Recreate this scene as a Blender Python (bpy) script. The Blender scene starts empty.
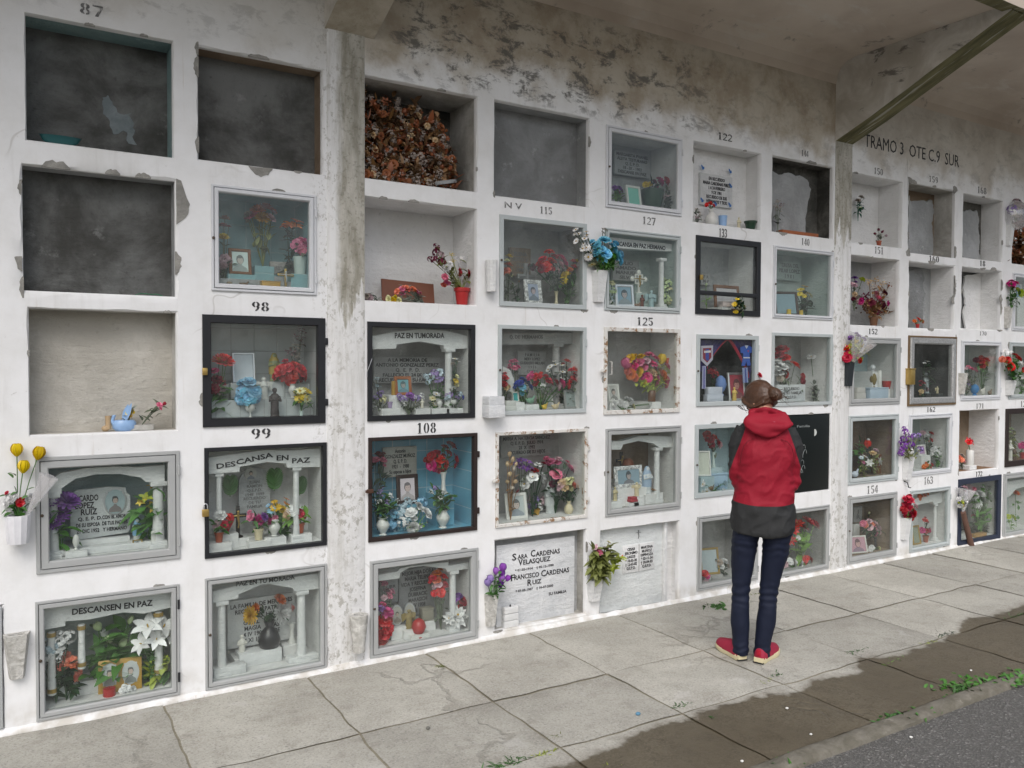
import bpy, bmesh, math, random
from mathutils import Vector, Matrix, Quaternion, noise
R_ = math.radians
rnd = random.Random(7)
sc = bpy.context.scene
COL = sc.collection

# ------------------------------------------------------------------ camera
FPX, YAW, PITCH, ROLL, DIST, CAMH = 818.53, 0.54397, 0.025017, 0.003806, 4.15542, 1.62
cF = Vector((math.sin(YAW)*math.cos(PITCH), math.cos(YAW)*math.cos(PITCH), -math.sin(PITCH)))
cR0 = Vector((math.cos(YAW), -math.sin(YAW), 0)); cU0 = cR0.cross(cF)
cR = cR0*math.cos(ROLL)+cU0*math.sin(ROLL); cU = cU0*math.cos(ROLL)-cR0*math.sin(ROLL)
CAM = Vector((0, -DIST, CAMH))
cd = bpy.data.cameras.new('camera'); cam = bpy.data.objects.new('camera', cd); COL.objects.link(cam)
cd.lens = FPX*36/1024; cd.sensor_width = 36; cd.clip_end = 3000
m = Matrix.Identity(4)
for i in range(3):
    m[i][0], m[i][1], m[i][2], m[i][3] = cR[i], cU[i], -cF[i], CAM[i]
cam.matrix_world = m; sc.camera = cam

def ray(px, py): return cF+cR*((px-512)/FPX)-cU*((py-384)/FPX)
def at(px, py, Y=0.0):                     # photo pixel -> point on the plane Y
    v = ray(px, py); return CAM+v*((Y+DIST)/v.y)
def gnd(px, py, Z=0.0):
    v = ray(px, py); return CAM+v*((Z-CAMH)/v.z)
def mpp(p): return (p-CAM).dot(cF)/FPX     # metres per pixel at a point

# ------------------------------------------------------------------ materials
def hx(h):
    o = []
    for i in (0, 2, 4):
        v = int(h[i:i+2], 16)/255
        o.append(v/12.92 if v <= .04045 else ((v+.055)/1.055)**2.4)
    return tuple(o)
class NT:
    def __init__(s, name):
        s.m = bpy.data.materials.new(name); s.m.use_nodes = True
        s.t = s.m.node_tree; s.n = s.t.nodes; s.bsdf = s.n['Principled BSDF']; s.out = s.n['Material Output']
    def add(s, t, **k):
        n = s.n.new(t)
        for a, b in k.items(): setattr(n, a, b)
        return n
    def put(s, sock, v):
        if isinstance(v, bpy.types.NodeSocket): s.t.links.new(v, sock)
        elif isinstance(v, (tuple, list)) and len(v) == 3 and sock.type == 'RGBA': sock.default_value = (*v, 1)
        else: sock.default_value = v
    def math(s, op, a, b=None, c=None, clamp=False):
        n = s.add('ShaderNodeMath', operation=op, use_clamp=clamp)
        for i, v in enumerate((a, b, c)):
            if v is not None: s.put(n.inputs[i], v)
        return n.outputs[0]
    def coord(s, kind='Object', scale=None):
        o = s.add('ShaderNodeTexCoord').outputs[kind]
        if scale:
            mp = s.add('ShaderNodeMapping'); s.put(mp.inputs[0], o); mp.inputs['Scale'].default_value = scale; o = mp.outputs[0]
        return o
    def noise(s, co, scale, detail=4, rough=.55, dist=0):
        n = s.add('ShaderNodeTexNoise'); s.put(n.inputs['Vector'], co)
        n.inputs['Scale'].default_value = scale; n.inputs['Detail'].default_value = detail
        n.inputs['Roughness'].default_value = rough; n.inputs['Distortion'].default_value = dist
        return n.outputs['Fac']
    def step(s, v, a, b):                   # smooth ramp a..b -> 0..1
        n = s.add('ShaderNodeMapRange', interpolation_type='SMOOTHSTEP')
        s.put(n.inputs[0], v); n.inputs[1].default_value = a; n.inputs[2].default_value = b
        return n.outputs[0]
    def mix(s, f, a, b, blend='MIX'):
        n = s.add('ShaderNodeMix', data_type='RGBA', blend_type=blend)
        s.put(n.inputs[0], f); s.put(n.inputs[6], a); s.put(n.inputs[7], b)
        return n.outputs[2]
    def sep(s, co):
        n = s.add('ShaderNodeSeparateXYZ'); s.put(n.inputs[0], co); return n.outputs
    def bump(s, h, strength=.3, dist=.01):
        n = s.add('ShaderNodeBump'); n.inputs['Strength'].default_value = strength; n.inputs['Distance'].default_value = dist
        s.put(n.inputs['Height'], h); s.put(s.bsdf.inputs['Normal'], n.outputs[0])
    def set(s, **k):
        for a, v in k.items(): s.put(s.bsdf.inputs[a.replace('_', ' ')], v)
        return s
MC = {}
def mk(key, col, rough=.6, var=.18, scale=25, metal=0, spec=.4, bump=0, rand=False, island=0):
    if key in MC: return MC[key]
    if isinstance(col, str): col = hx(col)
    t = NT(key); co = t.coord()
    n = t.noise(co, scale)
    c = t.mix(n, tuple(x*(1-var) for x in col), tuple(min(.95, x*(1+var)) for x in col))
    if island:
        gi = t.add('ShaderNodeNewGeometry').outputs['Random Per Island']; h2 = t.add('ShaderNodeHueSaturation'); t.put(h2.inputs['Color'], c)
        t.put(h2.inputs['Value'], t.math('MULTIPLY_ADD', gi, island, 1-island*.55)); t.put(h2.inputs['Saturation'], t.math('MULTIPLY_ADD', gi, -.25, 1.08)); c = h2.outputs[0]
    if rand:
        oi = t.add('ShaderNodeObjectInfo').outputs['Random']
        hs = t.add('ShaderNodeHueSaturation'); t.put(hs.inputs['Color'], c)
        t.put(hs.inputs['Value'], t.math('MULTIPLY_ADD', oi, .3, .70)); t.put(hs.inputs['Hue'], t.math('MULTIPLY_ADD', oi, .02, .487)); c = hs.outputs[0]
    t.set(Base_Color=c, Roughness=rough, Metallic=metal); t.bsdf.inputs['Specular IOR Level'].default_value = spec
    if bump: t.bump(t.noise(co, scale*2, 5), bump, .004)
    MC[key] = t.m
    return t.m
PAL = dict(red='b8142a', scarlet='c8202a', crimson='8f1226', pink='d87a94', hotpink='c8407a', magenta='a8286e', palepink='dcb4bc', salmon='d87c66', orange='d07028',
    yellow='d8b838', gold='c09a30', cream='d8d0a8', beige='c8b08c', white='d8d8d6', lavender='9a86b8', purple='6a3a86', violet='80509a', blue='7ab8f0', skyblue='8cb4d8', navy='2a3f90',
    dust='aaa096', rust='8f5c42', brown='5a4430', burgundy='5c2234', paleblue='b8c8d8', lime='a8b83c', palegreen='b4c49a', greypink='a08c90')
def petal_mat(c): return mk('petal_'+c, tuple(min(.84, max(0, x+.14*(x-sum(hx(PAL[c]))/3))*1.28) for x in hx(PAL[c])), .6, .12, 40, rand=True, spec=.2, island=.45)
LEAF = dict(green='3f6a2c', dark='28452a', light='6f9a3a', bright='4a7f2c', olive='72793f', dull='5a6450', dry='8e6a42', yellowgreen='9aa83a', teal='2f6a55', grey='7c8478')
def leaf_mat(c): return mk('leaf_'+c, LEAF[c], .5, .2, 18, spec=.35, island=.7)
def paint(c, rough=.5, **k): return mk('paint_'+c+('%g' % rough), c, rough, k.pop('var', .07), k.pop('scale', 12), **k)

def wall_material():
    t = NT('limewashed_plaster'); co = t.coord(); X, Y, Z = t.sep(co)
    big = t.noise(co, 1.1, 6, .6); mid = t.noise(co, 5, 6, .62); fine = t.noise(co, 38, 5, .6)
    streak = t.noise(t.coord('Object', (9, 9, .9)), 1.6, 5, .6)
    c = t.mix(t.step(mid, .35, .75), (.82, .825, .835), (.735, .735, .73))
    c = t.mix(t.math('MULTIPLY', t.step(streak, .54, .8), .34), c, (.46, .45, .42))
    # small scuffs and pits where the wash has come off
    pit = t.math('MULTIPLY', t.step(t.noise(co, 34, 7, .72), .635, .68), t.step(t.noise(co, 2.3, 3), .47, .6))
    c = t.mix(t.math('MULTIPLY', pit, .65), c, (.44, .43, .40))
    rust = t.math('MULTIPLY', t.step(t.noise(t.coord('Object', (22, 22, 1.1)), 1.3, 4, .6), .62, .74), t.step(t.noise(co, 1.9, 3), .50, .62))
    c = t.mix(t.math('MULTIPLY', rust, .42), c, (.42, .33, .23))
    vo = t.add('ShaderNodeTexVoronoi', feature='DISTANCE_TO_EDGE'); wv = t.add('ShaderNodeVectorMath', operation='ADD'); nn = t.add('ShaderNodeTexNoise'); nn.inputs['Scale'].default_value = 1.6; nn.inputs['Detail'].default_value = 3
    t.put(nn.inputs['Vector'], co); t.put(wv.inputs[0], co); t.put(wv.inputs[1], nn.outputs['Color']); t.put(vo.inputs['Vector'], wv.outputs[0]); vo.inputs['Scale'].default_value = 1.0
    crk = t.math('MULTIPLY', t.step(vo.outputs['Distance'], .007, .001), t.step(t.noise(co, 1.3, 3), .53, .63))
    c = t.mix(t.math('MULTIPLY', crk, .4), c, (.36, .34, .31))
    # dirty bare render higher up the wall: ragged lower limit
    zz = t.math('ADD', Z, t.math('MULTIPLY_ADD', t.noise(co, 2.2, 7, .62), .9, -.45))
    c = t.mix(t.step(zz, 3.16, 3.40), c, t.mix(t.step(t.noise(co, 3.0, 8, .7), .38, .62), (.53, .49, .42), (.38, .325, .255)))
    lightbay = t.math('MULTIPLY', t.step(X, 1.75, 1.3), t.step(t.noise(co, 1.6, 6), .3, .55))
    lb2 = t.math('MULTIPLY', t.step(X, 5.5, 5.9), .45)
    c = t.mix(t.math('MULTIPLY', t.math('MAXIMUM', lightbay, lb2), t.math('MULTIPLY', t.step(Z, 3.0, 3.3), .8)), c, (.66, .66, .65))
    # black mould in patches along the top band
    band = t.math('MULTIPLY', t.step(Z, 3.12, 3.24), t.step(Z, 3.9, 3.6))
    mould = t.step(t.noise(t.coord('Object', (1, 1, 1.7)), 5.5, 10, .76, .3), .50, .60)
    where = t.math('MAXIMUM', t.math('MULTIPLY', t.step(X, 1.6, 1.85), t.step(X, 4.9, 3.4)), .28)
    c = t.mix(t.math('MULTIPLY', t.math('MULTIPLY', t.math('MULTIPLY', band, mould), where), .85), c, (.12, .118, .112))
    # peeling beside the first pillar
    dx = t.math('ABSOLUTE', t.math('SUBTRACT', X, 1.44))
    peel = t.math('MULTIPLY', t.step(dx, .17, .06), t.step(t.noise(t.coord('Object', (1, 1, .7)), 34, 9, .78), .525, .575))
    c = t.mix(t.math('MULTIPLY', peel, .62), c, (.36, .345, .31))
    # splashed dirt at the foot
    foot = t.math('MULTIPLY', t.step(Z, .16, .0), t.step(t.noise(co, 9, 6), .35, .65))
    c = t.mix(t.math('MULTIPLY', foot, .6), c, (.42, .38, .31))
    t.set(Base_Color=c, Roughness=.88); t.bsdf.inputs['Specular IOR Level'].default_value = .2
    h = t.math('ADD', t.math('MULTIPLY', mid, .6), t.math('MULTIPLY_ADD', fine, .25, t.math('MULTIPLY', pit, -.5)))
    t.bump(h, .45, .012)
    return t.m
M_WALL = wall_material()
def pillar_material(z0):
    t = NT('weathered_pillar'); co = t.coord(); X, Y, Z = t.sep(co)
    n1 = t.noise(t.coord('Object', (5, 5, 1.2)), 3.2, 7, .65); sp = t.noise(co, 55, 4, .6)
    c = t.mix(t.step(n1, .3, .7), (.27, .255, .205), (.54, .52, .47))
    c = t.mix(t.math('MULTIPLY', t.step(sp, .53, .63), .42), c, (.16, .155, .12))
    zz = t.math('ADD', Z, t.math('MULTIPLY_ADD', t.noise(t.coord('Object', (10, 10, 1.5)), 2.0, 6, .6), .9, -.45))
    flake = t.math('MULTIPLY', t.step(t.noise(t.coord('Object', (1, 1, .7)), 30, 9, .78), .52, .575), t.step(t.noise(co, 2.1, 3), .40, .55))
    w = t.mix(t.math('MULTIPLY', flake, .75), t.mix(t.math('MULTIPLY', t.step(t.noise(t.coord('Object', (12, 12, .9)), 1.7, 6, .65), .42, .68), .55), (.76, .76, .76), (.47, .46, .42)), (.36, .345, .31))
    bare = t.step(zz, z0-.03, z0+.03)
    if z0 < 2.1: bare = t.math('MULTIPLY', bare, t.step(t.math('ADD', X, t.math('MULTIPLY_ADD', t.noise(t.coord('Object', (8, 8, 1.4)), 2.2, 7, .65), .12, -.06)), 1.425, 1.475))
    c = t.mix(bare, w, c)
    t.set(Base_Color=c, Roughness=.9); t.bump(t.math('ADD', t.noise(co, 12, 7, .65), t.math('MULTIPLY', sp, .4)), .6, .012)
    return t.m
def cement_material(name, a, b, sc_=4.0, contrast=(.35, .7), vert=False):
    if name in MC: return MC[name]
    t = NT(name); co = t.coord()
    n = t.noise(co, sc_, 8, .66, .3); f = t.noise(co, 45, 4)
    c = t.mix(t.step(n, *contrast), a, b)
    c = t.mix(t.math('MULTIPLY', t.step(t.noise(co, 7, 8, .72), .60, .70), .45), c, tuple(min(.8, x*1.6+.02) for x in b))
    c = t.mix(t.math('MULTIPLY', t.step(f, .6, .75), .35), c, tuple(x*.6 for x in a))
    t.set(Base_Color=c, Roughness=.92); t.bsdf.inputs['Specular IOR Level'].default_value = .2
    t.bump(t.math('ADD', t.math('ADD', n, t.noise(t.coord('Object', (3, 3, 9)), 3, 6, .7)), t.math('MULTIPLY', f, .4)), .75, .014)
    MC[name] = t.m; return t.m
def tile_material(name, col, grout, sx=.11):
    if name in MC: return MC[name]
    t = NT(name); co = t.coord(); X, Y, Z = t.sep(co)
    def line(v): return t.step(t.math('ABSOLUTE', t.math('SUBTRACT', t.math('FRACT', t.math('DIVIDE', v, sx)), .5)), .47, .49)
    g = t.math('MAXIMUM', line(X), line(Z))
    c = t.mix(t.noise(co, 6, 4), tuple(x*.85 for x in col), tuple(min(.9, x*1.12) for x in col))
    c = t.mix(g, c, grout)
    t.set(Base_Color=c, Roughness=.35); t.bump(t.math('MULTIPLY', g, -1.0), .4, .003)
    MC[name] = t.m; return t.m
def recess_mat(k):
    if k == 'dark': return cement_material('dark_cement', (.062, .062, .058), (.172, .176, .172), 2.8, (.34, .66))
    if k == 'mid': return cement_material('grey_cement', (.19, .195, .195), (.29, .30, .305), 3.4)
    if k == 'pale': return cement_material('pale_cement', (.30, .31, .31), (.44, .45, .46), 3.0)
    if k == 'beige': return cement_material('beige_plaster', (.42, .40, .355), (.57, .55, .50), 2.6)
    if k == 'white': return cement_material('white_plaster', (.68, .68, .67), (.79, .79, .79), 2.5)
    if k == 'dirtywhite': return cement_material('grimy_white_plaster', (.34, .33, .30), (.62, .61, .58), 3.2)
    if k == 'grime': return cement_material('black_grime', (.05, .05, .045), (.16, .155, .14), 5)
    if k == 'teal': return cement_material('teal_paint', (.19, .28, .285), (.28, .37, .37), 3)
    if k == 'aqua': return tile_material('aqua_tiles', (.22, .40, .43), (.30, .44, .46), .13)
    if k == 'bluetile': return tile_material('blue_tiles', (.18, .43, .57), (.46, .58, .64))
    if k == 'paletile': return tile_material('pale_tiles', (.50, .53, .54), (.38, .40, .40), .12)
    if k == 'paleblue': return cement_material('pale_blue_lining', (.36, .47, .50), (.46, .57, .60), 2.5)
    if k == 'mint': return cement_material('mint_lining', (.38, .46, .44), (.48, .55, .53), 2.5)
    if k == 'grey': return cement_material('grey_lining', (.34, .34, .335), (.47, .47, .46), 2.6)
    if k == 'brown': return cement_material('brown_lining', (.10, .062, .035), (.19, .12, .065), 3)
    if k == 'tan': return cement_material('tan_lining', (.20, .15, .105), (.30, .235, .175), 3)
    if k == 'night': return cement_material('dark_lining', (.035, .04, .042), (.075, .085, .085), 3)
    if k == 'woodfloor': return cement_material('wood_floor', (.20, .12, .07), (.33, .21, .13), 6)
def glass_material(name, dust):
    t = NT(name); co = t.coord()
    tr = t.add('ShaderNodeBsdfTransparent'); tr.inputs[0].default_value = (.94, .96, .95, 1)
    gl = t.add('ShaderNodeBsdfGlossy'); gl.inputs['Roughness'].default_value = .015
    lw = t.add('ShaderNodeLayerWeight'); lw.inputs[0].default_value = .5
    f = t.math('MULTIPLY_ADD', t.math('POWER', lw.outputs['Facing'], 3.0), .60, .028)
    mx = t.add('ShaderNodeMixShader'); t.put(mx.inputs[0], f); t.t.links.new(tr.outputs[0], mx.inputs[1]); t.t.links.new(gl.outputs[0], mx.inputs[2])
    df = t.add('ShaderNodeBsdfDiffuse'); df.inputs[0].default_value = (.6, .62, .62, 1)
    d = t.math('MULTIPLY', t.math('MULTIPLY_ADD', t.math('MULTIPLY', t.step(t.noise(co, 4, 7, .68), .35, .7), t.math('MULTIPLY_ADD', t.noise(t.coord('Object', (14, 14, 1.5)), 3, 5, .6), 1.6, .2)), 1.0, .15), dust)
    m2 = t.add('ShaderNodeMixShader'); t.put(m2.inputs[0], d); t.t.links.new(mx.outputs[0], m2.inputs[1]); t.t.links.new(df.outputs[0], m2.inputs[2])
    t.t.links.new(m2.outputs[0], t.out.inputs[0]); t.n.remove(t.bsdf)
    return t.m
M_GLASS = glass_material('window_glass', .028); M_DUSTY = glass_material('dusty_window_glass', .05)
def rusty_material():
    t = NT('rusty_white_paint'); co = t.coord()
    r = t.step(t.noise(co, 22, 8, .76), .52, .60)
    c = t.mix(r, (.66, .65, .62), t.mix(t.noise(co, 60), (.17, .08, .035), (.36, .22, .11)))
    t.set(Base_Color=c, Roughness=.75); t.bump(r, .4, .003); return t.m
M_RUSTY = rusty_material()
M_MARBLE = cement_material('worn_marble', (.58, .60, .62), (.70, .71, .72), 5)
M_STONE = cement_material('pebbly_stone', (.44, .43, .40), (.60, .59, .56), 30, (.4, .6))
M_WHITE = cement_material('white_gloss_board', (.66, .67, .67), (.74, .74, .74), 4)
M_INK = mk('black_lettering', (.025, .025, .027), .6, .3, 60)
M_FADED = mk('faded_lettering', (.16, .16, .16), .8, .5, 70)
def stencil_ink(name, a, lo, hi):
    t = NT(name); n = t.noise(t.coord(), 55, 6, .7); t.set(Base_Color=t.mix(t.step(n, lo, hi), a, (.62, .62, .62)), Roughness=.85); return t.m
M_STENCIL = stencil_ink('worn_stencil_ink', (.035, .035, .037), .57, .68); M_STENCILF = stencil_ink('faint_stencil_ink', (.14, .14, .14), .50, .66)
M_GILT = mk('gilt_brass', (.45, .31, .10), .35, .2, 40, metal=.7)
M_SILVER = mk('silver_metal', (.62, .63, .65), .28, .15, 30, metal=.8)
M_BLACK = mk('black_paint', (.016, .017, .02), .42, .3, 20)
M_CONC = cement_material('old_mortar', (.24, .235, .22), (.38, .37, .34), 12)

# ------------------------------------------------------------------ mesh helper
class MB:
    def __init__(s): s.v = []; s.f = []; s.mi = []
    def add(s, vs, fs, mi=0):
        o = len(s.v); s.v += [tuple(v) for v in vs]
        for f in fs: s.f.append(tuple(i+o for i in f)); s.mi.append(mi)
        return s
    def box(s, x0, x1, y0, y1, z0, z1, mi=0, b=0.0):
        if b <= 0:
            return s.add([(x, y, z) for x in (x0, x1) for y in (y0, y1) for z in (z0, z1)],
                [(0, 1, 3, 2), (4, 6, 7, 5), (0, 4, 5, 1), (2, 3, 7, 6), (0, 2, 6, 4), (1, 5, 7, 3)], mi)
        bm = bmesh.new()
        vs = [bm.verts.new(p) for p in [(x, y, z) for x in (x0, x1) for y in (y0, y1) for z in (z0, z1)]]
        for f in [(0, 1, 3, 2), (4, 6, 7, 5), (0, 4, 5, 1), (2, 3, 7, 6), (0, 2, 6, 4), (1, 5, 7, 3)]: bm.faces.new([vs[i] for i in f])
        bmesh.ops.bevel(bm, geom=bm.edges[:], offset=b, segments=2, affect='EDGES', profile=.5)
        bm.verts.index_update()
        s.add([v.co for v in bm.verts], [[v.index for v in f.verts] for f in bm.faces], mi); bm.free(); return s
    def lathe(s, prof, n=14, c=(0, 0, 0), sx=1, sy=1, mi=0, caps=True):
        vs = []; fs = []
        for r, z in prof:
            for k in range(n):
                a = 2*math.pi*k/n; vs.append((c[0]+r*sx*math.cos(a), c[1]+r*sy*math.sin(a), c[2]+z))
        for i in range(len(prof)-1):
            for k in range(n):
                k2 = (k+1) % n; fs.append((i*n+k, i*n+k2, (i+1)*n+k2, (i+1)*n+k))
        if caps: fs.append(tuple(range(n-1, -1, -1))); fs.append(tuple((len(prof)-1)*n+k for k in range(n)))
        return s.add(vs, fs, mi)
    def tube(s, pts, r, n=6, mi=0, flat=1.0):
        pts = [Vector(p) for p in pts]; rs = r if isinstance(r, (list, tuple)) else [r]*len(pts)
        vs = []; fs = []; up = None
        for i, p in enumerate(pts):
            t = (pts[min(i+1, len(pts)-1)]-pts[max(i-1, 0)])
            if t.length < 1e-9: t = Vector((0, 0, 1))
            t.normalize()
            if up is None: up = Vector((1, 0, 0)) if abs(t.x) < .8 else Vector((0, 1, 0))
            a = (up-t*up.dot(t)).normalized(); b = t.cross(a); up = a
            for k in range(n):
                w = 2*math.pi*k/n; vs.append(p+a*(rs[i]*math.cos(w))+b*(rs[i]*flat*math.sin(w)))
        for i in range(len(pts)-1):
            for k in range(n):
                k2 = (k+1) % n; fs.append((i*n+k, i*n+k2, (i+1)*n+k2, (i+1)*n+k))
        fs.append(tuple(range(n-1, -1, -1))); fs.append(tuple((len(pts)-1)*n+k for k in range(n)))
        return s.add(vs, fs, mi)
    def prism(s, out, y0, y1, mi=0):        # outline in x,z, extruded along y
        n = len(out); vs = [(x, y0, z) for x, z in out]+[(x, y1, z) for x, z in out]
        fs = [tuple(range(n)), tuple(range(2*n-1, n-1, -1))]+[(i, i+n, (i+1) % n+n, (i+1) % n) for i in range(n)]
        return s.add(vs, fs, mi)
    def ring(s, x0, x1, z0, z1, prof, mi=0):   # mitred frame: profile of (inset, y), closed
        vs = []; fs = []; k = len(prof)
        for w, y in prof: vs += [(x0+w, y, z0+w), (x1-w, y, z0+w), (x1-w, y, z1-w), (x0+w, y, z1-w)]
        for i in range(k):
            j = (i+1) % k
            for q in range(4):
                q2 = (q+1) % 4; fs.append((i*4+q, i*4+q2, j*4+q2, j*4+q))
        return s.add(vs, fs, mi)
    def ball(s, c, rx, ry=None, rz=None, n=10, mi=0):
        ry = ry or rx; rz = rz or rx; m_ = max(4, n//2+1); vs = []; fs = []
        for i in range(1, m_):
            p = math.pi*i/m_
            for k in range(n):
                a = 2*math.pi*k/n; vs.append((c[0]+rx*math.sin(p)*math.cos(a), c[1]+ry*math.sin(p)*math.sin(a), c[2]+rz*math.cos(p)))
        for i in range(m_-2):
            for k in range(n):
                k2 = (k+1) % n; fs.append((i*n+k, (i+1)*n+k, (i+1)*n+k2, i*n+k2))
        vs += [(c[0], c[1], c[2]+rz), (c[0], c[1], c[2]-rz)]; T = (m_-1)*n
        for k in range(n):
            k2 = (k+1) % n; fs.append((T, k, k2)); fs.append((T+1, (m_-2)*n+k2, (m_-2)*n+k))
        return s.add(vs, fs, mi)
    def leaf(s, p, d, L, W, bend=.3, mi=0, up=None):
        d = Vector(d).normalized(); up = Vector(up or (0, -.3, 1)); sd = d.cross(up)
        if sd.length < .05: sd = d.cross(Vector((1, 0, 0)))
        sd.normalize(); nrm = sd.cross(d); p = Vector(p); vs = []; fs = []; K = 4
        for i in range(K+1):
            t = i/K; w = W*math.sin(math.pi*min(1, .12+.86*t))*.5; q = p+d*(L*t)-nrm*(bend*L*t*t)
            vs += [q-sd*w+nrm*w*.35, q, q+sd*w+nrm*w*.35]
        for i in range(K):
            a = i*3; fs += [(a, a+1, a+4, a+3), (a+1, a+2, a+5, a+4)]
        return s.add(vs, fs, mi)
    def mesh(s, name, mats, smooth=True, angle=40):
        me = bpy.data.meshes.new(name); me.from_pydata(s.v, [], s.f)
        for m_ in mats: me.materials.append(m_)
        me.polygons.foreach_set('material_index', s.mi)
        bm = bmesh.new(); bm.from_mesh(me); bmesh.ops.recalc_face_normals(bm, faces=bm.faces[:]); bm.to_mesh(me); bm.free()
        if smooth:
            me.polygons.foreach_set('use_smooth', [True]*len(me.polygons)); me.set_sharp_from_angle(angle=R_(angle))
        me.update(); return me
    def obj(s, name, mats, parent=None, loc=None, smooth=True, angle=40):
        if not isinstance(mats, (list, tuple)): mats = [mats]
        return link(name, s.mesh(name, mats, smooth, angle), parent, loc)
def link(name, me, parent=None, loc=None):
    o = bpy.data.objects.new(name, me); COL.objects.link(o)
    if parent: o.parent = parent
    if loc is not None: o.location = loc
    return o
def tag(o, label=None, cat=None, group=None, kind=None):
    if label: o['label'] = label
    if cat: o['category'] = cat
    if group: o['group'] = group
    if kind: o['kind'] = kind
    return o
def thing(name, loc, label, cat, group=None):
    o = bpy.data.objects.new(name, None); o.empty_display_size = .05; COL.objects.link(o); o.location = loc
    return tag(o, label, cat, group)
def text_obj(name, body, mat, parent, loc, size, width=None, bold=0.0, xs=1.0, align='CENTER', spacing=1.0, rot=0.0, depth=.0008, lines=1.0):
    cu = bpy.data.curves.new('lettering', 'FONT'); cu.body = body; cu.size = size; cu.align_x = align; cu.align_y = 'CENTER'
    cu.offset = (bold*1.9+.006)*size; cu.extrude = depth; cu.resolution_u = 2; cu.space_character = spacing; cu.space_line = lines
    t = bpy.data.objects.new('lettering', cu); COL.objects.link(t)
    dg = bpy.context.evaluated_depsgraph_get(); me = bpy.data.meshes.new_from_object(t.evaluated_get(dg))
    bpy.data.objects.remove(t); bpy.data.curves.remove(cu)
    if not me.vertices: return None
    xsv = [v.co.x for v in me.vertices]; w = max(xsv)-min(xsv)
    f = xs if width is None else width/w
    ca, sa = math.cos(rot), math.sin(rot)
    for v in me.vertices:
        x, y, z = v.co; x *= f
        v.co = (x*ca-y*sa, -z, x*sa+y*ca)
    me.materials.clear(); me.materials.append(mat)
    return link(name, me, parent, loc)

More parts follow.
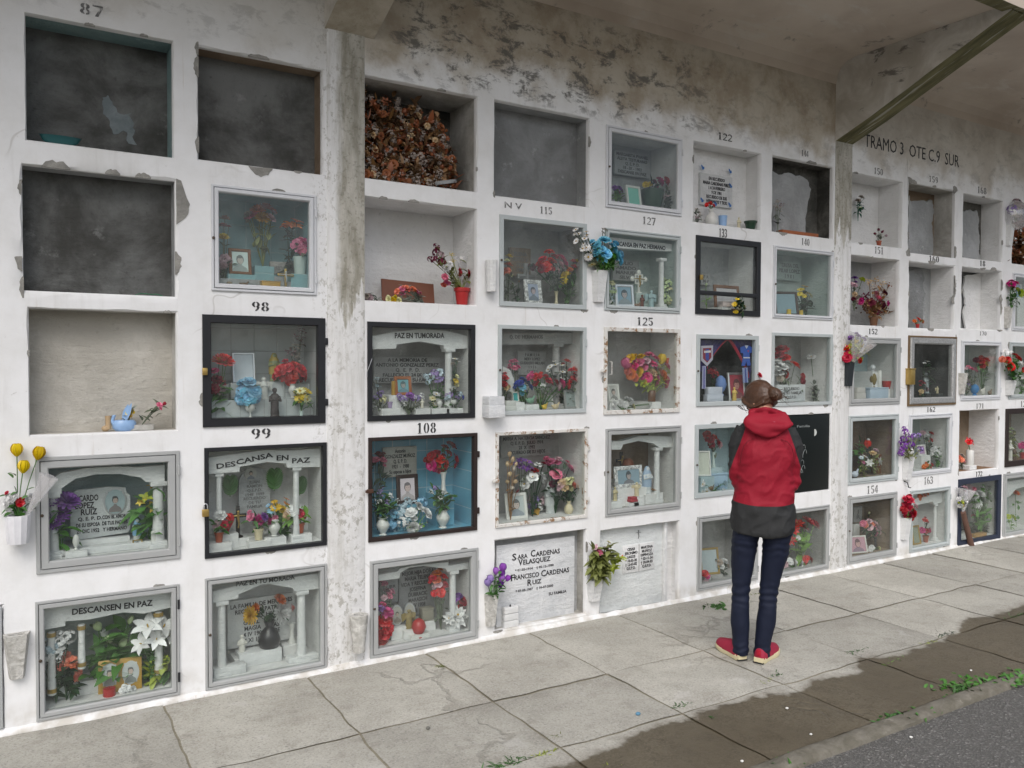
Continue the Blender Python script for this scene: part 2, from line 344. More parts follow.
# ------------------------------------------------------------------ blossoms
def petal(mb, a, R, W, zf, rf=lambda t: t, cup=.15, point=.0, K=4, ruf=0.0, mi=0):
    ca, sa = math.cos(a), math.sin(a); vs = []; fs = []
    for i in range(K+1):
        t = i/K; r = R*rf(t); w = W*(math.sin(math.pi*(.10+(.72+.18*point)*t)))
        if point and i == K: w = W*.06
        for q in (-1, 0, 1):
            z = zf(t)+(cup*W*abs(q))+(ruf*rnd.uniform(-1, 1)*t)
            vs.append((r*ca-q*w*sa, r*sa+q*w*ca, z))
    for i in range(K):
        b = i*3; fs += [(b, b+1, b+4, b+3), (b+1, b+2, b+5, b+4)]
    mb.add(vs, fs, mi)
BL = {}
def blossom(kind, var):
    k = (kind, var)
    if k in BL: return BL[k]
    mb = MB(); j = lambda a=.15: rnd.uniform(-a, a); P2 = 2*math.pi
    if kind == 'rose':
        for n, R, zu, W in ((3, .30, .62, .26), (4, .52, .60, .36), (5, .80, .46, .45), (6, 1.02, .20, .5)):
            o = rnd.random()*6
            for i in range(n): petal(mb, o+P2*i/n+j(), R, W, lambda t, zu=zu, R=R: zu*t**.7-.16*R*t**4+.03, lambda t: math.sin(t*1.5)*1.0, .25, ruf=.03)
    elif kind == 'mum':
        for n, R, z0 in ((16, 1, .02), (14, .86, .22), (12, .66, .42), (8, .42, .55), (5, .2, .62)):
            o = rnd.random()
            for i in range(n): petal(mb, o+P2*i/n+j(.08), R*(1+j(.07)), .13, lambda t, z0=z0: z0*t**.6+.12*t*t, cup=.2, K=3)
    elif kind == 'carn':
        for n, R, z0 in ((11, 1, .1), (10, .85, .32), (8, .62, .5), (6, .35, .62)):
            o = rnd.random()
            for i in range(n): petal(mb, o+P2*i/n+j(), R*(1+j(.1)), .27, lambda t, z0=z0: z0*t**.6, cup=.1, ruf=.10)
    elif kind == 'daisy':
        for i in range(11): petal(mb, P2*i/11+j(.06), 1, .20, lambda t: .12*t, cup=.1)
        mb.ball((0, 0, .1), .24, .24, .12, 8, 1)
    elif kind == 'hib':
        for i in range(5): petal(mb, P2*i/5+j(), 1, .52, lambda t: .45*t-.32*t**3, cup=.12, ruf=.05)
        for i in range(4): petal(mb, P2*i/4+.5, .6, .35, lambda t: .55*t, cup=.2, ruf=.05)
        mb.ball((0, 0, .25), .12, .12, .2, 6, 1)
    elif kind == 'lily':
        for i in range(6): petal(mb, P2*i/6+j(.1), 1.05, .27, lambda t: .75*t-.5*t**2.5, cup=.35, point=1)
        mb.ball((0, 0, .3), .06, .06, .2, 5, 1)
    elif kind == 'poin':
        for n, R, z0 in ((8, 1.05, .0), (7, .7, .2), (5, .4, .35)):
            o = rnd.random()
            for i in range(n): petal(mb, o+P2*i/n+j(.1), R*(1+j(.12)), .22, lambda t, z0=z0: z0*t+.1*t, cup=.25, point=1)
        mb.ball((0, 0, .25), .1, .1, .1, 6, 1)
    elif kind == 'tulip':
        for n, s_ in ((3, .86), (3, 1.0)):
            for i in range(n): petal(mb, P2*i/n+(0 if s_ < 1 else P2/6), .62*s_, .50, lambda t: 1.75*t-.75, lambda t: math.sin(math.pi*(.06+.74*t)), .05, K=6)
    elif kind == 'cluster':
        for i in range(22):
            th = math.acos(1-rnd.random()*1.05); ph = rnd.random()*6.28
            c = Vector((math.sin(th)*math.cos(ph), math.sin(th)*math.sin(ph), math.cos(th)))*.82
            q = Vector((0, 0, 1)).rotation_difference(c); t = MB()
            for k2 in range(4): petal(t, P2*k2/4+ph, .30, .15, lambda t_: .05*t_, K=2)
            mb.add([q @ Vector(v)+c for v in t.v], t.f, 0)
    elif kind == 'sprig':
        for i in range(26):
            c = Vector((rnd.gauss(0, .42), rnd.gauss(0, .42), rnd.gauss(.1, .35)))
            q = Quaternion((0, 0, 1), rnd.random()*6) @ Quaternion((1, 0, 0), rnd.uniform(-1, 1)); t = MB()
            for k2 in range(5): petal(t, P2*k2/5, .17, .09, lambda t_: .05*t_, K=2)
            mb.add([q @ Vector(v)+c for v in t.v], t.f, 0)
    elif kind == 'bud':
        mb.lathe([(.02, -.6), (.34, -.35), (.5, .05), (.36, .5), (.08, .8)], 8)
        for i in range(4): petal(mb, P2*i/4, .5, .3, lambda t: 1.3*t-.5, lambda t: math.sin(math.pi*(.1+.7*t)))
    cen = mk('flower_centre', 'b09030', .7, .3, 60)
    me = mb.mesh('blossom', [petal_mat('red'), cen], True, 70); BL[k] = me
    return me
def put_blossom(name, parent, loc, r, kind, col, axis):
    o = link(name, blossom(kind, rnd.randrange(2)), parent, loc)
    o.material_slots[0].link = 'OBJECT'; o.material_slots[0].material = petal_mat(col)
    q = Vector((0, 0, 1)).rotation_difference(Vector(axis).normalized()) @ Quaternion((0, 0, 1), rnd.random()*6.28)
    o.rotation_mode = 'QUATERNION'; o.rotation_quaternion = q
    s = r*rnd.uniform(.95, 1.08); o.scale = (s, s, s)
    return o

# ------------------------------------------------------------------ the burial wall
HALL = thing('niche_wall', (0, 0, 0), 'long whitewashed burial wall of stacked niches under a concrete canopy', 'burial wall')
# key: (frame or hole corners in the photo), depth, back, sides, edge roughness
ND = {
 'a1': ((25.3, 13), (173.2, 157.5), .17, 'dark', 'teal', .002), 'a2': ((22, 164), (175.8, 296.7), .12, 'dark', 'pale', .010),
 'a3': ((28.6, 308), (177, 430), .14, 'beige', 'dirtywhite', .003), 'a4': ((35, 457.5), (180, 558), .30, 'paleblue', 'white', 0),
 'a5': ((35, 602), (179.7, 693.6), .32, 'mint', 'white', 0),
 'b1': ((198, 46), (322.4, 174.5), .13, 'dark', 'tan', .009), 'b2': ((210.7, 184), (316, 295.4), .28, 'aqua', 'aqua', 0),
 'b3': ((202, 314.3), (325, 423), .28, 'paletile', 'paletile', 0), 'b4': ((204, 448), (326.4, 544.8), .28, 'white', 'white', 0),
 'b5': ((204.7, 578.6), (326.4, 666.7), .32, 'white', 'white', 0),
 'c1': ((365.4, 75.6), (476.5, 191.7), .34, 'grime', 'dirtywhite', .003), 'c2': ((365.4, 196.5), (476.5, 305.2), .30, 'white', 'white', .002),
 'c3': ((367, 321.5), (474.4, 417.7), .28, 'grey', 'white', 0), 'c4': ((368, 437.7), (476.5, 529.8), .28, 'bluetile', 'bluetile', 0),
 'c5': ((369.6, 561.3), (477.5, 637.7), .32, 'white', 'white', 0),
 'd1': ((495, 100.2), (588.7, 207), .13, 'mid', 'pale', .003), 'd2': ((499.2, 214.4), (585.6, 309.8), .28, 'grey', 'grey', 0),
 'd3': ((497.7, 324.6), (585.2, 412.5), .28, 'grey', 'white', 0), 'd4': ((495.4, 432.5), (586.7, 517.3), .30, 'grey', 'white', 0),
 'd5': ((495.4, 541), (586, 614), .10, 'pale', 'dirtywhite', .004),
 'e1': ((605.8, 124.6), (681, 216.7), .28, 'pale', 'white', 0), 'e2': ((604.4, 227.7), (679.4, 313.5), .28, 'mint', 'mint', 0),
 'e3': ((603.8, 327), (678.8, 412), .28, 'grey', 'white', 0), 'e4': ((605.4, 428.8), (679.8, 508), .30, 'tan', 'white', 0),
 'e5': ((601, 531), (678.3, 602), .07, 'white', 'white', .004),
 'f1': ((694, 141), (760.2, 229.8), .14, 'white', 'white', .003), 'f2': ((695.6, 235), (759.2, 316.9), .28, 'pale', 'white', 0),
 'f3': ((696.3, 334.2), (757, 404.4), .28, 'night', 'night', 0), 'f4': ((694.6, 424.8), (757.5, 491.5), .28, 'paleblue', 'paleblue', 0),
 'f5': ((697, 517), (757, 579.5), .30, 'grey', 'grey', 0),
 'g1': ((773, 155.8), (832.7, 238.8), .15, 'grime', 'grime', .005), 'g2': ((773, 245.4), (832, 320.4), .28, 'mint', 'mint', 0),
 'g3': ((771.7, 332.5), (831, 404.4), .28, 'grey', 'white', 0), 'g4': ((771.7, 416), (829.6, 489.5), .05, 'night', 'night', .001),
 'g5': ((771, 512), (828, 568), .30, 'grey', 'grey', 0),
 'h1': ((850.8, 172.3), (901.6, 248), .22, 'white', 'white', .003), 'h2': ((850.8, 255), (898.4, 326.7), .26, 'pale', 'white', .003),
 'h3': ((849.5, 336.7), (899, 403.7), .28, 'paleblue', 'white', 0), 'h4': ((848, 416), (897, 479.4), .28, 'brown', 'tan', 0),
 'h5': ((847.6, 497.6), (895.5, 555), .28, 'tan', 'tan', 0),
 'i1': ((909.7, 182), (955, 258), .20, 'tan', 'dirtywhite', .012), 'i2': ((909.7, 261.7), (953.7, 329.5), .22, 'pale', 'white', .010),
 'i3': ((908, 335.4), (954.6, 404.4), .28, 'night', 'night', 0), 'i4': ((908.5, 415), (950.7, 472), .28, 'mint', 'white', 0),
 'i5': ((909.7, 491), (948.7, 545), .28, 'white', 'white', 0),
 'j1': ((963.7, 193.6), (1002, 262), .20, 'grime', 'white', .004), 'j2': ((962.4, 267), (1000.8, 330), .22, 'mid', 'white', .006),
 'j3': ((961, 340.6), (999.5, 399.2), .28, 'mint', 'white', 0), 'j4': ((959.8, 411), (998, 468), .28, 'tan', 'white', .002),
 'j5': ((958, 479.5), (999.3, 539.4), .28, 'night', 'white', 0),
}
def rect_of(tl, br):
    p, q = at(*tl), at(*br); return p.x, q.x, q.z, p.z
RECT = {k: rect_of(v[0], v[1]) for k, v in ND.items()}
KD = {'k1': (.34, 'brown', 'dirtywhite', .004), 'k2': (.28, 'paleblue', 'white', 0), 'k3': (.28, 'mint', 'white', 0), 'k4': (.28, 'tan', 'white', 0), 'k5': (.28, 'mint', 'white', 0)}
for r in range(1, 6):                      # the last column is cut by the picture's edge
    w = RECT['j%d' % r]; x0 = at((1009.8, 1010.5, 1008.5, 1006, 1005)[r-1], 372).x
    RECT['k%d' % r] = (x0, x0+.68, w[2], w[3])
    w = RECT['a%d' % r]; RECT['z%d' % r] = (w[0]-.86, at(2.5, 660).x-(0 if r == 5 else .05), w[2], w[3])
    ND['z%d' % r] = (0, 0, .12, 'pale', 'white', .003)
    w = RECT['k%d' % r]; RECT['l%d' % r] = (w[0]+.79, w[1]+.79, w[2], w[3]); ND['l%d' % r] = (0, 0, .14, 'pale', 'white', .003)
    ND['k%d' % r] = (0, 0)+KD['k%d' % r]
COLS = 'zabcdefghijkl'
ZTOP = 3.94
def wall_mesh():
    mb = MB(); nr = random.Random(3); xb = []
    for i in range(len(COLS)+1):
        if i == 0: xb.append(-1.6)
        elif i == len(COLS): xb.append(10.2)
        else:
            a = sum(RECT[COLS[i-1]+str(r)][1] for r in range(1, 6))/5; b = sum(RECT[COLS[i]+str(r)][0] for r in range(1, 6))/5
            xb.append((a+b)/2)
    SUB = 14
    for i, c in enumerate(COLS):
        zb = [ZTOP-.42]+[(RECT[c+str(r)][2]+RECT[c+str(r+1)][3])/2 for r in range(1, 5)]+[-.02]
        X0, X1 = xb[i], xb[i+1]
        mb.add([(X0, 0, zb[0]), (X1, 0, zb[0]), (X1, 0, ZTOP+.05), (X0, 0, ZTOP+.05)], [(0, 1, 2, 3)])
        for r in range(1, 6):
            k = c+str(r); x0, x1, z0, z1 = RECT[k]; ins = .006 if ND[k][5] == 0 else 0
            x0 += ins; x1 -= ins; z0 += ins; z1 -= ins; amp = ND[k][5]
            def perim(a0, a1, b0, b1):
                o = []
                for s in range(SUB): o.append((a0+(a1-a0)*s/SUB, b0))
                for s in range(SUB): o.append((a1, b0+(b1-b0)*s/SUB))
                for s in range(SUB): o.append((a1-(a1-a0)*s/SUB, b1))
                for s in range(SUB): o.append((a0, b1-(b1-b0)*s/SUB))
                return o
            O = perim(X0, X1, zb[r], zb[r-1]); I = perim(x0, x1, z0, z1); n = len(I); J = []
            for q, (x, z) in enumerate(I):
                g = .003+.004*max(0, noise.noise(Vector((x*6, z*6, 2))))+amp*max(0, noise.noise(Vector((x*9, z*9, 5)))+.15)*2.2+amp*nr.random()*.5
                cx, cz = (x0+x1)/2, (z0+z1)/2
                dx = -1 if q >= 3*SUB or q == 0 else (1 if SUB <= q <= 2*SUB else 0)
                dz = -1 if q <= SUB else (1 if 2*SUB <= q <= 3*SUB else 0)
                J.append((x+dx*g, z+dz*g))
            vs = [(x, 0, z) for x, z in O]+[(x, 0, z) for x, z in J]+[(x, .010, z) for x, z in I]+[(x, .035, z) for x, z in I]
            fs = []
            for q in range(n):
                q2 = (q+1) % n
                for L in range(3): fs.append((L*n+q, L*n+q2, (L+1)*n+q2, (L+1)*n+q))
            mb.add(vs, fs)
    return mb
def edge_chips(mb):                         # plaster broken away along the rims, showing the mortar
    r = random.Random(21)
    for k, (x0, x1, z0, z1) in RECT.items():
        if k[0] in 'zl': continue
        n = 1 if ND[k][5] == 0 else (2 if ND[k][5] < .005 else 5)
        for _ in range(n):
            sd = r.randrange(4); t_ = r.random()
            if (k[0] in 'bg' and sd == 3) or (k[0] in 'ch' and sd == 2): sd = r.randrange(2)
            L = r.uniform(.012, .035)*(1 if n < 5 else 1.6); D = L*r.uniform(.25, .6)
            if sd < 2: ax, az, dx, dz = x0+(x1-x0)*t_, (z0-.004, z1+.004)[sd], 0, (-1, 1)[sd]
            else: ax, az, dx, dz = (x0-.004, x1+.004)[sd-2], z0+(z1-z0)*t_, (-1, 1)[sd-2], 0
            out = []; K = 9
            for i in range(K):
                f = i/(K-1)*2-1; g = D*max(.0, 1-f*f)**.6*r.uniform(.55, 1.15); out.append((ax+(f*L if dx == 0 else dx*g), az+(f*L if dx else dz*g)))
            out += [(ax+(L if dx == 0 else -dx*.006), az+(L if dx else -dz*.006)), (ax+(-L if dx == 0 else -dx*.006), az+(-L if dx else -dz*.006))]
            pr_ = .0009+.0013*r.random(); mb.prism(out, -pr_, .004+pr_, 1)
    return mb
edge_chips(wall_mesh()).obj('facade', [M_WALL, M_CONC], HALL, angle=35)

class Niche: pass
NI = {}
LOC = dict(a1='in the teal rimmed niche at top left', a2='in the dark niche under the teal rimmed one', a3='in the open beige niche at left', a4='in the grey framed niche beside yellow tulips',
 a5='in the DESCANSEN EN PAZ niche', b1='in the dark niche above the white frame', b2='in the white framed niche above 98', b3='in black framed niche 98', b4='in niche 99',
 b5='in the bottom niche below 99', c1='in the top niche of dried flowers', c2='in the open white niche', c3='in the black framed niche above 108', c4='in blue tiled niche 108', c5='in the bottom niche below 108',
 d1='in the bare cement niche above 115', d2='in niche 115', d3='in the niche directly below 115', d4='in the rusty framed niche', d5='in the marble slab niche', e1='in the white framed niche above 127',
 e2='in niche 127', e3='in niche 125', e4='in the grey framed niche below 125', e5='in the sealed niche with the cross', f1='in the open niche above 133', f2='in black barred niche 133',
 f3='in the purple curtained niche', f4='in the niche left of the person', f5='in the niche left of the legs', g1='in the open niche above 140', g2='in niche 140', g3='in the niche below 140', g4='in the black niche',
 g5='in the niche right of the legs', h1='in open niche 150', h2='in open niche 151', h3='in niche 152', h4='in the brown niche above 154', h5='in niche 154', i1='in broken niche 159', i2='in open niche 160',
 i3='in the silver ornate niche', i4='in niche 162', i5='in niche 163', j1='in niche 168', j2='in the open niche below 168', j3='in niche 170', j4='in open niche 171', j5='in the navy framed niche',
 k1='in the top right niche', k2='in the upper right edge niche', k3='in the middle right edge niche', k4='in the dark framed right edge niche', k5='in the bottom right edge niche')
# door styles: (kind, width in metres, material)
ALU = paint('acaeae', .45, metal=.15, var=.08); ALUW = paint('d0d2d6', .45, var=.05); PGREY = paint('b2b9ba', .55, var=.08); NAVY = paint('2a3244', .5, var=.15); DBROWN = paint('2c2220', .5, var=.2)
DB = dict(a4=('alu', .052, ALU, 1), a5=('alu', .036, ALU, 1), b2=('alu', .036, ALUW, 1), b3=('flat', .040, M_BLACK, 0), b4=('flat', .020, M_BLACK, 0), b5=('alu', .034, ALU, 1),
 c3=('flat', .028, M_BLACK, 0), c4=('flat', .021, DBROWN, 0), c5=('alu', .047, ALU, 1), d2=('flat', .028, PGREY, 1), d3=('flat', .025, PGREY, 1), d4=('flat', .020, M_RUSTY, 0),
 e1=('alu', .042, ALUW, 1), e2=('alu', .034, PGREY, 1), e3=('flat', .026, M_RUSTY, 0), e4=('alu', .042, ALU, 1), f2=('flat', .040, M_BLACK, 0), f3=('flat', .030, PGREY, 1), f4=('flat', .032, PGREY, 1), f5=('alu', .040, ALU, 1),
 g2=('alu', .030, ALUW, 1), g3=('flat', .024, PGREY, 1), g5=('alu', .034, ALU, 1), h3=('alu', .05, ALU, 1), h4=('alu', .045, PGREY, 1), h5=('alu', .05, ALU, 1), i3=('ornate', .07, M_SILVER, 1), i4=('alu', .04, ALUW, 1),
 i5=('alu', .034, PGREY, 1), j3=('alu', .04, ALUW, 1), j5=('flat', .05, NAVY, 0), k2=('alu', .04, ALUW, 1), k3=('alu', .04, PGREY, 1), k4=('flat', .05, DBROWN, 0), k5=('alu', .05, ALU, 1), z5=('alu', .04, ALU, 1))
DL = dict(a4='grey aluminium framed glass door beside the yellow tulips', a5='grey aluminium glass door of the DESCANSEN EN PAZ niche', b2='white aluminium glass door above number 98', b3='black framed glass door numbered 98',
 b4='thin black framed glass door numbered 99', b5='grey aluminium glass door at the bottom below 99', c3='black framed glass door above number 108', c4='dark brown framed glass door of blue tiled niche 108',
 c5='grey aluminium glass door at the bottom below 108', d2='pale grey framed glass door under number 115', d3='pale grey framed glass door two below the bare cement niche', d4='rusty white framed glass door above the marble slab',
 e1='white aluminium glass door above number 127', e2='pale grey glass door partly behind blue flowers, number 127', e3='peeling white framed glass door under number 125', e4='thick grey framed glass door above the sealed cross niche',
 f2='black glass door with a middle bar, number 133', f3='pale framed glass door of the purple curtained niche', f4='pale grey glass door left of the red jacket', f5='grey bottom glass door left of the dark jeans',
 g2='white framed glass door under number 140', g3='pale framed glass door above the black plaque', g5='grey bottom glass door right of the dark jeans', h3='grey glass door under number 152 behind red roses',
 h4='pale grey glass door of the brown niche above 154', h5='grey bottom glass door under number 154', i3='ornate silver door in a brown wooden surround', i4='white framed glass door under number 162',
 i5='pale grey bottom glass door under number 163', j3='white framed glass door right of the ornate silver one', j5='navy framed bottom glass door behind the flower torch', k2='white framed glass door cut by the right edge, upper',
 k3='pale glass door at the right edge behind pink roses', k4='dark brown framed glass door at the right edge', k5='grey bottom glass door at the right edge', z5='grey door frame barely visible at the left edge')
def slab(mb, x0, x1, z0, z1, Y0, Y1):       # open-fronted lining of a niche
    v = [(x, y, z) for y in (Y0, Y1) for (x, z) in ((x0, z0), (x1, z0), (x1, z1), (x0, z1))]
    mb.add(v, [(4, 5, 6, 7)], 0); mb.add(v, [(1, 2, 6, 5), (3, 0, 4, 7), (2, 3, 7, 6)], 1); mb.add(v, [(0, 1, 5, 4)], 2)
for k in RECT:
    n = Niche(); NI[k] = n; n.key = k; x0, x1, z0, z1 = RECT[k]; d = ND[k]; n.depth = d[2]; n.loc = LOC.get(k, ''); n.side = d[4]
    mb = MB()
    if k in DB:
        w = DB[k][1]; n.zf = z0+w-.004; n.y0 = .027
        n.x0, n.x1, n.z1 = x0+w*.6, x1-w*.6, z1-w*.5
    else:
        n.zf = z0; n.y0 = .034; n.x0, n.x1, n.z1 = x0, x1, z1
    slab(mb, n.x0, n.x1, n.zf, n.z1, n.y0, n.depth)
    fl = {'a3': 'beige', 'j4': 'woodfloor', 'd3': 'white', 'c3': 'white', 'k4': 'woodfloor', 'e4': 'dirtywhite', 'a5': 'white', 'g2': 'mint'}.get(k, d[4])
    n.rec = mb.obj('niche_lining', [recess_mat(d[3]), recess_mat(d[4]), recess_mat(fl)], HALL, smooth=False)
    n.ris = []
    if k not in DB: continue
    kind, w, mat, sash = DB[k]; gx = w
    D = thing('niche_door', ((x0+x1)/2, 0, z0), DL[k], 'glass door', 'glazed doors of the burial niches'); n.door = D
    L, Rr, H = x0-(x0+x1)/2, x1-(x0+x1)/2, z1-z0
    def fr(x, y, prof, name, m_):
        return MB().ring(L+x, Rr-x, x, H-x, prof).obj(name, m_, D, angle=25)
    if kind == 'alu':
        o = w*.33
        fr(0, 0, [(0, -.001), (0, -.009), (.002, -.011), (o-.002, -.011), (o, -.009), (o, .028), (.010, .028), (.010, -.001)], 'frame', mat)
        fr(o+.003, 0, [(0, .02), (0, -.012), (.002, -.015), (w-o-.008, -.015), (w-o-.003, -.008), (w-o-.003, .02)], 'sash', mat)
    elif kind == 'flat':
        o = .006
        fr(0, 0, [(0, -.001), (0, -.010), (.0015, -.012), (w-.003, -.012), (w, -.008), (w, .026), (.010, .026), (.010, -.001)], 'frame', mat)
    else:
        fr(0, 0, [(0, -.001), (0, -.012), (.002, -.014), (.012, -.014), (.014, -.012), (.014, .0), (.010, .02), (.010, -.001)], 'surround', paint('6e5a40', .6, var=.2, scale=30))
        t = NT('embossed_silver'); co = t.coord(); nz = t.noise(co, 60, 3, .5, 1.5)
        t.set(Base_Color=t.mix(nz, (.18, .18, .18), (.62, .63, .63)), Roughness=.45, Metallic=.4); t.bump(nz, .8, .01)
        fr(.016, 0, [(0, .02), (0, -.014), (.008, -.022), (.044, -.022), (.054, -.012), (.054, .02)], 'sash', t.m)
    g = w-.004
    MB().box(L+g, Rr-g, .001, .005, g, H-g).obj('glass_pane', M_DUSTY if k in ('d2', 'd3', 'b3', 'c3', 'e3', 'g2', 'g3', 'b2', 'f2', 'f5', 'g5', 'c5', 'b5') else M_GLASS, D, smooth=False)
    if sash and k not in ('z5', 'i3'):
        for t in (.16, .82):
            MB().lathe([(.0055, -.022), (.0055, .022)], 8, (Rr-.004, -.014, H*t)).obj('hinge', mat if k != 'a5' else M_BLACK, D)
    elif k in ('b3', 'c4', 'd4'):
        for t in (.2, .78): MB().box(Rr-.004, Rr+.014, -.013, -.001, H*t-.018, H*t+.018, b=.002).obj('hinge', mat, D)
M_BRASS = M_GILT
def lockpart(k, px, py, kind):
    n = NI[k]; p = at(px, py, -.015)-n.door.location
    if kind == 'knob':
        mb = MB(); mb.lathe([(.007, 0), (.007, .004), (.0045, .006), (.0035, .010)], 10)
        mb.v = [(x, -z, y) for x, y, z in mb.v]; mb.obj('knob', mk('knob_metal', '5a4f44', .4, metal=.6), n.door, p)
    elif kind == 'padlock':
        lk = MB().box(-.016, .016, -.018, -.004, -.05, -.014, b=.003).obj('padlock', M_BRASS, n.door, p)
        MB().tube([(-.010, -.011, -.016), (-.010, -.011, .002), (-.006, -.011, .010), (0, -.011, .013), (.006, -.011, .010), (.010, -.011, .002), (.010, -.011, -.016)], .0028, 8).obj('shackle', M_SILVER, lk)
    elif kind == 'latch':
        MB().box(-.022, .014, -.012, -.001, -.011, .011, b=.002).box(-.032, -.018, -.016, -.004, -.007, .007, b=.002).obj('latch', M_RUSTY if k in ('d4', 'e3') else mk('rusty_iron', '4a3226', .7, .4, 40), n.door, p)
    elif kind == 'brass':
        MB().box(-.012, .012, -.016, -.002, -.02, .015, b=.003).obj('lock', M_BRASS, n.door, p)
    elif kind == 'wire':
        MB().tube([(-.01, -.004, -.05), (-.012, -.01, -.02), (0, -.012, .01), (.018, -.006, .05)], .002, 6).obj('wire_loop', M_SILVER, n.door, p)
    elif kind == 'handle':
        MB().tube([(0, 0, -.04), (0, -.02, -.04), (0, -.02, .04), (0, 0, .04)], .003, 6).obj('handle', M_RUSTY, n.door, p)
for a in [('a4', 42, 515.7, 'knob'), ('a5', 40.5, 661, 'knob'), ('b2', 213.5, 237.7, 'knob'), ('b3', 204.5, 371, 'brass'), ('b4', 205, 506, 'padlock'), ('b5', 210, 635, 'knob'), ('c3', 368.5, 368, 'wire'),
          ('c4', 370.5, 491, 'latch'), ('c5', 374.5, 609, 'knob'), ('d2', 501.5, 260, 'knob'), ('d3', 500, 370, 'knob'), ('d4', 496.5, 481, 'latch'), ('e1', 609.5, 166.5, 'knob'), ('e3', 604, 371, 'latch'), ('e3', 610, 368, 'handle'),
          ('e4', 608, 472, 'knob'), ('f2', 700.5, 277, 'brass'), ('h5', 849.5, 531, 'knob'), ('f4', 697, 465, 'knob'), ('f3', 698, 371, 'knob'), ('g2', 775.5, 284, 'knob')]: lockpart(*a)
n = NI['f2']; zb = (at(700, 293).z+at(755, 296).z)/2; x0, x1 = RECT['f2'][:2]; cx = (x0+x1)/2; zc = zb-RECT['f2'][2]
MB().box(x0-cx+.035, x1-cx-.035, -.011, .0, zc-.014, zc+.016, b=.002).obj('middle_bar', M_BLACK, n.door)

# pillars, beams, canopy
for (xa, xb_, z0, nm) in ((1.385, 1.592, 1.95, 1), (5.424, 5.624, 2.62, 2), (9.43, 9.64, 2.4, 3)):
    mb = MB(); mb.box(xa, xb_, -.005, .05, 0, 3.36, b=.004); mb.obj('pillar', pillar_material(z0), HALL)
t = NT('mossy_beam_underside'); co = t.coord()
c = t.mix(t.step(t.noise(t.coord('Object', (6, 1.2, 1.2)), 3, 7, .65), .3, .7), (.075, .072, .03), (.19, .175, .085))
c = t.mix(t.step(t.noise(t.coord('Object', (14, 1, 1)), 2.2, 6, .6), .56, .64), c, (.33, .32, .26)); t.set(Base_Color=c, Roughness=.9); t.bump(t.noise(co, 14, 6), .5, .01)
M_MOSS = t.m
t = NT('stained_soffit'); co = t.coord(); X, Y, Z = t.sep(co)
c = t.mix(t.step(t.noise(co, 1.0, 5, .55, .4), .35, .65), (.45, .38, .315), (.60, .53, .455))
c = t.mix(t.math('MULTIPLY', t.step(t.noise(t.coord('Object', (1, 2, 1)), 1.7, 7, .68, .6), .55, .70), .75), c, (.60, .57, .52))
c = t.mix(t.math('MULTIPLY', t.step(t.noise(co, 4.5, 8, .7), .60, .68), .6), c, (.15, .14, .125)); t.set(Base_Color=c, Roughness=.9); t.bump(t.noise(co, 9, 7), .35, .01)
M_SOFFIT = t.m
t = NT('stained_beam_side'); co = t.coord()
c = t.mix(t.step(t.noise(co, 2.6, 7, .65, .5), .35, .66), (.44, .41, .36), (.66, .64, .60))
c = t.mix(t.math('MULTIPLY', t.step(t.noise(t.coord('Object', (1, 1, 2.5)), 3.4, 8, .7, .5), .57, .64), .8), c, (.13, .12, .11)); t.set(Base_Color=c, Roughness=.9); t.bump(t.noise(co, 10, 7), .4, .01)
M_BEAM = t.m
for xa, xb_ in ((1.375, 1.645), (5.42, 5.624), (9.43, 9.64)):
    pr = [(.04, 3.33), (-.30, 3.455), (-.70, 3.625), (-1.30, 3.875), (-1.30, 3.93), (.04, 3.97)]; K = len(pr)
    mb = MB(); vs = [(x, y, z) for x in (xa, xb_) for y, z in pr]
    mb.add(vs, [tuple(range(K)), tuple(range(2*K-1, K-1, -1))], 0)
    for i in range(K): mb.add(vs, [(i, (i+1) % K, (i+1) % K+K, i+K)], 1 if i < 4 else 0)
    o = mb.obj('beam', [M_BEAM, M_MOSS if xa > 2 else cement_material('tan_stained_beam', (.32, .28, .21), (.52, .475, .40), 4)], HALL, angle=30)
mb = MB()
prof = [(-.001, ZTOP-.16), (-.012, ZTOP-.10), (-.045, ZTOP-.045), (-.10, ZTOP-.012), (-.18, ZTOP), (-1.22, ZTOP-.02), (-1.24, 3.885), (-1.34, 3.88), (-1.345, 3.945), (-.9, 4.03), (.5, 4.1), (.5, ZTOP-.1)]
vs = [(x, y, z) for x in (-3.5, 14) for y, z in prof]; K = len(prof)
for i in range(K-1): mb.add(vs, [(i, i+1, i+1+K, i+K)], 1 if 5 <= i <= 6 else 0)
mb.obj('canopy', [M_SOFFIT, M_MOSS], HALL, angle=45)

# rough closing slabs at the back of opened niches
def closing(key, ox, oy, w, pts, mat, Y, name='closing_slab', th=.015):
    s_ = w/768; wv = [at(ox+x*s_, oy+y*s_, Y) for x, y in pts]; out = []
    for i, a in enumerate(wv):
        b = wv[(i+1) % len(wv)]
        for k in range(5):
            q = a.lerp(b, k/5); out.append((min(max(q.x+noise.noise(q*31)*.02, NI[key].x0+.002), NI[key].x1-.002), min(max(q.z+noise.noise(q*27+Vector((3, 3, 3)))*.02, NI[key].zf+.002), NI[key].z1-.002)))
    MB().prism(out, Y, Y+th).obj(name, mat, NI[key].rec, smooth=False)
closing('g1', 680, 110, 160, [(440, 290), (480, 308), (520, 300), (605, 325), (628, 380), (615, 450), (598, 540), (606, 625), (440, 600)], recess_mat('pale'), .13)
M_REM = cement_material('old_blue_paint', (.16, .19, .20), (.24, .27, .28), 9)
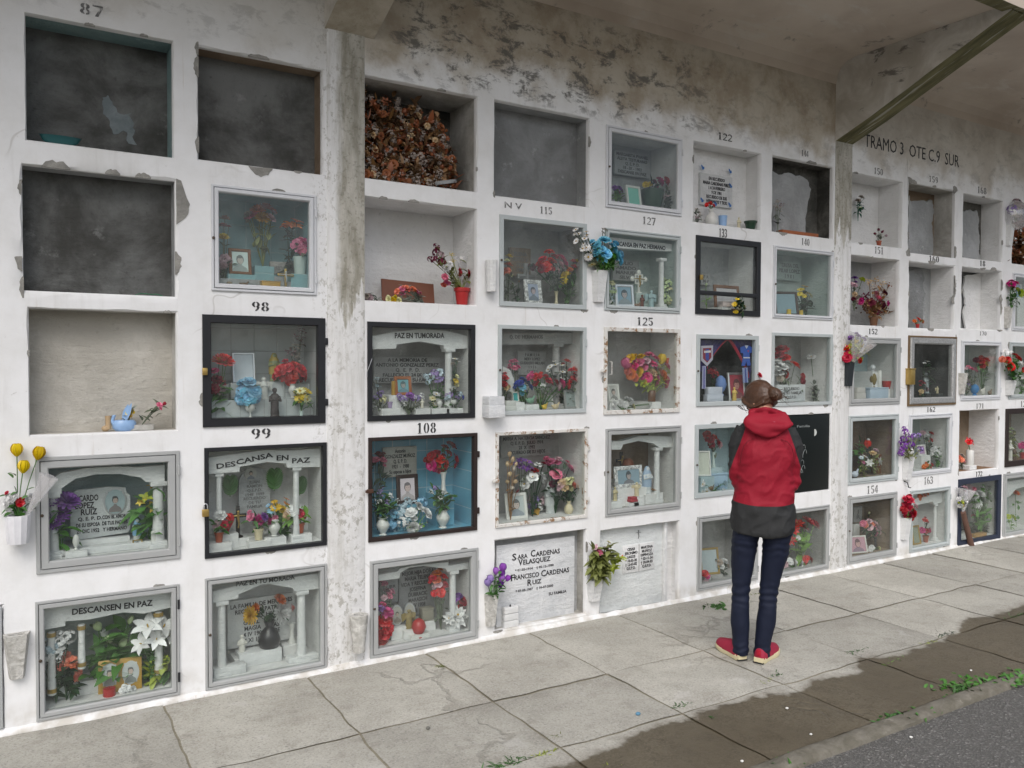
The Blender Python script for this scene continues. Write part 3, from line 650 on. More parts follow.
closing('a1', 0, 0, 200, [(392, 372), (425, 365), (440, 410), (460, 435), (500, 440), (515, 490), (520, 550), (495, 545), (480, 500), (455, 515), (430, 505), (415, 470), (398, 430)], M_REM, .1685, 'paint_remnant', .001)
closing('j1', 924, 150, 100, [(295, 475), (330, 468), (360, 462), (415, 470), (425, 530), (420, 600), (430, 700), (420, 790), (440, 840), (295, 830)], recess_mat('pale'), .18)
closing('i1', 924, 150, 100, [(-120, 385), (0, 392), (62, 385), (78, 480), (58, 560), (72, 700), (60, 860), (-120, 830)], recess_mat('pale'), .18)
closing('i2', 830, 220, 100, [(600, 390), (715, 378), (726, 440), (712, 520), (738, 560), (720, 620), (714, 700), (720, 860), (600, 850)], recess_mat('mid'), .19)
closing('j2', 924, 230, 100, [(318, 350), (440, 330), (440, 790), (325, 790), (300, 640), (322, 560), (305, 470)], recess_mat('white'), .19)
# painted numbers and the section sign
def stencil(ch):                            # thick-and-thin stencil figures in a box 1 high, as bands of quads
    T, t_ = .20, .11; W = .62; q = []
    def arc(cx, cy, rx, ry, a0, a1, n=14):
        o, i_ = [], []
        for k in range(n+1):
            a = R_(a0+(a1-a0)*k/n); th = t_+(T-t_)*abs(math.cos(a))**1.3
            o.append((cx+rx*math.cos(a), cy+ry*math.sin(a))); i_.append((cx+(rx-th)*math.cos(a), cy+(ry-th*.8)*math.sin(a)))
        for k in range(n): q.append((o[k], o[k+1], i_[k+1], i_[k]))
    def bar(x0, y0, x1, y1): q.append(((x0, y0), (x1, y0), (x1, y1), (x0, y1)))
    c = W/2
    if ch == '0': arc(c, .5, c, .5, 98, 262); arc(c, .5, c, .5, -82, 82)
    elif ch == '1': bar(c-T/2, .07, c+T/2, 1); bar(c-.2, 0, c+.2, .05); q.append(((c-.24, .82), (c-T/2-.02, .82), (c-T/2-.02, .97), (c-.1, .9)))
    elif ch == '2': arc(c, .72, c, .28, -30, 160); q.append(((W-.2, .52), (W-.03, .56), (.24, .17), (.03, .14))); bar(0, 0, W, .12)
    elif ch == '3': arc(c, .74, c*.92, .26, -80, 80); arc(c, .27, c, .27, -80, 80); bar(.02, .88, c, 1); bar(.12, .47, c, .57); bar(.02, 0, c, .12); bar(.02, .74, .12, .86); bar(.02, .14, .12, .26)
    elif ch == '4': bar(W-.27, 0, W-.09, .2); bar(W-.27, .36, W-.09, 1); bar(0, .22, W, .33); q.append(((0, .36), (.12, .36), (W-.30, .95), (W-.30, .78)))
    elif ch == '5': arc(c, .31, c, .31, -150, 100); bar(.06, .56, .15, 1); bar(.18, .86, W-.04, 1)
    elif ch == '6': arc(c, .3, c, .3, 100, 260); arc(c, .3, c, .3, -80, 80); arc(c*1.25, .5, c*1.2, .5, 95, 175)
    elif ch == '7': bar(0, .86, W, 1); q.append(((W-.18, .82), (W, .82), (.34, 0), (.14, 0)))
    elif ch == '8':
        for cy, r, k in ((.75, .25, .88), (.26, .26, 1)): arc(c, cy, c*k, r, 100, 260); arc(c, cy, c*k, r, -80, 80)
    elif ch == '9': arc(c, .7, c, .3, 100, 260); arc(c, .7, c, .3, -80, 80); arc(c*.75, .5, c*1.2, .5, -85, -5)
    return q
def number(txt, px, py, hpx, faint=False, wpx=None):
    p = at(px, py, -.0015); h = hpx*mpp(p); w = abs(at(px+wpx/2, py).x-at(px-wpx/2, py).x); cw = w/(len(txt)*.75-.13); mb = MB()
    for i, ch in enumerate(txt):
        for k, f in enumerate(stencil(ch)):
            vs = [((x+i*.75)*cw-w/2, y_, z*h-h/2) for y_ in (-.0006-k*4e-6, .0006) for x, z in f]
            mb.add(vs, [(0, 1, 2, 3), (7, 6, 5, 4), (0, 4, 5, 1), (1, 5, 6, 2), (2, 6, 7, 3), (3, 7, 4, 0)])
    mb.obj('painted_number', M_STENCILF if faint else M_STENCIL, HALL, p, smooth=False)
for a in [('87', 91.5, 10, 11, True, 23), ('98', 260.5, 306.5, 9, False, 17), ('99', 261, 433.5, 10, False, 19), ('108', 426.5, 428, 10.5, False, 19), ('115', 546, 210.5, 7, True, 12), ('127', 649, 221, 7.5, True, 13), ('125', 645, 321.5, 8, False, 16),
          ('133', 723, 233, 8.5, False, 8), ('140', 805.5, 242, 7, True, 8), ('122', 725, 137, 7, False, 14), ('150', 878.5, 171.5, 6.5, True, 9), ('151', 879, 250.5, 7, True, 9), ('152', 873, 331.5, 5.5, False, 9), ('154', 872.5, 489.5, 8, True, 11), ('159', 933.5, 179.5, 6, True, 9),
          ('160', 934, 259, 6, False, 10), ('168', 982, 190.5, 6.5, True, 9), ('18', 982.5, 263.5, 5.5, False, 5.5), ('170', 983, 333.5, 4, True, 7), ('162', 931, 409.5, 5, False, 8.5), ('163', 928.5, 480.5, 7.5, True, 9), ('171', 980, 406, 5, True, 8), ('172', 979, 474, 5, False, 6.5), ('144', 805, 153.5, 6, True, 7), ('12', 1023, 404, 6, True, 5)]: number(*a)
sg = 'TRAMO 3  OTE C.9  SUR'
p0, p1 = at(864.5, 144.5, -.0015), at(959, 163.5, -.0015)
text_obj('painted_sign', sg, M_STENCIL, HALL, ((p0.x+p1.x)/2, -.0015, (p0.z+p1.z)/2+.02), .145, p1.x-p0.x, -.003, depth=.0006)
text_obj('painted_number', 'N V', M_STENCILF, HALL, at(513, 206, -.0015), .05, .12, .004, depth=.0006)
# broken plaster around old openings
def chip(pts, proud=.0025):
    w = [at(x, y) for x, y in pts]; out = []
    for i, a in enumerate(w):
        b = w[(i+1) % len(w)]
        for s in range(3):
            q = a.lerp(b, s/3); out.append((q.x+rnd.uniform(-.004, .004), q.z+rnd.uniform(-.004, .004)))
    MB().prism(out, -proud, .002).obj('plaster_scar', M_CONC, HALL, smooth=False)
for pts in [[(176.5, 178), (182, 181), (190, 205), (188, 214), (177, 224)], [(176.8, 258), (180.5, 262), (179, 270), (177, 273)], [(15, 257), (21.5, 256), (22, 272), (17, 268)], [(20.5, 180), (18, 188), (21, 196), (22.5, 178)],
            [(249, 166), (273, 168.6), (268, 174.5), (261, 177), (255, 173)], [(908, 177), (911, 177.5), (914, 182), (909.5, 184)], [(953, 186), (956.5, 187), (957.5, 191), (954, 194)], [(953.5, 295), (951, 298), (952, 303), (954.2, 304)],
            [(1001, 294), (999, 299), (1001, 304), (1002.5, 300)], [(928, 261), (936, 261.5), (934, 264), (929, 264)], [(980, 267.5), (986, 268), (984, 270), (981, 270)],
            [(905.5, 252), (909, 248), (910, 256), (907, 256)], [(838, 563), (841, 566), (839, 570), (835, 569)]]: chip(pts)

# ------------------------------------------------------------------ things in the niches
class Ctx: pass
cx_ = Ctx()
def use(key, ox, oy, w):                    # niche and the stretch of photo its numbers below were read from
    cx_.n = NI[key]; cx_.ox, cx_.oy, cx_.s = ox, oy, w/768
def P(x, y, Y=0.1): return at(cx_.ox+x*cx_.s, cx_.oy+y*cx_.s, Y)
def S(v, p): return v*cx_.s*mpp(p)
def lab(d, loc=None):
    l = d if loc == '' else d+' '+(loc or cx_.n.loc)
    return l
def base(x, y, Y=None, w=.06, hang=False):  # where a thing stands; a ledge is built under it when it stands above the niche's floor
    n = cx_.n
    if Y is None:
        v = ray(cx_.ox+x*cx_.s, cx_.oy+y*cx_.s); t = (n.zf-CAMH)/v.z if abs(v.z) > 1e-4 else -1
        Y = (CAM+v*t).y if t > 0 else .1
        Y = min(max(Y, n.y0+.03), n.depth-.05, .17)
    p = P(x, y, Y)
    if hang: return p
    if p.z < n.zf+.025: p.z = n.zf
    else: n.ris.append((p.x, w, Y, p.z))
    return p
VS = dict(amphora=([(.17, 0), (.19, .03), (.11, .1), (.27, .42), (.31, .6), (.2, .82), (.16, .88), (.24, 1), (.20, .98), (.12, .85)], 12),
 slim=([(.16, 0), (.17, .04), (.1, .3), (.08, .6), (.11, .85), (.16, 1), (.13, .98), (.07, .8)], 12), pot=([(.30, 0), (.40, .80), (.46, .81), (.47, 1), (.42, 1), (.38, .85)], 16),
 cup=([(.30, 0), (.34, .5), (.38, 1), (.34, 1), (.30, .6)], 14), bulb=([(.2, 0), (.3, .1), (.38, .35), (.28, .62), (.12, .8), (.19, 1), (.15, .98), (.1, .8)], 14), basket=([(.55, 0), (.72, .5), (.8, 1), (.72, 1), (.6, .6)], 16),
 goblet=([(.2, 0), (.06, .06), (.05, .35), (.28, .5), (.34, .75), (.26, 1), (.22, 1), (.25, .7)], 14), jar=([(.3, 0), (.33, .05), (.33, .95), (.28, 1), (.25, .95)], 14))
CER = {'white': 'd4d4d0', 'cream': 'cfc4a4', 'terra': '9a5038', 'red': 'a82a2a', 'black': '1c1c20', 'brown': '6a4a34', 'darkgreen': '24402f', 'glass': 'b8c8c4', 'blue': '8fb0d8', 'grey': '8a8c8a', 'teal': '2a5a5c', 'gold': 'b08a3a', 'yellow': 'd0b040', 'lilac': 'a898b8'}
def cer(c): return mk('ceramic_'+c, CER[c], .3, .1, 30, spec=.5)
def vase(desc, x, y0, y1, shape='amphora', col='white', wr=1.0, Y=None, loc=None, name='vase', cat=None, hang=False):
    p = base(x, y1, Y, .07, hang); h = S(y1-y0, p); pr, n = VS[shape]
    v = thing(name, p, lab(desc, loc), cat or name, 'vases and pots in the niches')
    MB().lathe([(r*h*wr, z*h) for r, z in pr], n, caps=True).obj('body', cer(col), v, angle=50)
    return p, h
def flowers(desc, b, fl, lv=None, Y=None, loc=None, name='flower_bouquet', cat='flowers', hang=False, stems=True, face=None, spread=1.0, group='artificial flowers on the wall'):
    """b: foot of the stems, or (point) ; fl: list of (x, y, r, kind, colour)"""
    p = b if isinstance(b, Vector) else base(b[0], b[1], Y, .05, True)
    if not isinstance(b, Vector): p.z = cx_.n.zf
    Y0 = p.y; th = thing(name, p, lab(desc, loc), cat, group)
    cs = []
    for x, y, r, kind, col in fl:
        q0 = P(x, y, Y0); R = S(r, q0)
        yy = Y0+rnd.uniform(-.3, .3)*R
        if not hang and stems != 'out': yy = min(max(yy, .012+R*.75), cx_.n.depth-.01)
        q = P(x, y, yy); cs.append((q, R, kind, col))
        if kind in ('rose', 'carn', 'cluster', 'daisy') and R > .009 and rnd.random() < .75:
            a_ = rnd.random()*6.28; cs.append((q+Vector((math.cos(a_), rnd.uniform(0, .5), math.sin(a_)))*R*1.05, R*rnd.uniform(.5, .68), kind, col))
    cen = sum((c[0] for c in cs), Vector())/len(cs); cen2 = cen.lerp(p, .25)
    for q, R, kind, col in cs:
        d = (q-cen2)+Vector((0, -1.0, .25))*max(.03, R) if face is None else Vector(face)
        if kind == 'tulip': d = (q-p)+Vector((0, 0, .1))
        put_blossom('blossom', th, q-p, R, kind, col, d)
    mb = MB()
    if stems:
        for q, R, kind, col in cs:
            e = q-p; mid = e*.55+Vector((rnd.uniform(-.004, .004), .006, .01))
            mb.tube([(0, 0, .0), mid, e], .0022, 5)
    if lv:
        col, nn, L = lv[:3]; Lm = S(L, p)
        for i in range(nn):
            c = cs[i % len(cs)][0]; o = c.lerp(p, rnd.uniform(.08, .8) if not hang else rnd.uniform(.05, .6))+Vector((rnd.gauss(0, .25), rnd.gauss(0, .15), rnd.gauss(0, .2)))*Lm*spread
            d = Vector((rnd.uniform(-1, 1), rnd.uniform(-.9, .35), rnd.uniform(-.35, 1)))
            e = o+d.normalized()*Lm
            if not hang and stems != 'out':
                if o.y < .025: o.y = .025
                if e.y < .015: d.y = abs(d.y)
                lo = cx_.n.x0+.012; hi = cx_.n.x1-.012
                o.x = min(max(o.x, lo), hi)
                if not lo < o.x+d.normalized().x*Lm < hi: d.x = -d.x*.4
                o.z = max(o.z, cx_.n.zf+.01)
                if o.z+d.normalized().z*Lm > cx_.n.z1-.01: d.z = -.2
            mb.leaf(o-p, d, Lm*rnd.uniform(.7, 1.2), Lm*rnd.uniform(.38, .55), rnd.uniform(.1, .5))
        mb.obj('foliage', leaf_mat(col), th, angle=75)
    elif mb.v: mb.obj('stems', leaf_mat('green'), th)
    return th
def potted(desc, vx, vy0, vy1, shape, col, fl, lv, Y=None, wr=1.0, dv=None, loc=None):
    """flowers standing in a vase: the vase is one thing, the flowers another"""
    p, h = vase(dv or ('vase under '+desc), vx, vy0, vy1, shape, col, wr, Y, loc=loc)
    return flowers(desc, p+Vector((0, 0, h*.93)), fl, lv, loc=loc)
SKIN = paint('c8a088', .6); HAIRK = paint('2a201c', .7); CLOTHS = [paint(c, .7) for c in ('5a6a88', '8a5048', '6e6e6a', 'a8a49a', '3e4a44')]
def portrait(mb, w, h, bg=1):               # plain likeness: backdrop, shoulders, head, hair (materials 0..3)
    mb.prism([(-w/2, 0), (w/2, 0), (w/2, h), (-w/2, h)], -.001, .001, 0)
    s = min(w, h); el = lambda rx, rz, cx, cz, n=20: [(cx*s+rx*s*math.cos(6.2832*a/n), cz*h+rz*s*math.sin(6.2832*a/n)) for a in range(n)]
    sh = [(-.46, 0), (.46, 0), (.44, .12), (.38, .20), (.26, .26), (.13, .31), (.10, .38), (-.10, .38), (-.13, .31), (-.26, .26), (-.38, .20), (-.44, .12)]
    mb.prism([(x*s, z*h) for x, z in sh], -.0022, -.0012, 1)
    mb.prism(el(.225, .29, 0, .60), -.0027, -.0017, 3); mb.prism(el(.17, .225, .01, .555), -.0034, -.0024, 2)
    mb.prism(el(.19, .09, -.02, .72), -.0041, -.0031, 3)
    for x in (-.065, .08): mb.prism(el(.028, .016, x, .575, 8), -.0041, -.0036, 3)
    mb.prism(el(.045, .014, .01, .47, 8), -.0041, -.0036, 1)
def pmats(bg, tint=.45):                    # faded print tones
    b = hx(bg); f = lambda c, k: tuple(x*(1-k)+y*k for x, y in zip(hx(c), b))
    i = rnd.randrange(5); c = ('5a6478', '6a5048', '5e5e5a', '8a867e', '3e4a44')[i]
    P_ = lambda nm, c_: mk('print_%s_%s_%d' % (nm, bg, i), c_, .35, .1, 60)
    return [P_('backdrop', b), P_('cloth', f(c, tint)), P_('skin', f('c0a090', tint)), P_('hair', f('2c2624', tint*.55))]
def photo(desc, x0, y0, x1, y1, Y=.08, frame='wood', fw=.13, lean=10, bg='b8c4c8', loc=None, subject=True, yaw=0, inset=None, plain=None):
    n = cx_.n; p = base((x0+x1)/2, y1, Y, abs(P(x1, y1, Y).x-P(x0, y1, Y).x)*.9)
    w = abs(P(x1, y1, p.y).x-P(x0, y1, p.y).x); h = S(y1-y0, p)
    o = thing('photo_frame', p, lab(desc, loc), 'photo frame', 'framed photographs in the niches')
    o.rotation_euler = (R_(-lean), 0, R_(yaw))
    FM = {'wood': paint('7a4f30', .5, var=.2), 'dark': paint('33221c', .45, var=.2), 'silver': M_SILVER, 'white': paint('d6d6d2', .45), 'gold': M_GILT, 'orange': paint('9c5c30', .5, var=.2), 'grey': paint('8b8d8c', .5), 'lace': cement_material('lacy_white', (.4, .4, .4), (.82, .82, .82), 70, (.45, .55))}[frame]
    f = fw*min(w, h)
    MB().ring(-w/2, w/2, 0, h, [(0, .008), (0, -.004), (f*.3, -.008), (f*.8, -.007), (f, -.003), (f, .008)]).obj('frame', FM, o, angle=25)
    mb = MB(); W2, H2 = w-2*f*.9, h-2*f*.9
    if subject: portrait(mb, W2, H2)
    else: mb.box(-W2/2, W2/2, -.001, .001, 0, H2)
    mb.v = [(x, y+.001, z+f*.9) for x, y, z in mb.v]
    mb.obj('photo', pmats(bg), o, smooth=False)
    MB().box(-w*.06, w*.06, .008, .03, 0, h*.7).obj('stand', FM, o, smooth=False)
    return o
def plaque(desc, x0, y0, x1, y1, txt, Y=None, mat=None, ink=None, loc=None, fill=.86, shape=None, fh=.8, name='memorial_plaque', align='CENTER'):
    n = cx_.n; Y = n.depth-.022 if Y is None else Y
    a, b = P(x0, (y0+y1)/2, Y), P(x1, (y0+y1)/2, Y); w = b.x-a.x; cxm = (a.x+b.x)/2
    t_, b_ = P((x0+x1)/2, y0, Y), P((x0+x1)/2, y1, Y); h = t_.z-b_.z
    o = thing(name, (cxm, Y, b_.z), lab(desc, loc), 'plaque', 'inscribed memorial plaques')
    mb = MB()
    if shape: mb.prism([(u*w, v*h) for u, v in shape], -.004, .018)
    else: mb.box(-w/2, w/2, -.004, .018, 0, h, b=.003)
    mb.obj('slab', mat or M_MARBLE, o, angle=30)
    if txt:
        t = text_obj('lettering', txt, ink or M_INK, o, (0, -.0052, h*.5), .1, w*fill, .008, align=align)
        if t:
            zs = [v.co.z for v in t.data.vertices]; f = h*fh/(max(zs)-min(zs)); c = (max(zs)+min(zs))/2
            for v in t.data.vertices: v.co.z = (v.co.z-c)*f
            if align == 'LEFT':
                for v in t.data.vertices: v.co.x -= w*fill/2
    return o
def portal(desc, out, cols=(), txt=None, tb=None, Y=.055, th=.05, mat=None, rise=0, loc=None, base_blocks=True, gold=False):
    """little temple front: lintel outline in photo points, columns (x, top, foot, width), text with its box (x0, y0, x1, y1)"""
    n = cx_.n; mat = mat or M_WHITE
    p0 = Vector(((n.x0+n.x1)/2, Y, n.zf)); o = thing('memorial_portal', p0, lab(desc, loc), 'portal', 'miniature temple fronts in the niches')
    w = [P(x, y, Y)-p0 for x, y in out]
    MB().prism([(min(max(v.x, n.x0-p0.x+.003), n.x1-p0.x-.003), min(v.z, n.z1-n.zf-.003)) for v in w], 0, th).obj('lintel', mat, o, angle=25)
    for x, yt, yb, cw in cols:
        if gold: q0 = P(x, yb, Y+th*.5)
        else: q0 = P(x, yb, Y+th*.5)
        q = Vector((q0.x, Y+th*.5, max(q0.z, n.zf)))-p0; top = P(x, yt, Y+th*.5).z-p0.z; r = S(cw, q0)/2; q.z = 0 if not gold else q.z
        mb = MB(); H = top-q.z
        mb.lathe([(r, .01), (r, H*.1), (r*.86, H*.5), (r*.82, H*.97)], 14, (q.x, q.y, q.z)); cobj = mb.obj('column', mat, o, angle=40)
        if gold:
            for zz in (.02, H-.03): MB().lathe([(r*1.12, zz), (r*1.12, zz+.018)], 14, (q.x, q.y, q.z)).obj('ring', M_GILT, cobj)
        else:
            MB().box(q.x-r*1.6, q.x+r*1.6, q.y-r*1.5, q.y+r*1.5, q.z, q.z+.018, b=.002).box(q.x-r*1.3, q.x+r*1.3, q.y-r*1.3, q.y+r*1.3, q.z+.018, q.z+.032, b=.002).obj('base', mat, cobj)
            MB().box(q.x-r*1.3, q.x+r*1.3, q.y-r*1.2, q.y+r*1.2, top-.016, top+.004, b=.002).obj('capital', mat, cobj)
    if txt:
        x0, y0, x1, y1 = tb[:4]; a, b = P(x0, y0, Y-.002), P(x1, y1, Y-.002); rot = math.atan2(b.z-a.z, b.x-a.x)
        h = S(tb[4] if len(tb) > 4 else 22, a)
        text_obj('lettering', txt, M_INK if 'faint' not in desc else M_FADED, o, (a+b)/2-p0, h*1.35, (b-a).length, .012, rot=rot)
    return o
def step(desc, x0, x1, ytop, Y=.1, d=.08, loc=None, mat=None, yb=None):
    n = cx_.n; a, b = P(x0, ytop, Y), P(x1, ytop, Y); z = max(n.zf+.012, (a.z+b.z)/2)
    xa, xb_ = max(a.x, n.x0+.004), min(b.x, n.x1-.004)
    p = Vector(((xa+xb_)/2, Y, n.zf)); o = tag(MB().box(xa-p.x, xb_-p.x, 0, min(d, n.depth-Y-.004), 0.001, z-n.zf, b=.003).obj('step_block', mat or M_WHITE, None, p), lab(desc, loc), 'step block', 'step blocks inside the niches')
    return o
def saint(desc, x, y0, y1, col, veil=None, Y=None, loc=None, arms=True, wings=False, wr=1.0, cat='figurine', wood=None):
    p = base(x, y1, Y, .05); h = S(y1-y0, p); o = thing('figurine', p, lab(desc, loc), cat, 'devotional figurines')
    pr = [(.17, 0), (.18, .03), (.15, .05), (.16, .12), (.14, .35), (.15, .55), (.17, .70), (.12, .78), (.055, .81), (.06, .84), (.085, .88), (.09, .93), (.06, .98), (.015, 1)]
    mb = MB().lathe([(r*h*wr, z*h) for r, z in pr], 14, sy=.8)
    if arms:
        for s in (-1, 1): mb.tube([(s*.15*h*wr, 0, .70*h), (s*.19*h*wr, -.06*h, .56*h), (s*.03*h, -.15*h, .60*h)], [.05*h, .05*h, .03*h], 8)
    mb.obj('body', paint(col, .45, var=.15, scale=40), o, angle=60)
    if veil: MB().lathe([(.19*h*wr, .25*h), (.20*h*wr, .6*h), (.17*h*wr, .78*h), (.12*h, .87*h), (.11*h, .94*h), (.05*h, 1.02*h)], 14, (0, .03*h, 0), sy=.8).obj('veil', paint(veil, .5), o, angle=60)
    if wings:
        for s in (-1, 1): MB().prism([(s*.08*h, .5*h), (s*.38*h, .35*h), (s*.42*h, .75*h), (s*.2*h, .82*h), (s*.08*h, .72*h)], .06*h, .1*h).obj('wing', paint(col, .45, var=.15, scale=40), o)
    return o
def crucifix(desc, x, y0, y1, w, col='gold', Y=None, loc=None, ornate=False, foot=True, hang=False):
    p = base(x, y1, Y, .06, hang); h = S(y1-y0, p); W = S(w, p); t = h*.06; o = thing('crucifix', p, lab(desc, loc), 'crucifix')
    m_ = {'gold': M_GILT, 'dark': paint('2a2622', .4), 'silver': M_SILVER, 'grey': paint('7c7e7e', .5), 'white': paint('d8d8d2', .5)}[col]
    mb = MB().box(-t, t, -t*.5, t*.5, 0, h, b=t*.2).box(-W/2, W/2, -t*.51, t*.51, h*.62, h*.62+2*t, b=t*.2)
    if foot: mb.lathe([(h*.17, 0), (h*.15, h*.04), (h*.06, h*.08), (h*.03, h*.12)], 12)
    if ornate:
        for cx, cz in ((0, h), (-W/2, h*.62+t), (W/2, h*.62+t)): mb.ball((cx, 0, cz), t*2.2, t, t*2.2)
        mb.ring(-W*.3, W*.3, h*.62+t-W*.3, h*.62+t+W*.3, [(0, .004), (0, -.004), (t, -.004), (t, .004)])
    mb.obj('cross', m_, o, angle=40)
    mb = MB().tube([(0, -t, h*.30), (t*.4, -t*1.4, h*.45), (0, -t, h*.66), (0, -t*1.2, h*.78)], [t*.35, t*.5, t*.7, t*.6], 8)
    for s in (-1, 1): mb.tube([(0, -t, h*.70), (s*W*.42, -t*.8, h*.68)], [t*.4, t*.25], 6)
    mb.ball((0, -t*1.3, h*.82), t*.8); mb.obj('christ_figure', (M_SILVER if col == 'gold' else m_ if col == 'grey' else M_GILT), o)
    return o
def candle(desc, x, y0, y1, col='white', Y=None, loc=None, wr=.16):
    p = base(x, y1, Y, .04); h = S(y1-y0, p); o = thing('candle', p, lab(desc, loc), 'candle', 'candles in the niches')
    MB().lathe([(h*wr, 0), (h*wr, h*.9), (h*wr*.8, h*.93)], 12).obj('wax', cer(col), o); MB().tube([(0, 0, h*.92), (.001, 0, h)], .0012, 5).obj('wick', M_BLACK, o)
def trinket(desc, x, y, w, h, col, kind='box', Y=None, name='trinket', cat='ornament', loc=None):
    p = base(x, y, Y, .05); W, H = S(w, p), S(h, p); mb = MB(); m_ = cer(col) if col in CER else paint(col, .5, var=.12)
    if kind == 'box': mb.box(-W/2, W/2, -min(W/2, .025), min(W/2, .025), 0, H*.86, b=min(W, H)*.06).box(-W*.53, W*.53, -min(W/2, .025)*1.08, min(W/2, .025)*1.08, H*.86, H, b=min(W, H)*.05)
    elif kind == 'heart': mb.prism([(W*.5*math.sin(a)**3, H*.5+H*.5*(13*math.cos(a)-5*math.cos(2*a)-2*math.cos(3*a)-math.cos(4*a))/17) for a in [i*math.pi/12 for i in range(24)]], -.01, .01)
    elif kind == 'orb': mb.lathe([(W*.25, 0), (W*.3, H*.06), (W*.15, H*.15), (W*.36, H*.3), (W*.5, H*.55), (W*.38, H*.84), (W*.12, H*.98)], 14)
    elif kind == 'bird': mb.ball((0, 0, H*.4), W*.42, W*.28, H*.36).tube([(W*.25, 0, H*.5), (W*.4, 0, H*.8), (W*.5, 0, H*.95)], [W*.14, W*.09, W*.08], 8).tube([(-W*.3, 0, H*.45), (-W*.55, 0, H*.6)], [W*.16, W*.04], 8)
    elif kind == 'boot': mb.lathe([(W*.3, H*.15), (W*.28, H*.6), (W*.33, H), (W*.25, .97*H)], 10, (W*.15, 0, 0)).ball((-W*.1, 0, H*.2), W*.42, W*.28, H*.2)
    elif kind == 'book': mb.box(-W/2, W/2, -.02, .02, 0, H*.5, b=.002).box(-W*.42, W*.46, -.016, .024, H*.5, H, b=.002)
    o = tag(mb.obj(name, m_, None, p, angle=40), lab(desc, loc), cat, 'small ornaments in the niches')
    return o
GRPV = 'flower holders fixed to the wall'
def wallvase(desc, px, y0, y1, wt, wb, mat, style='taper', loc=''):
    p = at(px, y1, -.001); s = mpp(p); h = (y1-y0)*s; a, b = wt*s/2*.92, wb*s/2*.92
    o = thing('wall_vase', p, lab(desc, loc), 'wall vase', GRPV)
    mb = MB()
    if style == 'taper':
        d = a*1.15
        K = [(-b, 0, 0), (-b*.7, -d*.55, 0), (b*.7, -d*.55, 0), (b, 0, 0)]; T = [(-a, 0, h), (-a*.75, -d, h), (a*.75, -d, h), (a, 0, h)]; T2 = [(-a*.7, -.008, h), (-a*.5, -d*.8, h), (a*.5, -d*.8, h), (a*.7, -.008, h)]; T3 = [(x*.9, y*.9-.002, h*.7) for x, y, z in T2]
        vs = K+T+T2+T3; fs = [(3, 2, 1, 0)]
        for L in range(3):
            for i in range(4): fs.append((L*4+i, L*4+(i+1) % 4, L*4+4+(i+1) % 4, L*4+4+i))
        fs.append((12, 13, 14, 15)); mb.add(vs, fs)
    elif style == 'round':
        mb.lathe([(b, 0), (b*1.05, h*.2), (a, h*.96), (a, h), (a*.55, h), (a*.5, h*.6)], 16, (0, -a*.9, 0))
    elif style == 'ridged':
        n = 24; pr = []
        for zz, r in ((0, b), (h*.97, a), (h, a*.97), (h, a*.75), (h*.6, a*.7)): pr.append((zz, r))
        vs = []; fs = []
        for zz, r in pr:
            for k in range(n): w = r*(1+(.06 if k % 2 else 0)); vs.append((w*math.cos(6.2832*k/n), -a+w*math.sin(6.2832*k/n), zz))
        for i in range(len(pr)-1):
            for k in range(n): fs.append((i*n+k, i*n+(k+1) % n, (i+1)*n+(k+1) % n, (i+1)*n+k))
        fs.append(tuple(range(n))); fs.append(tuple(range(4*n, 5*n))); mb.add(vs, fs)
    elif style == 'block': mb.box(-a, a, -a*1.6, 0, 0, h*.6, b=.003).box(-a*.97, a*.97, -a*1.5, 0, h*.6, h, b=.003)
    mb.obj('holder', mat, o, angle=35)
    if style in ('taper', 'round'): MB().box(-a*.5, a*.5, -.012, .002, h*.55, h*.62).obj('bracket', M_CONC, o)
    return p, h, a
def wallflowers(desc, v, fl, lv, loc='', off=1.0, stems='out'):
    p, h, a = v
    return flowers(desc, p+Vector((0, -a*off, h*.8)), fl, lv, loc=loc, stems='out')
def finish():
    for n in NI.values():
        for i, (x, w, Y, z) in enumerate(n.ris):
            xa, xb_ = max(n.x0+.003, x-w/2-.02), min(n.x1-.003, x+w/2+.02); ya = max(n.y0+.004, Y-.035+i*.0013)
            z += -.0007*i
            MB().box(xa, xb_, ya, n.depth-.002, n.zf+.001, z, b=.002).obj('ledge', recess_mat(n.side), n.rec, smooth=False)

# ---- column a (far left)
use('a1', 0, 0, 200)
p = base(232, 560, .055); w = S(140, p); o = thing('bowl', p, 'dark teal oval dish on the floor of the teal rimmed niche', 'bowl')
MB().lathe([(w*.30, 0), (w*.44, w*.13), (w*.5, w*.25), (w*.53, w*.26), (w*.47, w*.25), (w*.35, w*.08)], 24, sy=.32).obj('body', cer('teal'), o, angle=60)
use('a2', 0, 160, 200)
pts = [P(520+i*20, 497+6*math.sin(i*1.7), .05) for i in range(6)]; p0 = pts[0].copy(); p0.z = cx_.n.zf
tag(MB().tube([Vector((q.x-p0.x, q.y-p0.y+.02*math.sin(i*2.1), .004+.01*abs(math.sin(i*1.9)))) for i, q in enumerate(pts)], .002, 5).obj('string', paint('2f7a55', .6), None, p0), 'loose green string lying in the dark niche', 'string')
use('a3', 0, 340, 200)
p = base(478, 342, .06); w = S(100, p); o = thing('swan_pot', p, 'light blue swan shaped flower pot in the open beige niche', 'pot')
mb = MB().lathe([(w*.30, 0), (w*.42, w*.12), (w*.42, w*.32), (w*.34, w*.42), (w*.30, w*.41), (w*.3, w*.3)], 18, sy=.7)
mb.tube([(-w*.32, 0, w*.25), (-w*.44, 0, w*.42), (-w*.34, 0, w*.62), (-w*.42, 0, w*.55)], [w*.11, w*.08, w*.06, w*.04], 8)
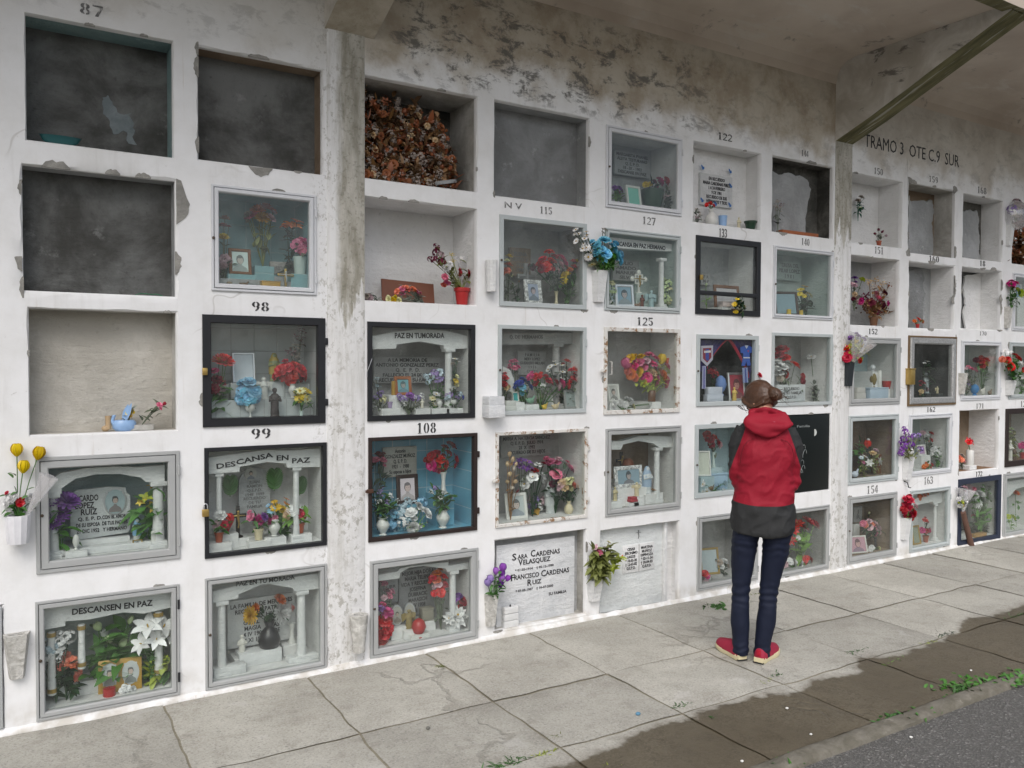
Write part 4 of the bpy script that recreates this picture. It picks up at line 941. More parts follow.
mb.leaf((w*.0, -.005, w*.35), (.55, 0, 1), w*.75, w*.34, -.2).leaf((w*.0, .03, w*.33), (.4, 0, 1), w*.7, w*.3, -.2)
mb.obj('body', cer('blue'), o, angle=60)
flowers('small yellow flowers in the swan pot', p+Vector((w*.15, 0, w*.36)), [(490, 280, 10, 'daisy', 'yellow'), (508, 276, 11, 'daisy', 'yellow'), (500, 290, 9, 'daisy', 'gold')], ('grey', 5, 26), loc='of the open beige niche')
trinket('little brown baby boot ornament', 410, 342, 36, 60, 'b09878', 'boot', .06, 'boot_ornament')
b = base(545, 325, .05); flowers('wilted stem lying in clear wrap', b, [(630, 246, 12, 'bud', 'crimson'), (612, 250, 13, 'rose', 'pink')], ('dull', 10, 36))
trinket('dark flat stone shard', 556, 344, 46, 14, '4a443c', 'box', .07, 'stone_shard', 'stone')

use('a4', 0, 340, 200)
portal('white arched portal over the Ricardo plaque', [(188, 590), (188, 545), (232, 512), (330, 492), (440, 486), (540, 488), (632, 480), (632, 545), (560, 545), (540, 528), (460, 514), (370, 516), (290, 532), (236, 570), (236, 590)], [(207, 590, 775, 34), (608, 545, 745, 44)], loc='')
plaque('white shield plaque of RICARDO LOPEZ RUIZ', 270, 565, 500, 760, '', .16, cement_material('plaque_grey', (.50, .52, .53), (.60, .62, .62), 6), loc='', shape=[(-.5, .12), (-.46, .0), (.46, .06), (.5, .16), (.5, .8), (.44, .86), (.42, .96), (.1, 1), (-.4, .97), (-.5, .86)])
pl = bpy.data.objects['memorial_plaque']; pw = P(500, 660, .16).x-P(270, 660, .16).x; ph = (P(385, 565, .16)-P(385, 760, .16)).z
for s, x, z, wd, sz in (('RICARDO', -.24, .80, .40, .12), ('LOPEZ', -.27, .66, .32, .12), ('RUIZ', -.20, .53, .27, .12), ('Q. E. P. D.', -.18, .40, .4, .07), ('CON EL AMOR', .22, .40, .4, .075), ('DE SU ESPOSA  DE TUS PADRES', .02, .28, .86, .075), ('21 DIC 1952   Y HERMANO', .02, .16, .84, .075)):
    text_obj('lettering', s, M_INK, pl, (x*pw, -.0055, z*ph), sz*ph*1.35, wd*pw, .012)
mb = MB(); ew, eh = .17*pw, .24*ph
mb.prism([(.24*pw+ew*1.13*math.cos(a*.2618), .70*ph+eh*1.1*math.sin(a*.2618)) for a in range(24)], -.009, -.004, 4); mb.prism([(.24*pw+ew*math.cos(a*.2618), .70*ph+eh*math.sin(a*.2618)) for a in range(24)], -.0105, -.009, 0)
t = MB(); portrait(t, ew*1.4, eh*1.7); mb.add([(x+.24*pw, y-.010, z+.70*ph-eh*.85) for x, y, z in t.v], t.f, 1); mb.mi[-len(t.f):] = t.mi
mb.obj('oval_portrait', pmats('9fb0b4', .3)+[M_SILVER], pl, smooth=False)
flowers('purple dahlias', (235, 765), [(255, 625, 50, 'mum', 'violet'), (222, 672, 46, 'mum', 'purple'), (205, 625, 32, 'mum', 'violet'), (205, 700, 36, 'mum', 'violet')], ('bright', 16, 60), .085)
flowers('yellow lilies with broad leaves', (590, 765), [(592, 572, 28, 'lily', 'yellow'), (562, 612, 34, 'lily', 'lime'), (585, 645, 26, 'lily', 'yellow'), (545, 625, 22, 'lily', 'yellow')], ('bright', 34, 74), .10)
saint('small blue and white virgin figurine', 527, 688, 770, 'd8dcd8', '7fb0d0', .12)
use('a4', 0, 540, 200)
step('curved white step', 215, 610, 22, .07, .1); step('upper white step', 290, 500, -6, .14, .08)
trinket('white turned baluster', 292, 38, 26, 60, 'white', 'orb', .06, 'baluster'); photo('tiny gilt framed photo', 510, 0, 548, 36, .08, 'gold'); candle('white candle', 592, -40, 30, Y=.07)

use('a5', 0, 540, 200)
portal('white portal lettered DESCANSEN EN PAZ', [(170, 262), (660, 195), (660, 258), (555, 282), (470, 278), (345, 305), (250, 312), (250, 330), (170, 345)], [(200, 345, 602, 30), (314, 318, 500, 28), (610, 268, 525, 32)], 'DESCANSEN EN PAZ', (275, 278, 585, 242, 24), loc='', gold=True)
flowers('white hydrangea sprays', (215, 560), [(265, 372, 30, 'cluster', 'white'), (235, 400, 32, 'cluster', 'white'), (200, 415, 32, 'cluster', 'paleblue'), (185, 445, 26, 'cluster', 'white'), (225, 430, 26, 'cluster', 'white')], ('dark', 8, 40), .085)
flowers('salmon carnations', (255, 580), [(272, 470, 30, 'carn', 'salmon'), (244, 482, 26, 'carn', 'salmon'), (298, 500, 22, 'carn', 'salmon'), (296, 522, 22, 'carn', 'salmon')], ('dark', 30, 52), .10)
flowers('broad green leaves with white calla buds', (400, 520), [(378, 335, 28, 'bud', 'palegreen'), (422, 382, 30, 'bud', 'palegreen'), (470, 397, 28, 'bud', 'palegreen'), (404, 362, 24, 'bud', 'white'), (500, 310, 22, 'bud', 'palegreen'), (515, 350, 18, 'bud', 'white'), (516, 420, 16, 'bud', 'white')], ('bright', 66, 92, .7), .17)
flowers('big white lilies', (605, 540), [(570, 340, 60, 'lily', 'white'), (625, 340, 58, 'lily', 'white'), (548, 400, 46, 'lily', 'white'), (600, 385, 44, 'lily', 'white'), (640, 372, 40, 'lily', 'white')], None, .085)
flowers('variegated yellow green foliage', (605, 545), [(580, 468, 8, 'bud', 'lime'), (640, 448, 8, 'bud', 'lime')], ('yellowgreen', 22, 52), .085)
flowers('dark green leaves behind the variegated ones', (615, 550), [(600, 430, 6, 'bud', 'palegreen')], ('green', 20, 60), .11)
p = base(462, 592, .085, .1); w = S(152, p); h = S(122, p); o = thing('photo_frame', p, 'gilt panel with two oval portraits in the DESCANSEN EN PAZ niche', 'photo frame', 'framed photographs in the niches'); o.rotation_euler = (R_(-10), 0, R_(-6))
MB().box(-w/2, w/2, 0, .012, 0, h, b=.002).obj('panel', cer('gold'), o)
for s in (-1, 1):
    mb = MB(); ex, ez = w*.20, h*.36; c0 = s*w*.24
    mb.prism([(c0+ex*math.cos(a*.2618), h*.54+ez*math.sin(a*.2618)) for a in range(24)], -.002, .001, 0)
    t = MB(); portrait(t, ex*1.5, ez*1.7); mb.add([(x+c0, y-.0025, z+h*.54-ez*.85) for x, y, z in t.v], t.f); mb.mi[-len(t.f):] = t.mi
    mb.obj('oval_portrait', pmats('b8bcbc', .35), o, smooth=False)
candle('red glass candle', 420, 572, 604, 'red', .06, wr=.7)
flowers('small white blossoms before the oval portraits', (492, 590), [(470, 578, 14, 'carn', 'white'), (490, 570, 15, 'carn', 'white'), (510, 572, 14, 'carn', 'white'), (483, 586, 11, 'carn', 'white')], None, .055)
step('wide white step', 205, 420, 545, .12, .12)

# ---- column b
use('b2', 180, 160, 200)
p = base(318, 410, .16); flowers('tall orange and pink hanging spray', p, [(300, 195, 32, 'mum', 'orange'), (330, 185, 30, 'carn', 'salmon'), (275, 215, 28, 'carn', 'pink'), (345, 225, 26, 'rose', 'palepink'), (315, 225, 30, 'mum', 'gold'), (262, 210, 20, 'carn', 'dust')], ('olive', 20, 42), )
flowers('orange lily with dark leaves', (430, 390), [(430, 262, 40, 'lily', 'orange'), (412, 262, 26, 'lily', 'orange'), (448, 240, 24, 'lily', 'salmon')], ('dark', 20, 50), .14)
potted('pink carnations', 460, 372, 440, 'glass' if 0 else 'cup', 'glass', [(450, 328, 28, 'carn', 'pink'), (478, 320, 26, 'carn', 'hotpink'), (468, 345, 22, 'carn', 'pink')], ('dull', 8, 30), .09)
flowers('red yellow and pink flowers at the left', (170, 440), [(172, 228, 24, 'carn', 'rust'), (166, 255, 20, 'carn', 'crimson'), (166, 300, 24, 'mum', 'yellow'), (170, 380, 22, 'carn', 'palepink'), (165, 405, 20, 'carn', 'palepink')], ('dull', 16, 34), .10)
photo('wooden framed photo', 190, 338, 276, 440, .10, 'wood', .14, bg='cfe0dc')
plaque('small grey stone plaque with faint writing', 345, 392, 452, 440, 'RECUERDO', .14, M_CONC, M_FADED, fill=.6, fh=.3)
step('lower white step', 152, 492, 462, .06, .05, mat=recess_mat('pale')); step('upper white step', 152, 492, 444, .13, .12, mat=recess_mat('pale'))
crucifix('small gilt standing crucifix', 406, 410, 486, 62, 'gold', .05)
trinket('brown snail shell', 246, 478, 34, 20, '6a5440', 'bird', .045, 'shell'); trinket('low gilt wicker tray', 346, 480, 70, 24, 'gold', 'box', .045, 'tray')
trinket('small round brown pebble', 190, 478, 24, 16, '8a7a60', 'orb', .045, 'pebble')

use('b3', 180, 300, 200)
step('upper tiled step', 120, 522, 322, .17, .1, mat=recess_mat('paletile')); step('lower tiled step', 122, 522, 382, .10, .07, mat=recess_mat('paletile'))
flowers('red and yellow dahlias', (150, 395), [(165, 240, 46, 'mum', 'scarlet'), (150, 238, 24, 'mum', 'yellow'), (176, 250, 22, 'mum', 'gold'), (140, 305, 22, 'carn', 'crimson'), (135, 340, 22, 'carn', 'crimson'), (158, 338, 20, 'carn', 'palepink'), (160, 318, 18, 'carn', 'crimson'), (132, 275, 20, 'carn', 'hotpink')], ('green', 28, 44), .11)
photo('silver framed photo', 201, 200, 291, 318, .16, 'silver', .11, bg='c3ccd4', subject=False, lean=8)
potted('blue hydrangea', 270, 400, 455, 'goblet', 'white', [(252, 352, 34, 'rose', 'skyblue'), (282, 350, 32, 'rose', 'skyblue'), (264, 318, 28, 'rose', 'skyblue'), (262, 370, 34, 'rose', 'blue'), (292, 372, 24, 'rose', 'skyblue'), (236, 378, 26, 'rose', 'skyblue')], ('dull', 14, 40), .07)
saint('white praying angel figurine', 322, 296, 380, 'cfd0cc', None, .14, wings=True, wr=1.2); saint('dark robed friar figurine', 364, 335, 448, '3c3434', None, .05, wr=.95)
saint('gilt green virgin figurine', 362, 206, 312, '8c9470', 'b09a50', .19)
potted('frilly red bloom', 432, 322, 376, 'amphora', 'white', [(388, 272, 28, 'carn', 'red'), (412, 262, 26, 'rose', 'red'), (440, 258, 28, 'carn', 'red'), (462, 272, 28, 'rose', 'red'), (405, 292, 27, 'carn', 'crimson'), (435, 285, 28, 'carn', 'red'), (460, 295, 25, 'carn', 'crimson'), (425, 308, 22, 'rose', 'red')], None, .13)
flowers('tall dried dark red spray', (445, 330), [(468, 118, 22, 'sprig', 'burgundy'), (462, 150, 26, 'sprig', 'burgundy'), (440, 180, 26, 'sprig', 'dust'), (428, 205, 26, 'sprig', 'greypink'), (450, 215, 24, 'sprig', 'dust')], ('dull', 20, 26), .2)
potted('yellow jonquils', 466, 425, 445, 'cup', 'glass', [(462, 350, 22, 'daisy', 'cream'), (488, 350, 22, 'daisy', 'yellow'), (458, 376, 22, 'daisy', 'yellow'), (488, 382, 24, 'daisy', 'cream'), (474, 362, 20, 'daisy', 'yellow')], ('green', 16, 36), .06)

use('b4', 180, 300, 200)
portal('white gabled portal lettered DESCANSA EN PAZ', [(108, 606), (225, 590), (330, 575), (420, 578), (545, 570), (545, 640), (412, 644), (408, 628), (335, 622), (230, 640), (228, 660), (108, 668)], [(150, 664, 830, 24), (446, 642, 800, 26)], loc='')
pt = bpy.data.objects['memorial_portal.002'] if 'memorial_portal.002' in bpy.data.objects else None
for s, x, y, wd, r in (('DES', 176, 635, 62, .10), ('CANSA', 286, 610, 122, .16), ('EN', 394, 607, 40, -.02), ('PAZ', 464, 617, 62, 0)):
    q = P(x, y, .053); text_obj('lettering', s, M_INK, pt, q-pt.location, S(20, q)*1.35, S(wd, q)*1.15, .01, rot=r)
for x, y, r in ((192, 716, 60), (368, 690, 58), (458, 715, 52)):
    pass
def fronds(desc, x, y, L, n=3, Y=.17):
    p = base(x, y+L*.62, Y, hang=True); th = thing('leaf_spray', p, lab(desc), 'leaf spray', 'artificial flowers on the wall'); mb = MB(); c = P(x, y, Y)
    e = c-p; hL = S(L, p)
    mb.tube([(0, 0, 0), e*.6, e+Vector((0, 0, hL*.45))], [.003, .0025, .001], 5)
    for i in range(13):
        f = i/12; q0 = e+Vector((0, -.004*math.sin(f*3), hL*(-.5+.9*f)))
        for sd in (-1, 1): mb.leaf(q0, (sd*(1-.5*f), -.25, .55+.7*f), hL*(.62*math.sin(math.pi*(.18+.68*f))+.1), hL*.20, .15, up=(0, -1, .2))
    mb.obj('leaf', leaf_mat('green'), th, angle=70)
fronds('large ribbed green leaf by the left column', 192, 716, 62); fronds('large ribbed green leaf at centre', 362, 692, 66); fronds('large ribbed green leaf behind the right column', 460, 716, 56)
plaque('arched grey plaque with an oval portrait', 225, 640, 345, 850, 'JUAN\nRAMON\nQ.E.P.D.\n1948  1999\nRECUERDO\nDE TU\nFAMILIA', .20, recess_mat('pale'), M_FADED, fill=.7, fh=.5, shape=[(-.5, 0), (.5, 0), (.5, .75), (.35, .93), (0, 1), (-.35, .93), (-.5, .75)])
mb = MB(); q = P(271, 668, .19); o = thing('photo_frame', q, 'small oval portrait on the arched plaque in niche 99', 'photo frame', 'framed photographs in the niches')
e = S(25, q); mb.prism([(e*.9*math.cos(a*.2618), e*math.sin(a*.2618)) for a in range(24)], -.004, .006, 0); t = MB(); portrait(t, e*1.25, e*1.6); mb.add([(x, y-.005, z-e*.8) for x, y, z in t.v], t.f); mb.mi[-len(t.f):] = t.mi
mb.obj('photo', pmats('a9a9a4', .3), o, smooth=False)
use('b4', 180, 500, 200)
potted('white and red potted flowers', 150, 122, 162, 'pot', 'terra', [(153, 60, 24, 'carn', 'white'), (180, 65, 18, 'carn', 'scarlet'), (140, 100, 16, 'carn', 'palepink'), (170, 95, 18, 'carn', 'scarlet')], ('green', 18, 34), .07)
trinket('shiny red heart', 184, 125, 44, 88, 'b02030', 'heart', .12, 'heart_ornament')
crucifix('dark standing crucifix', 222, 22, 142, 64, 'dark', .13)
potted('magenta flowers', 302, 108, 152, 'pot', 'cream', [(272, 66, 18, 'carn', 'pink'), (300, 78, 24, 'mum', 'magenta'), (322, 66, 20, 'mum', 'violet'), (340, 82, 16, 'carn', 'magenta')], ('green', 20, 34), .07)
vase('white and blue figurine vase', 362, 78, 138, 'amphora', 'white', 1.3, .08)
flowers('mixed yellow and orange flowers', (400, 115), [(368, 30, 22, 'daisy', 'gold'), (390, 38, 20, 'mum', 'yellow'), (412, 20, 22, 'daisy', 'orange'), (352, 40, 20, 'daisy', 'skyblue'), (366, 70, 14, 'carn', 'pink')], ('green', 34, 44), .14)
potted('white roses with a red one', 462, 88, 126, 'pot', 'terra', [(432, 42, 24, 'rose', 'white'), (412, 60, 18, 'rose', 'beige'), (460, 54, 20, 'rose', 'red')], ('light', 20, 40), .09)
trinket('white praying book', 268, 150, 52, 30, 'd0d0cc', 'book', .16, 'prayer_book')

use('b5', 180, 500, 200)
portal('white gabled portal on two thick columns', [(126, 352), (214, 330), (300, 310), (420, 300), (440, 296), (540, 280), (540, 340), (440, 350), (432, 338), (340, 322), (310, 326), (225, 362), (222, 378), (126, 395)], [(160, 388, 645, 36), (466, 348, 590, 36)], 'PAZ EN TU MORADA', (215, 324, 440, 297, 18), loc='in the bottom niche below 99')
plaque('white plaque with four columns of names', 182, 372, 440, 552, 'LA FAMILIA DE MERCEDES\nRECUERDO PATERNO\nDE  SUS  HIJOS\nOBERL     PADR\nMAGIA   ARIAS\n4 IV 1904   R DE\n4 XI 1985  MAR', .22, cement_material('plaque_white', (.56, .57, .57), (.64, .65, .65), 5), fill=.92, fh=.84)
potted('yellow dahlia and white chrysanthemum', 343, 462, 575, 'bulb', 'black', [(275, 442, 36, 'mum', 'gold'), (293, 420, 24, 'mum', 'orange'), (386, 428, 46, 'mum', 'white'), (383, 384, 26, 'mum', 'orange'), (428, 415, 18, 'mum', 'salmon')], ('dark', 8, 36), None, dv='black round vase painted with a pale rose')
saint('small white virgin figurine', 238, 516, 600, 'd6d4cc', None, None); vase('small white bud vase with dry sprig', 430, 472, 548, 'slim', 'white', 1.2, .2)
step('white step at centre', 228, 392, 582, .12, .10); step('white plinth at left', 130, 255, 640, .05, .06); step('white plinth at right', 418, 535, 600, .05, .06)

# ---- column c
use('c1', 340, 60, 160)
p0 = Vector(((cx_.n.x0+cx_.n.x1)/2-.03, .16, cx_.n.zf)); o = thing('dried_flower_pile', p0, 'big heap of dried brown and white flowers filling the top niche', 'dried flowers')
def heap(o, x0, x1, z0f, zt, Y0, Y1, n, cols, r0, r1):
    for col, wgt, kinds in cols:
        mb = MB()
        for i in range(int(n*wgt)):
            u = rnd.random(); x = x0+(x1-x0)*u; top = zt(u); z = z0f+(top-z0f)*rnd.random(); f = (z-z0f)/max(.01, (zt(.4)-z0f))
            y = Y0+(Y1-Y0)*(.15*rnd.random()+.75*f*rnd.random()+.12*f); r = rnd.uniform(r0, r1); k = rnd.choice(kinds)
            if k == 'leaf': mb.leaf(Vector((x, y, z)), (rnd.uniform(-1, 1), rnd.uniform(-1, .2), rnd.uniform(-.8, .8)), r*2.6, r*1.3, rnd.uniform(-.6, .8))
            else:
                me = blossom(k, rnd.randrange(2)); q = Vector((0, 0, 1)).rotation_difference(Vector((rnd.uniform(-.8, .8), -1, rnd.uniform(-.4, .8))).normalized())
                mb.add([q @ (v.co*r)+Vector((x, y, z)) for v in me.vertices], [tuple(f_.vertices) for f_ in me.polygons])
        mb.v = [(x-o.location.x, y-o.location.y, z-o.location.z) for x, y, z in mb.v]
        mb.obj('dried_petals', cols and (petal_mat(col) if col in PAL else leaf_mat(col)), o, angle=70)
n = cx_.n; zt = lambda u: n.zf+(.50-.05*u-.22*max(0, u-.8)/.2)+.02*math.sin(u*23)
heap(o, n.x0+.025, n.x1-.10, n.zf+.015, zt, .055, .30, 950, [('rust', .35, ['leaf', 'lily', 'bud', 'leaf']), ('brown', .25, ['leaf', 'leaf', 'carn']), ('dust', .24, ['sprig', 'cluster']), ('beige', .05, ['sprig', 'carn']), ('dry', .26, ['leaf', 'poin']), ('rust', .10, ['bud', 'rose'])], .013, .028)
MB().ball((0, .06, .20), .24, .07, .22, 14).obj('stem_mass', mk('dark_stems', '4e3626', .9, .4, 60), o)
b = base(510, 610, .05); tag(MB().box(-.07, .07, -.02, .02, 0, .02, b=.002).obj('board_offcut', recess_mat('pale'), None, b+Vector((0, 0, .004))), 'grey board offcut poking out of the dried flower heap', 'board'); bpy.data.objects['board_offcut'].rotation_euler = (0, R_(-14), R_(20)); bpy.data.objects['board_offcut'].location.z += .03
tag(MB().ball((0, 0, .018), .018, .016, .018).obj('dried_seed_pod', mk('pod', '7a4c30', .8, .3, 60), None, base(332, 606, .03)), 'round brown seed pod on the edge of the dried flower heap', 'seed pod')

use('c2', 340, 200, 160)
p = base(320, 490, .22, .1); a, c = P(195, 420, .22), P(440, 420, .22); h = S(118, p); o = tag(MB().box(-(c.x-a.x)/2, (c.x-a.x)/2, -.006, .006, 0, h, b=.002).obj('wooden_board', mk('reddish_wood', '6f4636', .65, .2, 9), None, Vector(((a.x+c.x)/2, .19, cx_.n.zf))), 'reddish brown board leaning in the open white niche', 'board'); o.rotation_euler = (R_(-16), R_(3), R_(-4))
flowers('pink and yellow bouquet lying flat', (400, 488), [(275, 440, 18, 'rose', 'salmon'), (300, 428, 20, 'rose', 'pink'), (325, 432, 18, 'rose', 'salmon'), (352, 432, 20, 'rose', 'salmon'), (368, 445, 18, 'rose', 'pink'), (318, 420, 14, 'rose', 'salmon'), (235, 475, 18, 'rose', 'cream'), (258, 482, 18, 'rose', 'yellow'), (285, 482, 16, 'rose', 'cream')], ('grey', 40, 34), .07)
flowers('grey withered flower', (185, 487), [(140, 470, 22, 'carn', 'greypink'), (128, 462, 16, 'carn', 'dust')], ('grey', 12, 34), .07)
potted('roses and burgundy blossoms', 585, 418, 503, 'pot', 'red', [(570, 348, 24, 'rose', 'red'), (648, 300, 28, 'rose', 'red'), (612, 352, 20, 'rose', 'crimson'), (462, 252, 22, 'cluster', 'burgundy'), (482, 268, 24, 'cluster', 'greypink'), (452, 285, 22, 'cluster', 'burgundy'), (490, 298, 22, 'cluster', 'burgundy'), (470, 230, 16, 'cluster', 'burgundy'), (535, 262, 16, 'sprig', 'yellow'), (540, 292, 16, 'sprig', 'yellow'), (515, 325, 24, 'carn', 'white'), (505, 368, 18, 'rose', 'pink'), (515, 395, 18, 'rose', 'pink'), (498, 405, 15, 'rose', 'salmon')], ('olive', 30, 40), .09, dv='red plastic flower pot with roses')
t = NT('clear_wrap'); tr = t.add('ShaderNodeBsdfTransparent'); gl = t.add('ShaderNodeBsdfGlossy'); gl.inputs[0].default_value = (.8, .8, .82, 1); gl.inputs[1].default_value = .15; df = t.add('ShaderNodeBsdfDiffuse'); df.inputs[0].default_value = (.75, .74, .76, 1)
mx = t.add('ShaderNodeMixShader'); mx.inputs[0].default_value = .35; t.t.links.new(tr.outputs[0], mx.inputs[1]); t.t.links.new(df.outputs[0], mx.inputs[2]); m2 = t.add('ShaderNodeMixShader'); m2.inputs[0].default_value = .2; t.t.links.new(mx.outputs[0], m2.inputs[1]); t.t.links.new(gl.outputs[0], m2.inputs[2]); t.t.links.new(m2.outputs[0], t.out.inputs[0]); t.n.remove(t.bsdf); M_WRAP = t.m
def wrap(desc, foot, top, r, loc=None, cat='plastic wrap', d=.0):
    o = thing('plastic_wrap', foot, lab(desc, loc), cat); mb = MB(); e = top-foot; N = 14; vs = []; fs = []
    ax = e.normalized(); u = ax.cross(Vector((0, 1, 0))).normalized(); v = ax.cross(u)
    for i in range(5):
        f = i/4; rr = r*(.12+.88*f)
        for k in range(N): a = 6.2832*k/N; g = rr*(1+.25*rnd.uniform(-1, 1)*f); vs.append(e*f+u*g*math.cos(a)+v*g*.55*math.sin(a)+Vector((0, -d*f, 0)))
    for i in range(4):
        for k in range(N): fs.append((i*N+k, i*N+(k+1) % N, (i+1)*N+(k+1) % N, (i+1)*N+k))
    mb.add(vs, fs); mb.obj('film', M_WRAP, o, angle=25); return o
wrap('clear plastic sleeve behind the red potted roses', P(600, 420, .15), P(608, 275, .15), .07, loc='')

use('c3', 340, 310, 160)
portal('white gabled portal lettered PAZ EN TUMORADA', [(155, 125), (265, 105), (390, 92), (510, 100), (625, 125), (625, 185), (500, 188), (498, 170), (385, 150), (272, 165), (268, 185), (155, 188)], [(520, 188, 480, 40)], 'PAZ EN TUMORADA', (262, 124, 500, 124, 26), loc='')
plaque('grey plaque remembering Antonio Gonzalez Perez', 160, 225, 480, 350, 'A LA MEMORIA DE\nANTONIO GONZALEZ PEREZ\nQ.  E.  P.  D.\nFALLECIO EL 24 IX 1984\nRECUERDO DE SU FAMILIA', .24, recess_mat('grey'), fill=.95, fh=.9)
photo('orange wooden framed photo', 266, 318, 346, 410, .12, 'orange', .17, bg='6fa4ac'); candle('dull orange candle', 256, 336, 408, 'gold', .13, wr=.14)
flowers('pale blue hydrangea', (470, 470), [(452, 308, 26, 'cluster', 'lavender'), (480, 305, 28, 'cluster', 'paleblue'), (435, 322, 22, 'cluster', 'paleblue'), (465, 335, 26, 'cluster', 'lavender'), (485, 340, 24, 'cluster', 'lavender'), (425, 345, 18, 'cluster', 'paleblue')], ('green', 16, 46), .12)
flowers('row of small lilac flowers', (330, 480), [(335, 412, 22, 'carn', 'violet'), (300, 425, 18, 'cluster', 'lavender'), (370, 425, 18, 'cluster', 'lavender'), (390, 412, 16, 'cluster', 'white'), (285, 412, 15, 'cluster', 'lavender'), (360, 445, 16, 'daisy', 'white'), (312, 450, 16, 'cluster', 'white'), (385, 455, 14, 'daisy', 'cream')], ('dull', 26, 26), .06)
flowers('white daisies', (450, 480), [(462, 405, 22, 'daisy', 'white'), (445, 425, 20, 'daisy', 'cream'), (470, 435, 18, 'daisy', 'white'), (455, 448, 16, 'daisy', 'cream')], ('green', 16, 32), .07)
flowers('blue violets', (545, 480), [(530, 408, 18, 'cluster', 'lavender'), (560, 418, 18, 'cluster', 'lavender'), (575, 405, 16, 'cluster', 'paleblue'), (520, 420, 14, 'cluster', 'paleblue'), (585, 420, 14, 'cluster', 'navy')], ('green', 16, 34), .06)
flowers('yellow and lilac posy at the left', (195, 482), [(190, 405, 16, 'cluster', 'lavender'), (205, 430, 20, 'cluster', 'cream'), (178, 420, 14, 'cluster', 'lavender'), (175, 330, 16, 'sprig', 'paleblue'), (180, 365, 16, 'sprig', 'paleblue'), (230, 440, 16, 'daisy', 'cream')], ('dull', 20, 30), .07)
flowers('tall white and yellow garland', (550, 470), [(552, 235, 18, 'daisy', 'white'), (562, 248, 18, 'daisy', 'white'), (545, 260, 15, 'carn', 'dust'), (558, 320, 14, 'carn', 'cream'), (556, 340, 16, 'daisy', 'yellow'), (560, 360, 15, 'carn', 'cream'), (545, 375, 14, 'daisy', 'white')], ('dark', 18, 28), .05)
vase('small white angel cup', 545, 430, 470, 'goblet', 'white', 1.2, .05); vase('little white jug', 478, 430, 470, 'amphora', 'white', 1.2, .05); vase('tiny lilac pot', 240, 440, 470, 'pot', 'lilac', 1, .05); saint('small white kneeling child figurine', 395, 425, 470, 'd6d2c4', None, .045)

use('c4', 340, 420, 160)
plaque('beige plaque with four lines of script', 206, 128, 368, 272, 'Antonio\nGONZALEZ MUÑOZ\nQ. E. P. D.\n1921  -  1988\nSu esposa e hijos', .24, recess_mat('beige'), fill=.88, fh=.85)
photo('dark wooden framed photo', 276, 262, 378, 402, .14, 'dark', .16, bg='d0c6cc', lean=6)
flowers('red and pink flowers on the left', (180, 330), [(185, 165, 20, 'carn', 'crimson'), (172, 195, 26, 'carn', 'pink'), (205, 195, 24, 'carn', 'pink'), (195, 175, 18, 'rose', 'crimson')], ('dark', 20, 46), .20)
potted('scarlet rose bunch', 496, 248, 356, 'slim', 'white', [(440, 175, 26, 'rose', 'red'), (480, 190, 28, 'rose', 'scarlet'), (532, 125, 28, 'rose', 'crimson'), (550, 190, 28, 'rose', 'scarlet'), (440, 215, 28, 'rose', 'hotpink'), (482, 240, 22, 'rose', 'scarlet'), (505, 210, 24, 'rose', 'red'), (520, 160, 22, 'rose', 'crimson'), (465, 160, 20, 'rose', 'crimson'), (430, 190, 20, 'rose', 'crimson')], ('green', 10, 36), .15)
potted('lavender sprigs on the left', 206, 462, 548, 'amphora', 'white', [(200, 350, 20, 'sprig', 'lavender'), (240, 365, 20, 'sprig', 'white'), (270, 385, 18, 'sprig', 'white'), (225, 395, 20, 'sprig', 'lavender'), (190, 390, 18, 'sprig', 'white')], ('green', 46, 44), .06, wr=1.25, dv='white vase with a painted rose, left')
potted('lavender sprigs on the right', 494, 432, 520, 'amphora', 'white', [(460, 330, 20, 'sprig', 'lavender'), (500, 345, 20, 'sprig', 'white'), (530, 365, 18, 'sprig', 'lavender'), (480, 370, 20, 'sprig', 'white'), (440, 345, 18, 'sprig', 'white')], ('green', 50, 46), .07, wr=1.25, dv='white vase with a painted rose, right')
flowers('white hydrangea and lilies', (360, 535), [(340, 448, 32, 'rose', 'white'), (412, 450, 36, 'rose', 'white'), (350, 515, 32, 'rose', 'white'), (388, 430, 24, 'rose', 'white'), (300, 490, 26, 'cluster', 'white'), (325, 480, 22, 'cluster', 'paleblue'), (415, 492, 24, 'daisy', 'white'), (382, 512, 20, 'rose', 'white')], ('light', 14, 30), .05)
flowers('heap of pale blue petals', (290, 520), [(255, 455, 34, 'cluster', 'skyblue'), (290, 440, 36, 'cluster', 'paleblue'), (250, 495, 34, 'cluster', 'skyblue'), (285, 480, 34, 'cluster', 'skyblue'), (320, 425, 34, 'cluster', 'paleblue'), (390, 400, 34, 'cluster', 'skyblue'), (360, 415, 34, 'cluster', 'paleblue'), (270, 515, 26, 'cluster', 'paleblue')], None, .11)

use('c5', 340, 530, 160)
portal('white arched portal with a single right column', [(185, 215), (275, 200), (290, 185), (340, 172), (420, 165), (520, 155), (520, 172), (618, 155), (618, 185), (515, 200), (508, 185), (400, 172), (330, 182), (290, 205), (285, 232), (185, 245)], [(540, 195, 440, 36)], loc='in the bottom niche below 108')
plaque('dark grey plaque of JOSEFINA DUBRACIC', 282, 180, 460, 405, 'MEJOR HIJA DORA\nMARIA TELENA\nVIDA Y RECUERDO\nJOSEFINA\nDUBRACIC\nMARASICH\n8 IV 1908\n6 XII 1992', .24, cement_material('plaque_dark', (.26, .265, .27), (.34, .345, .35), 5), loc='', fill=.9, fh=.9)
plaque('smaller grey plaque ending in SIC', 190, 236, 278, 350, 'DUBR\nASIC\n1911', .24, cement_material('plaque_dark', (.26, .265, .27), (.34, .345, .35), 5), fill=.7, fh=.5)
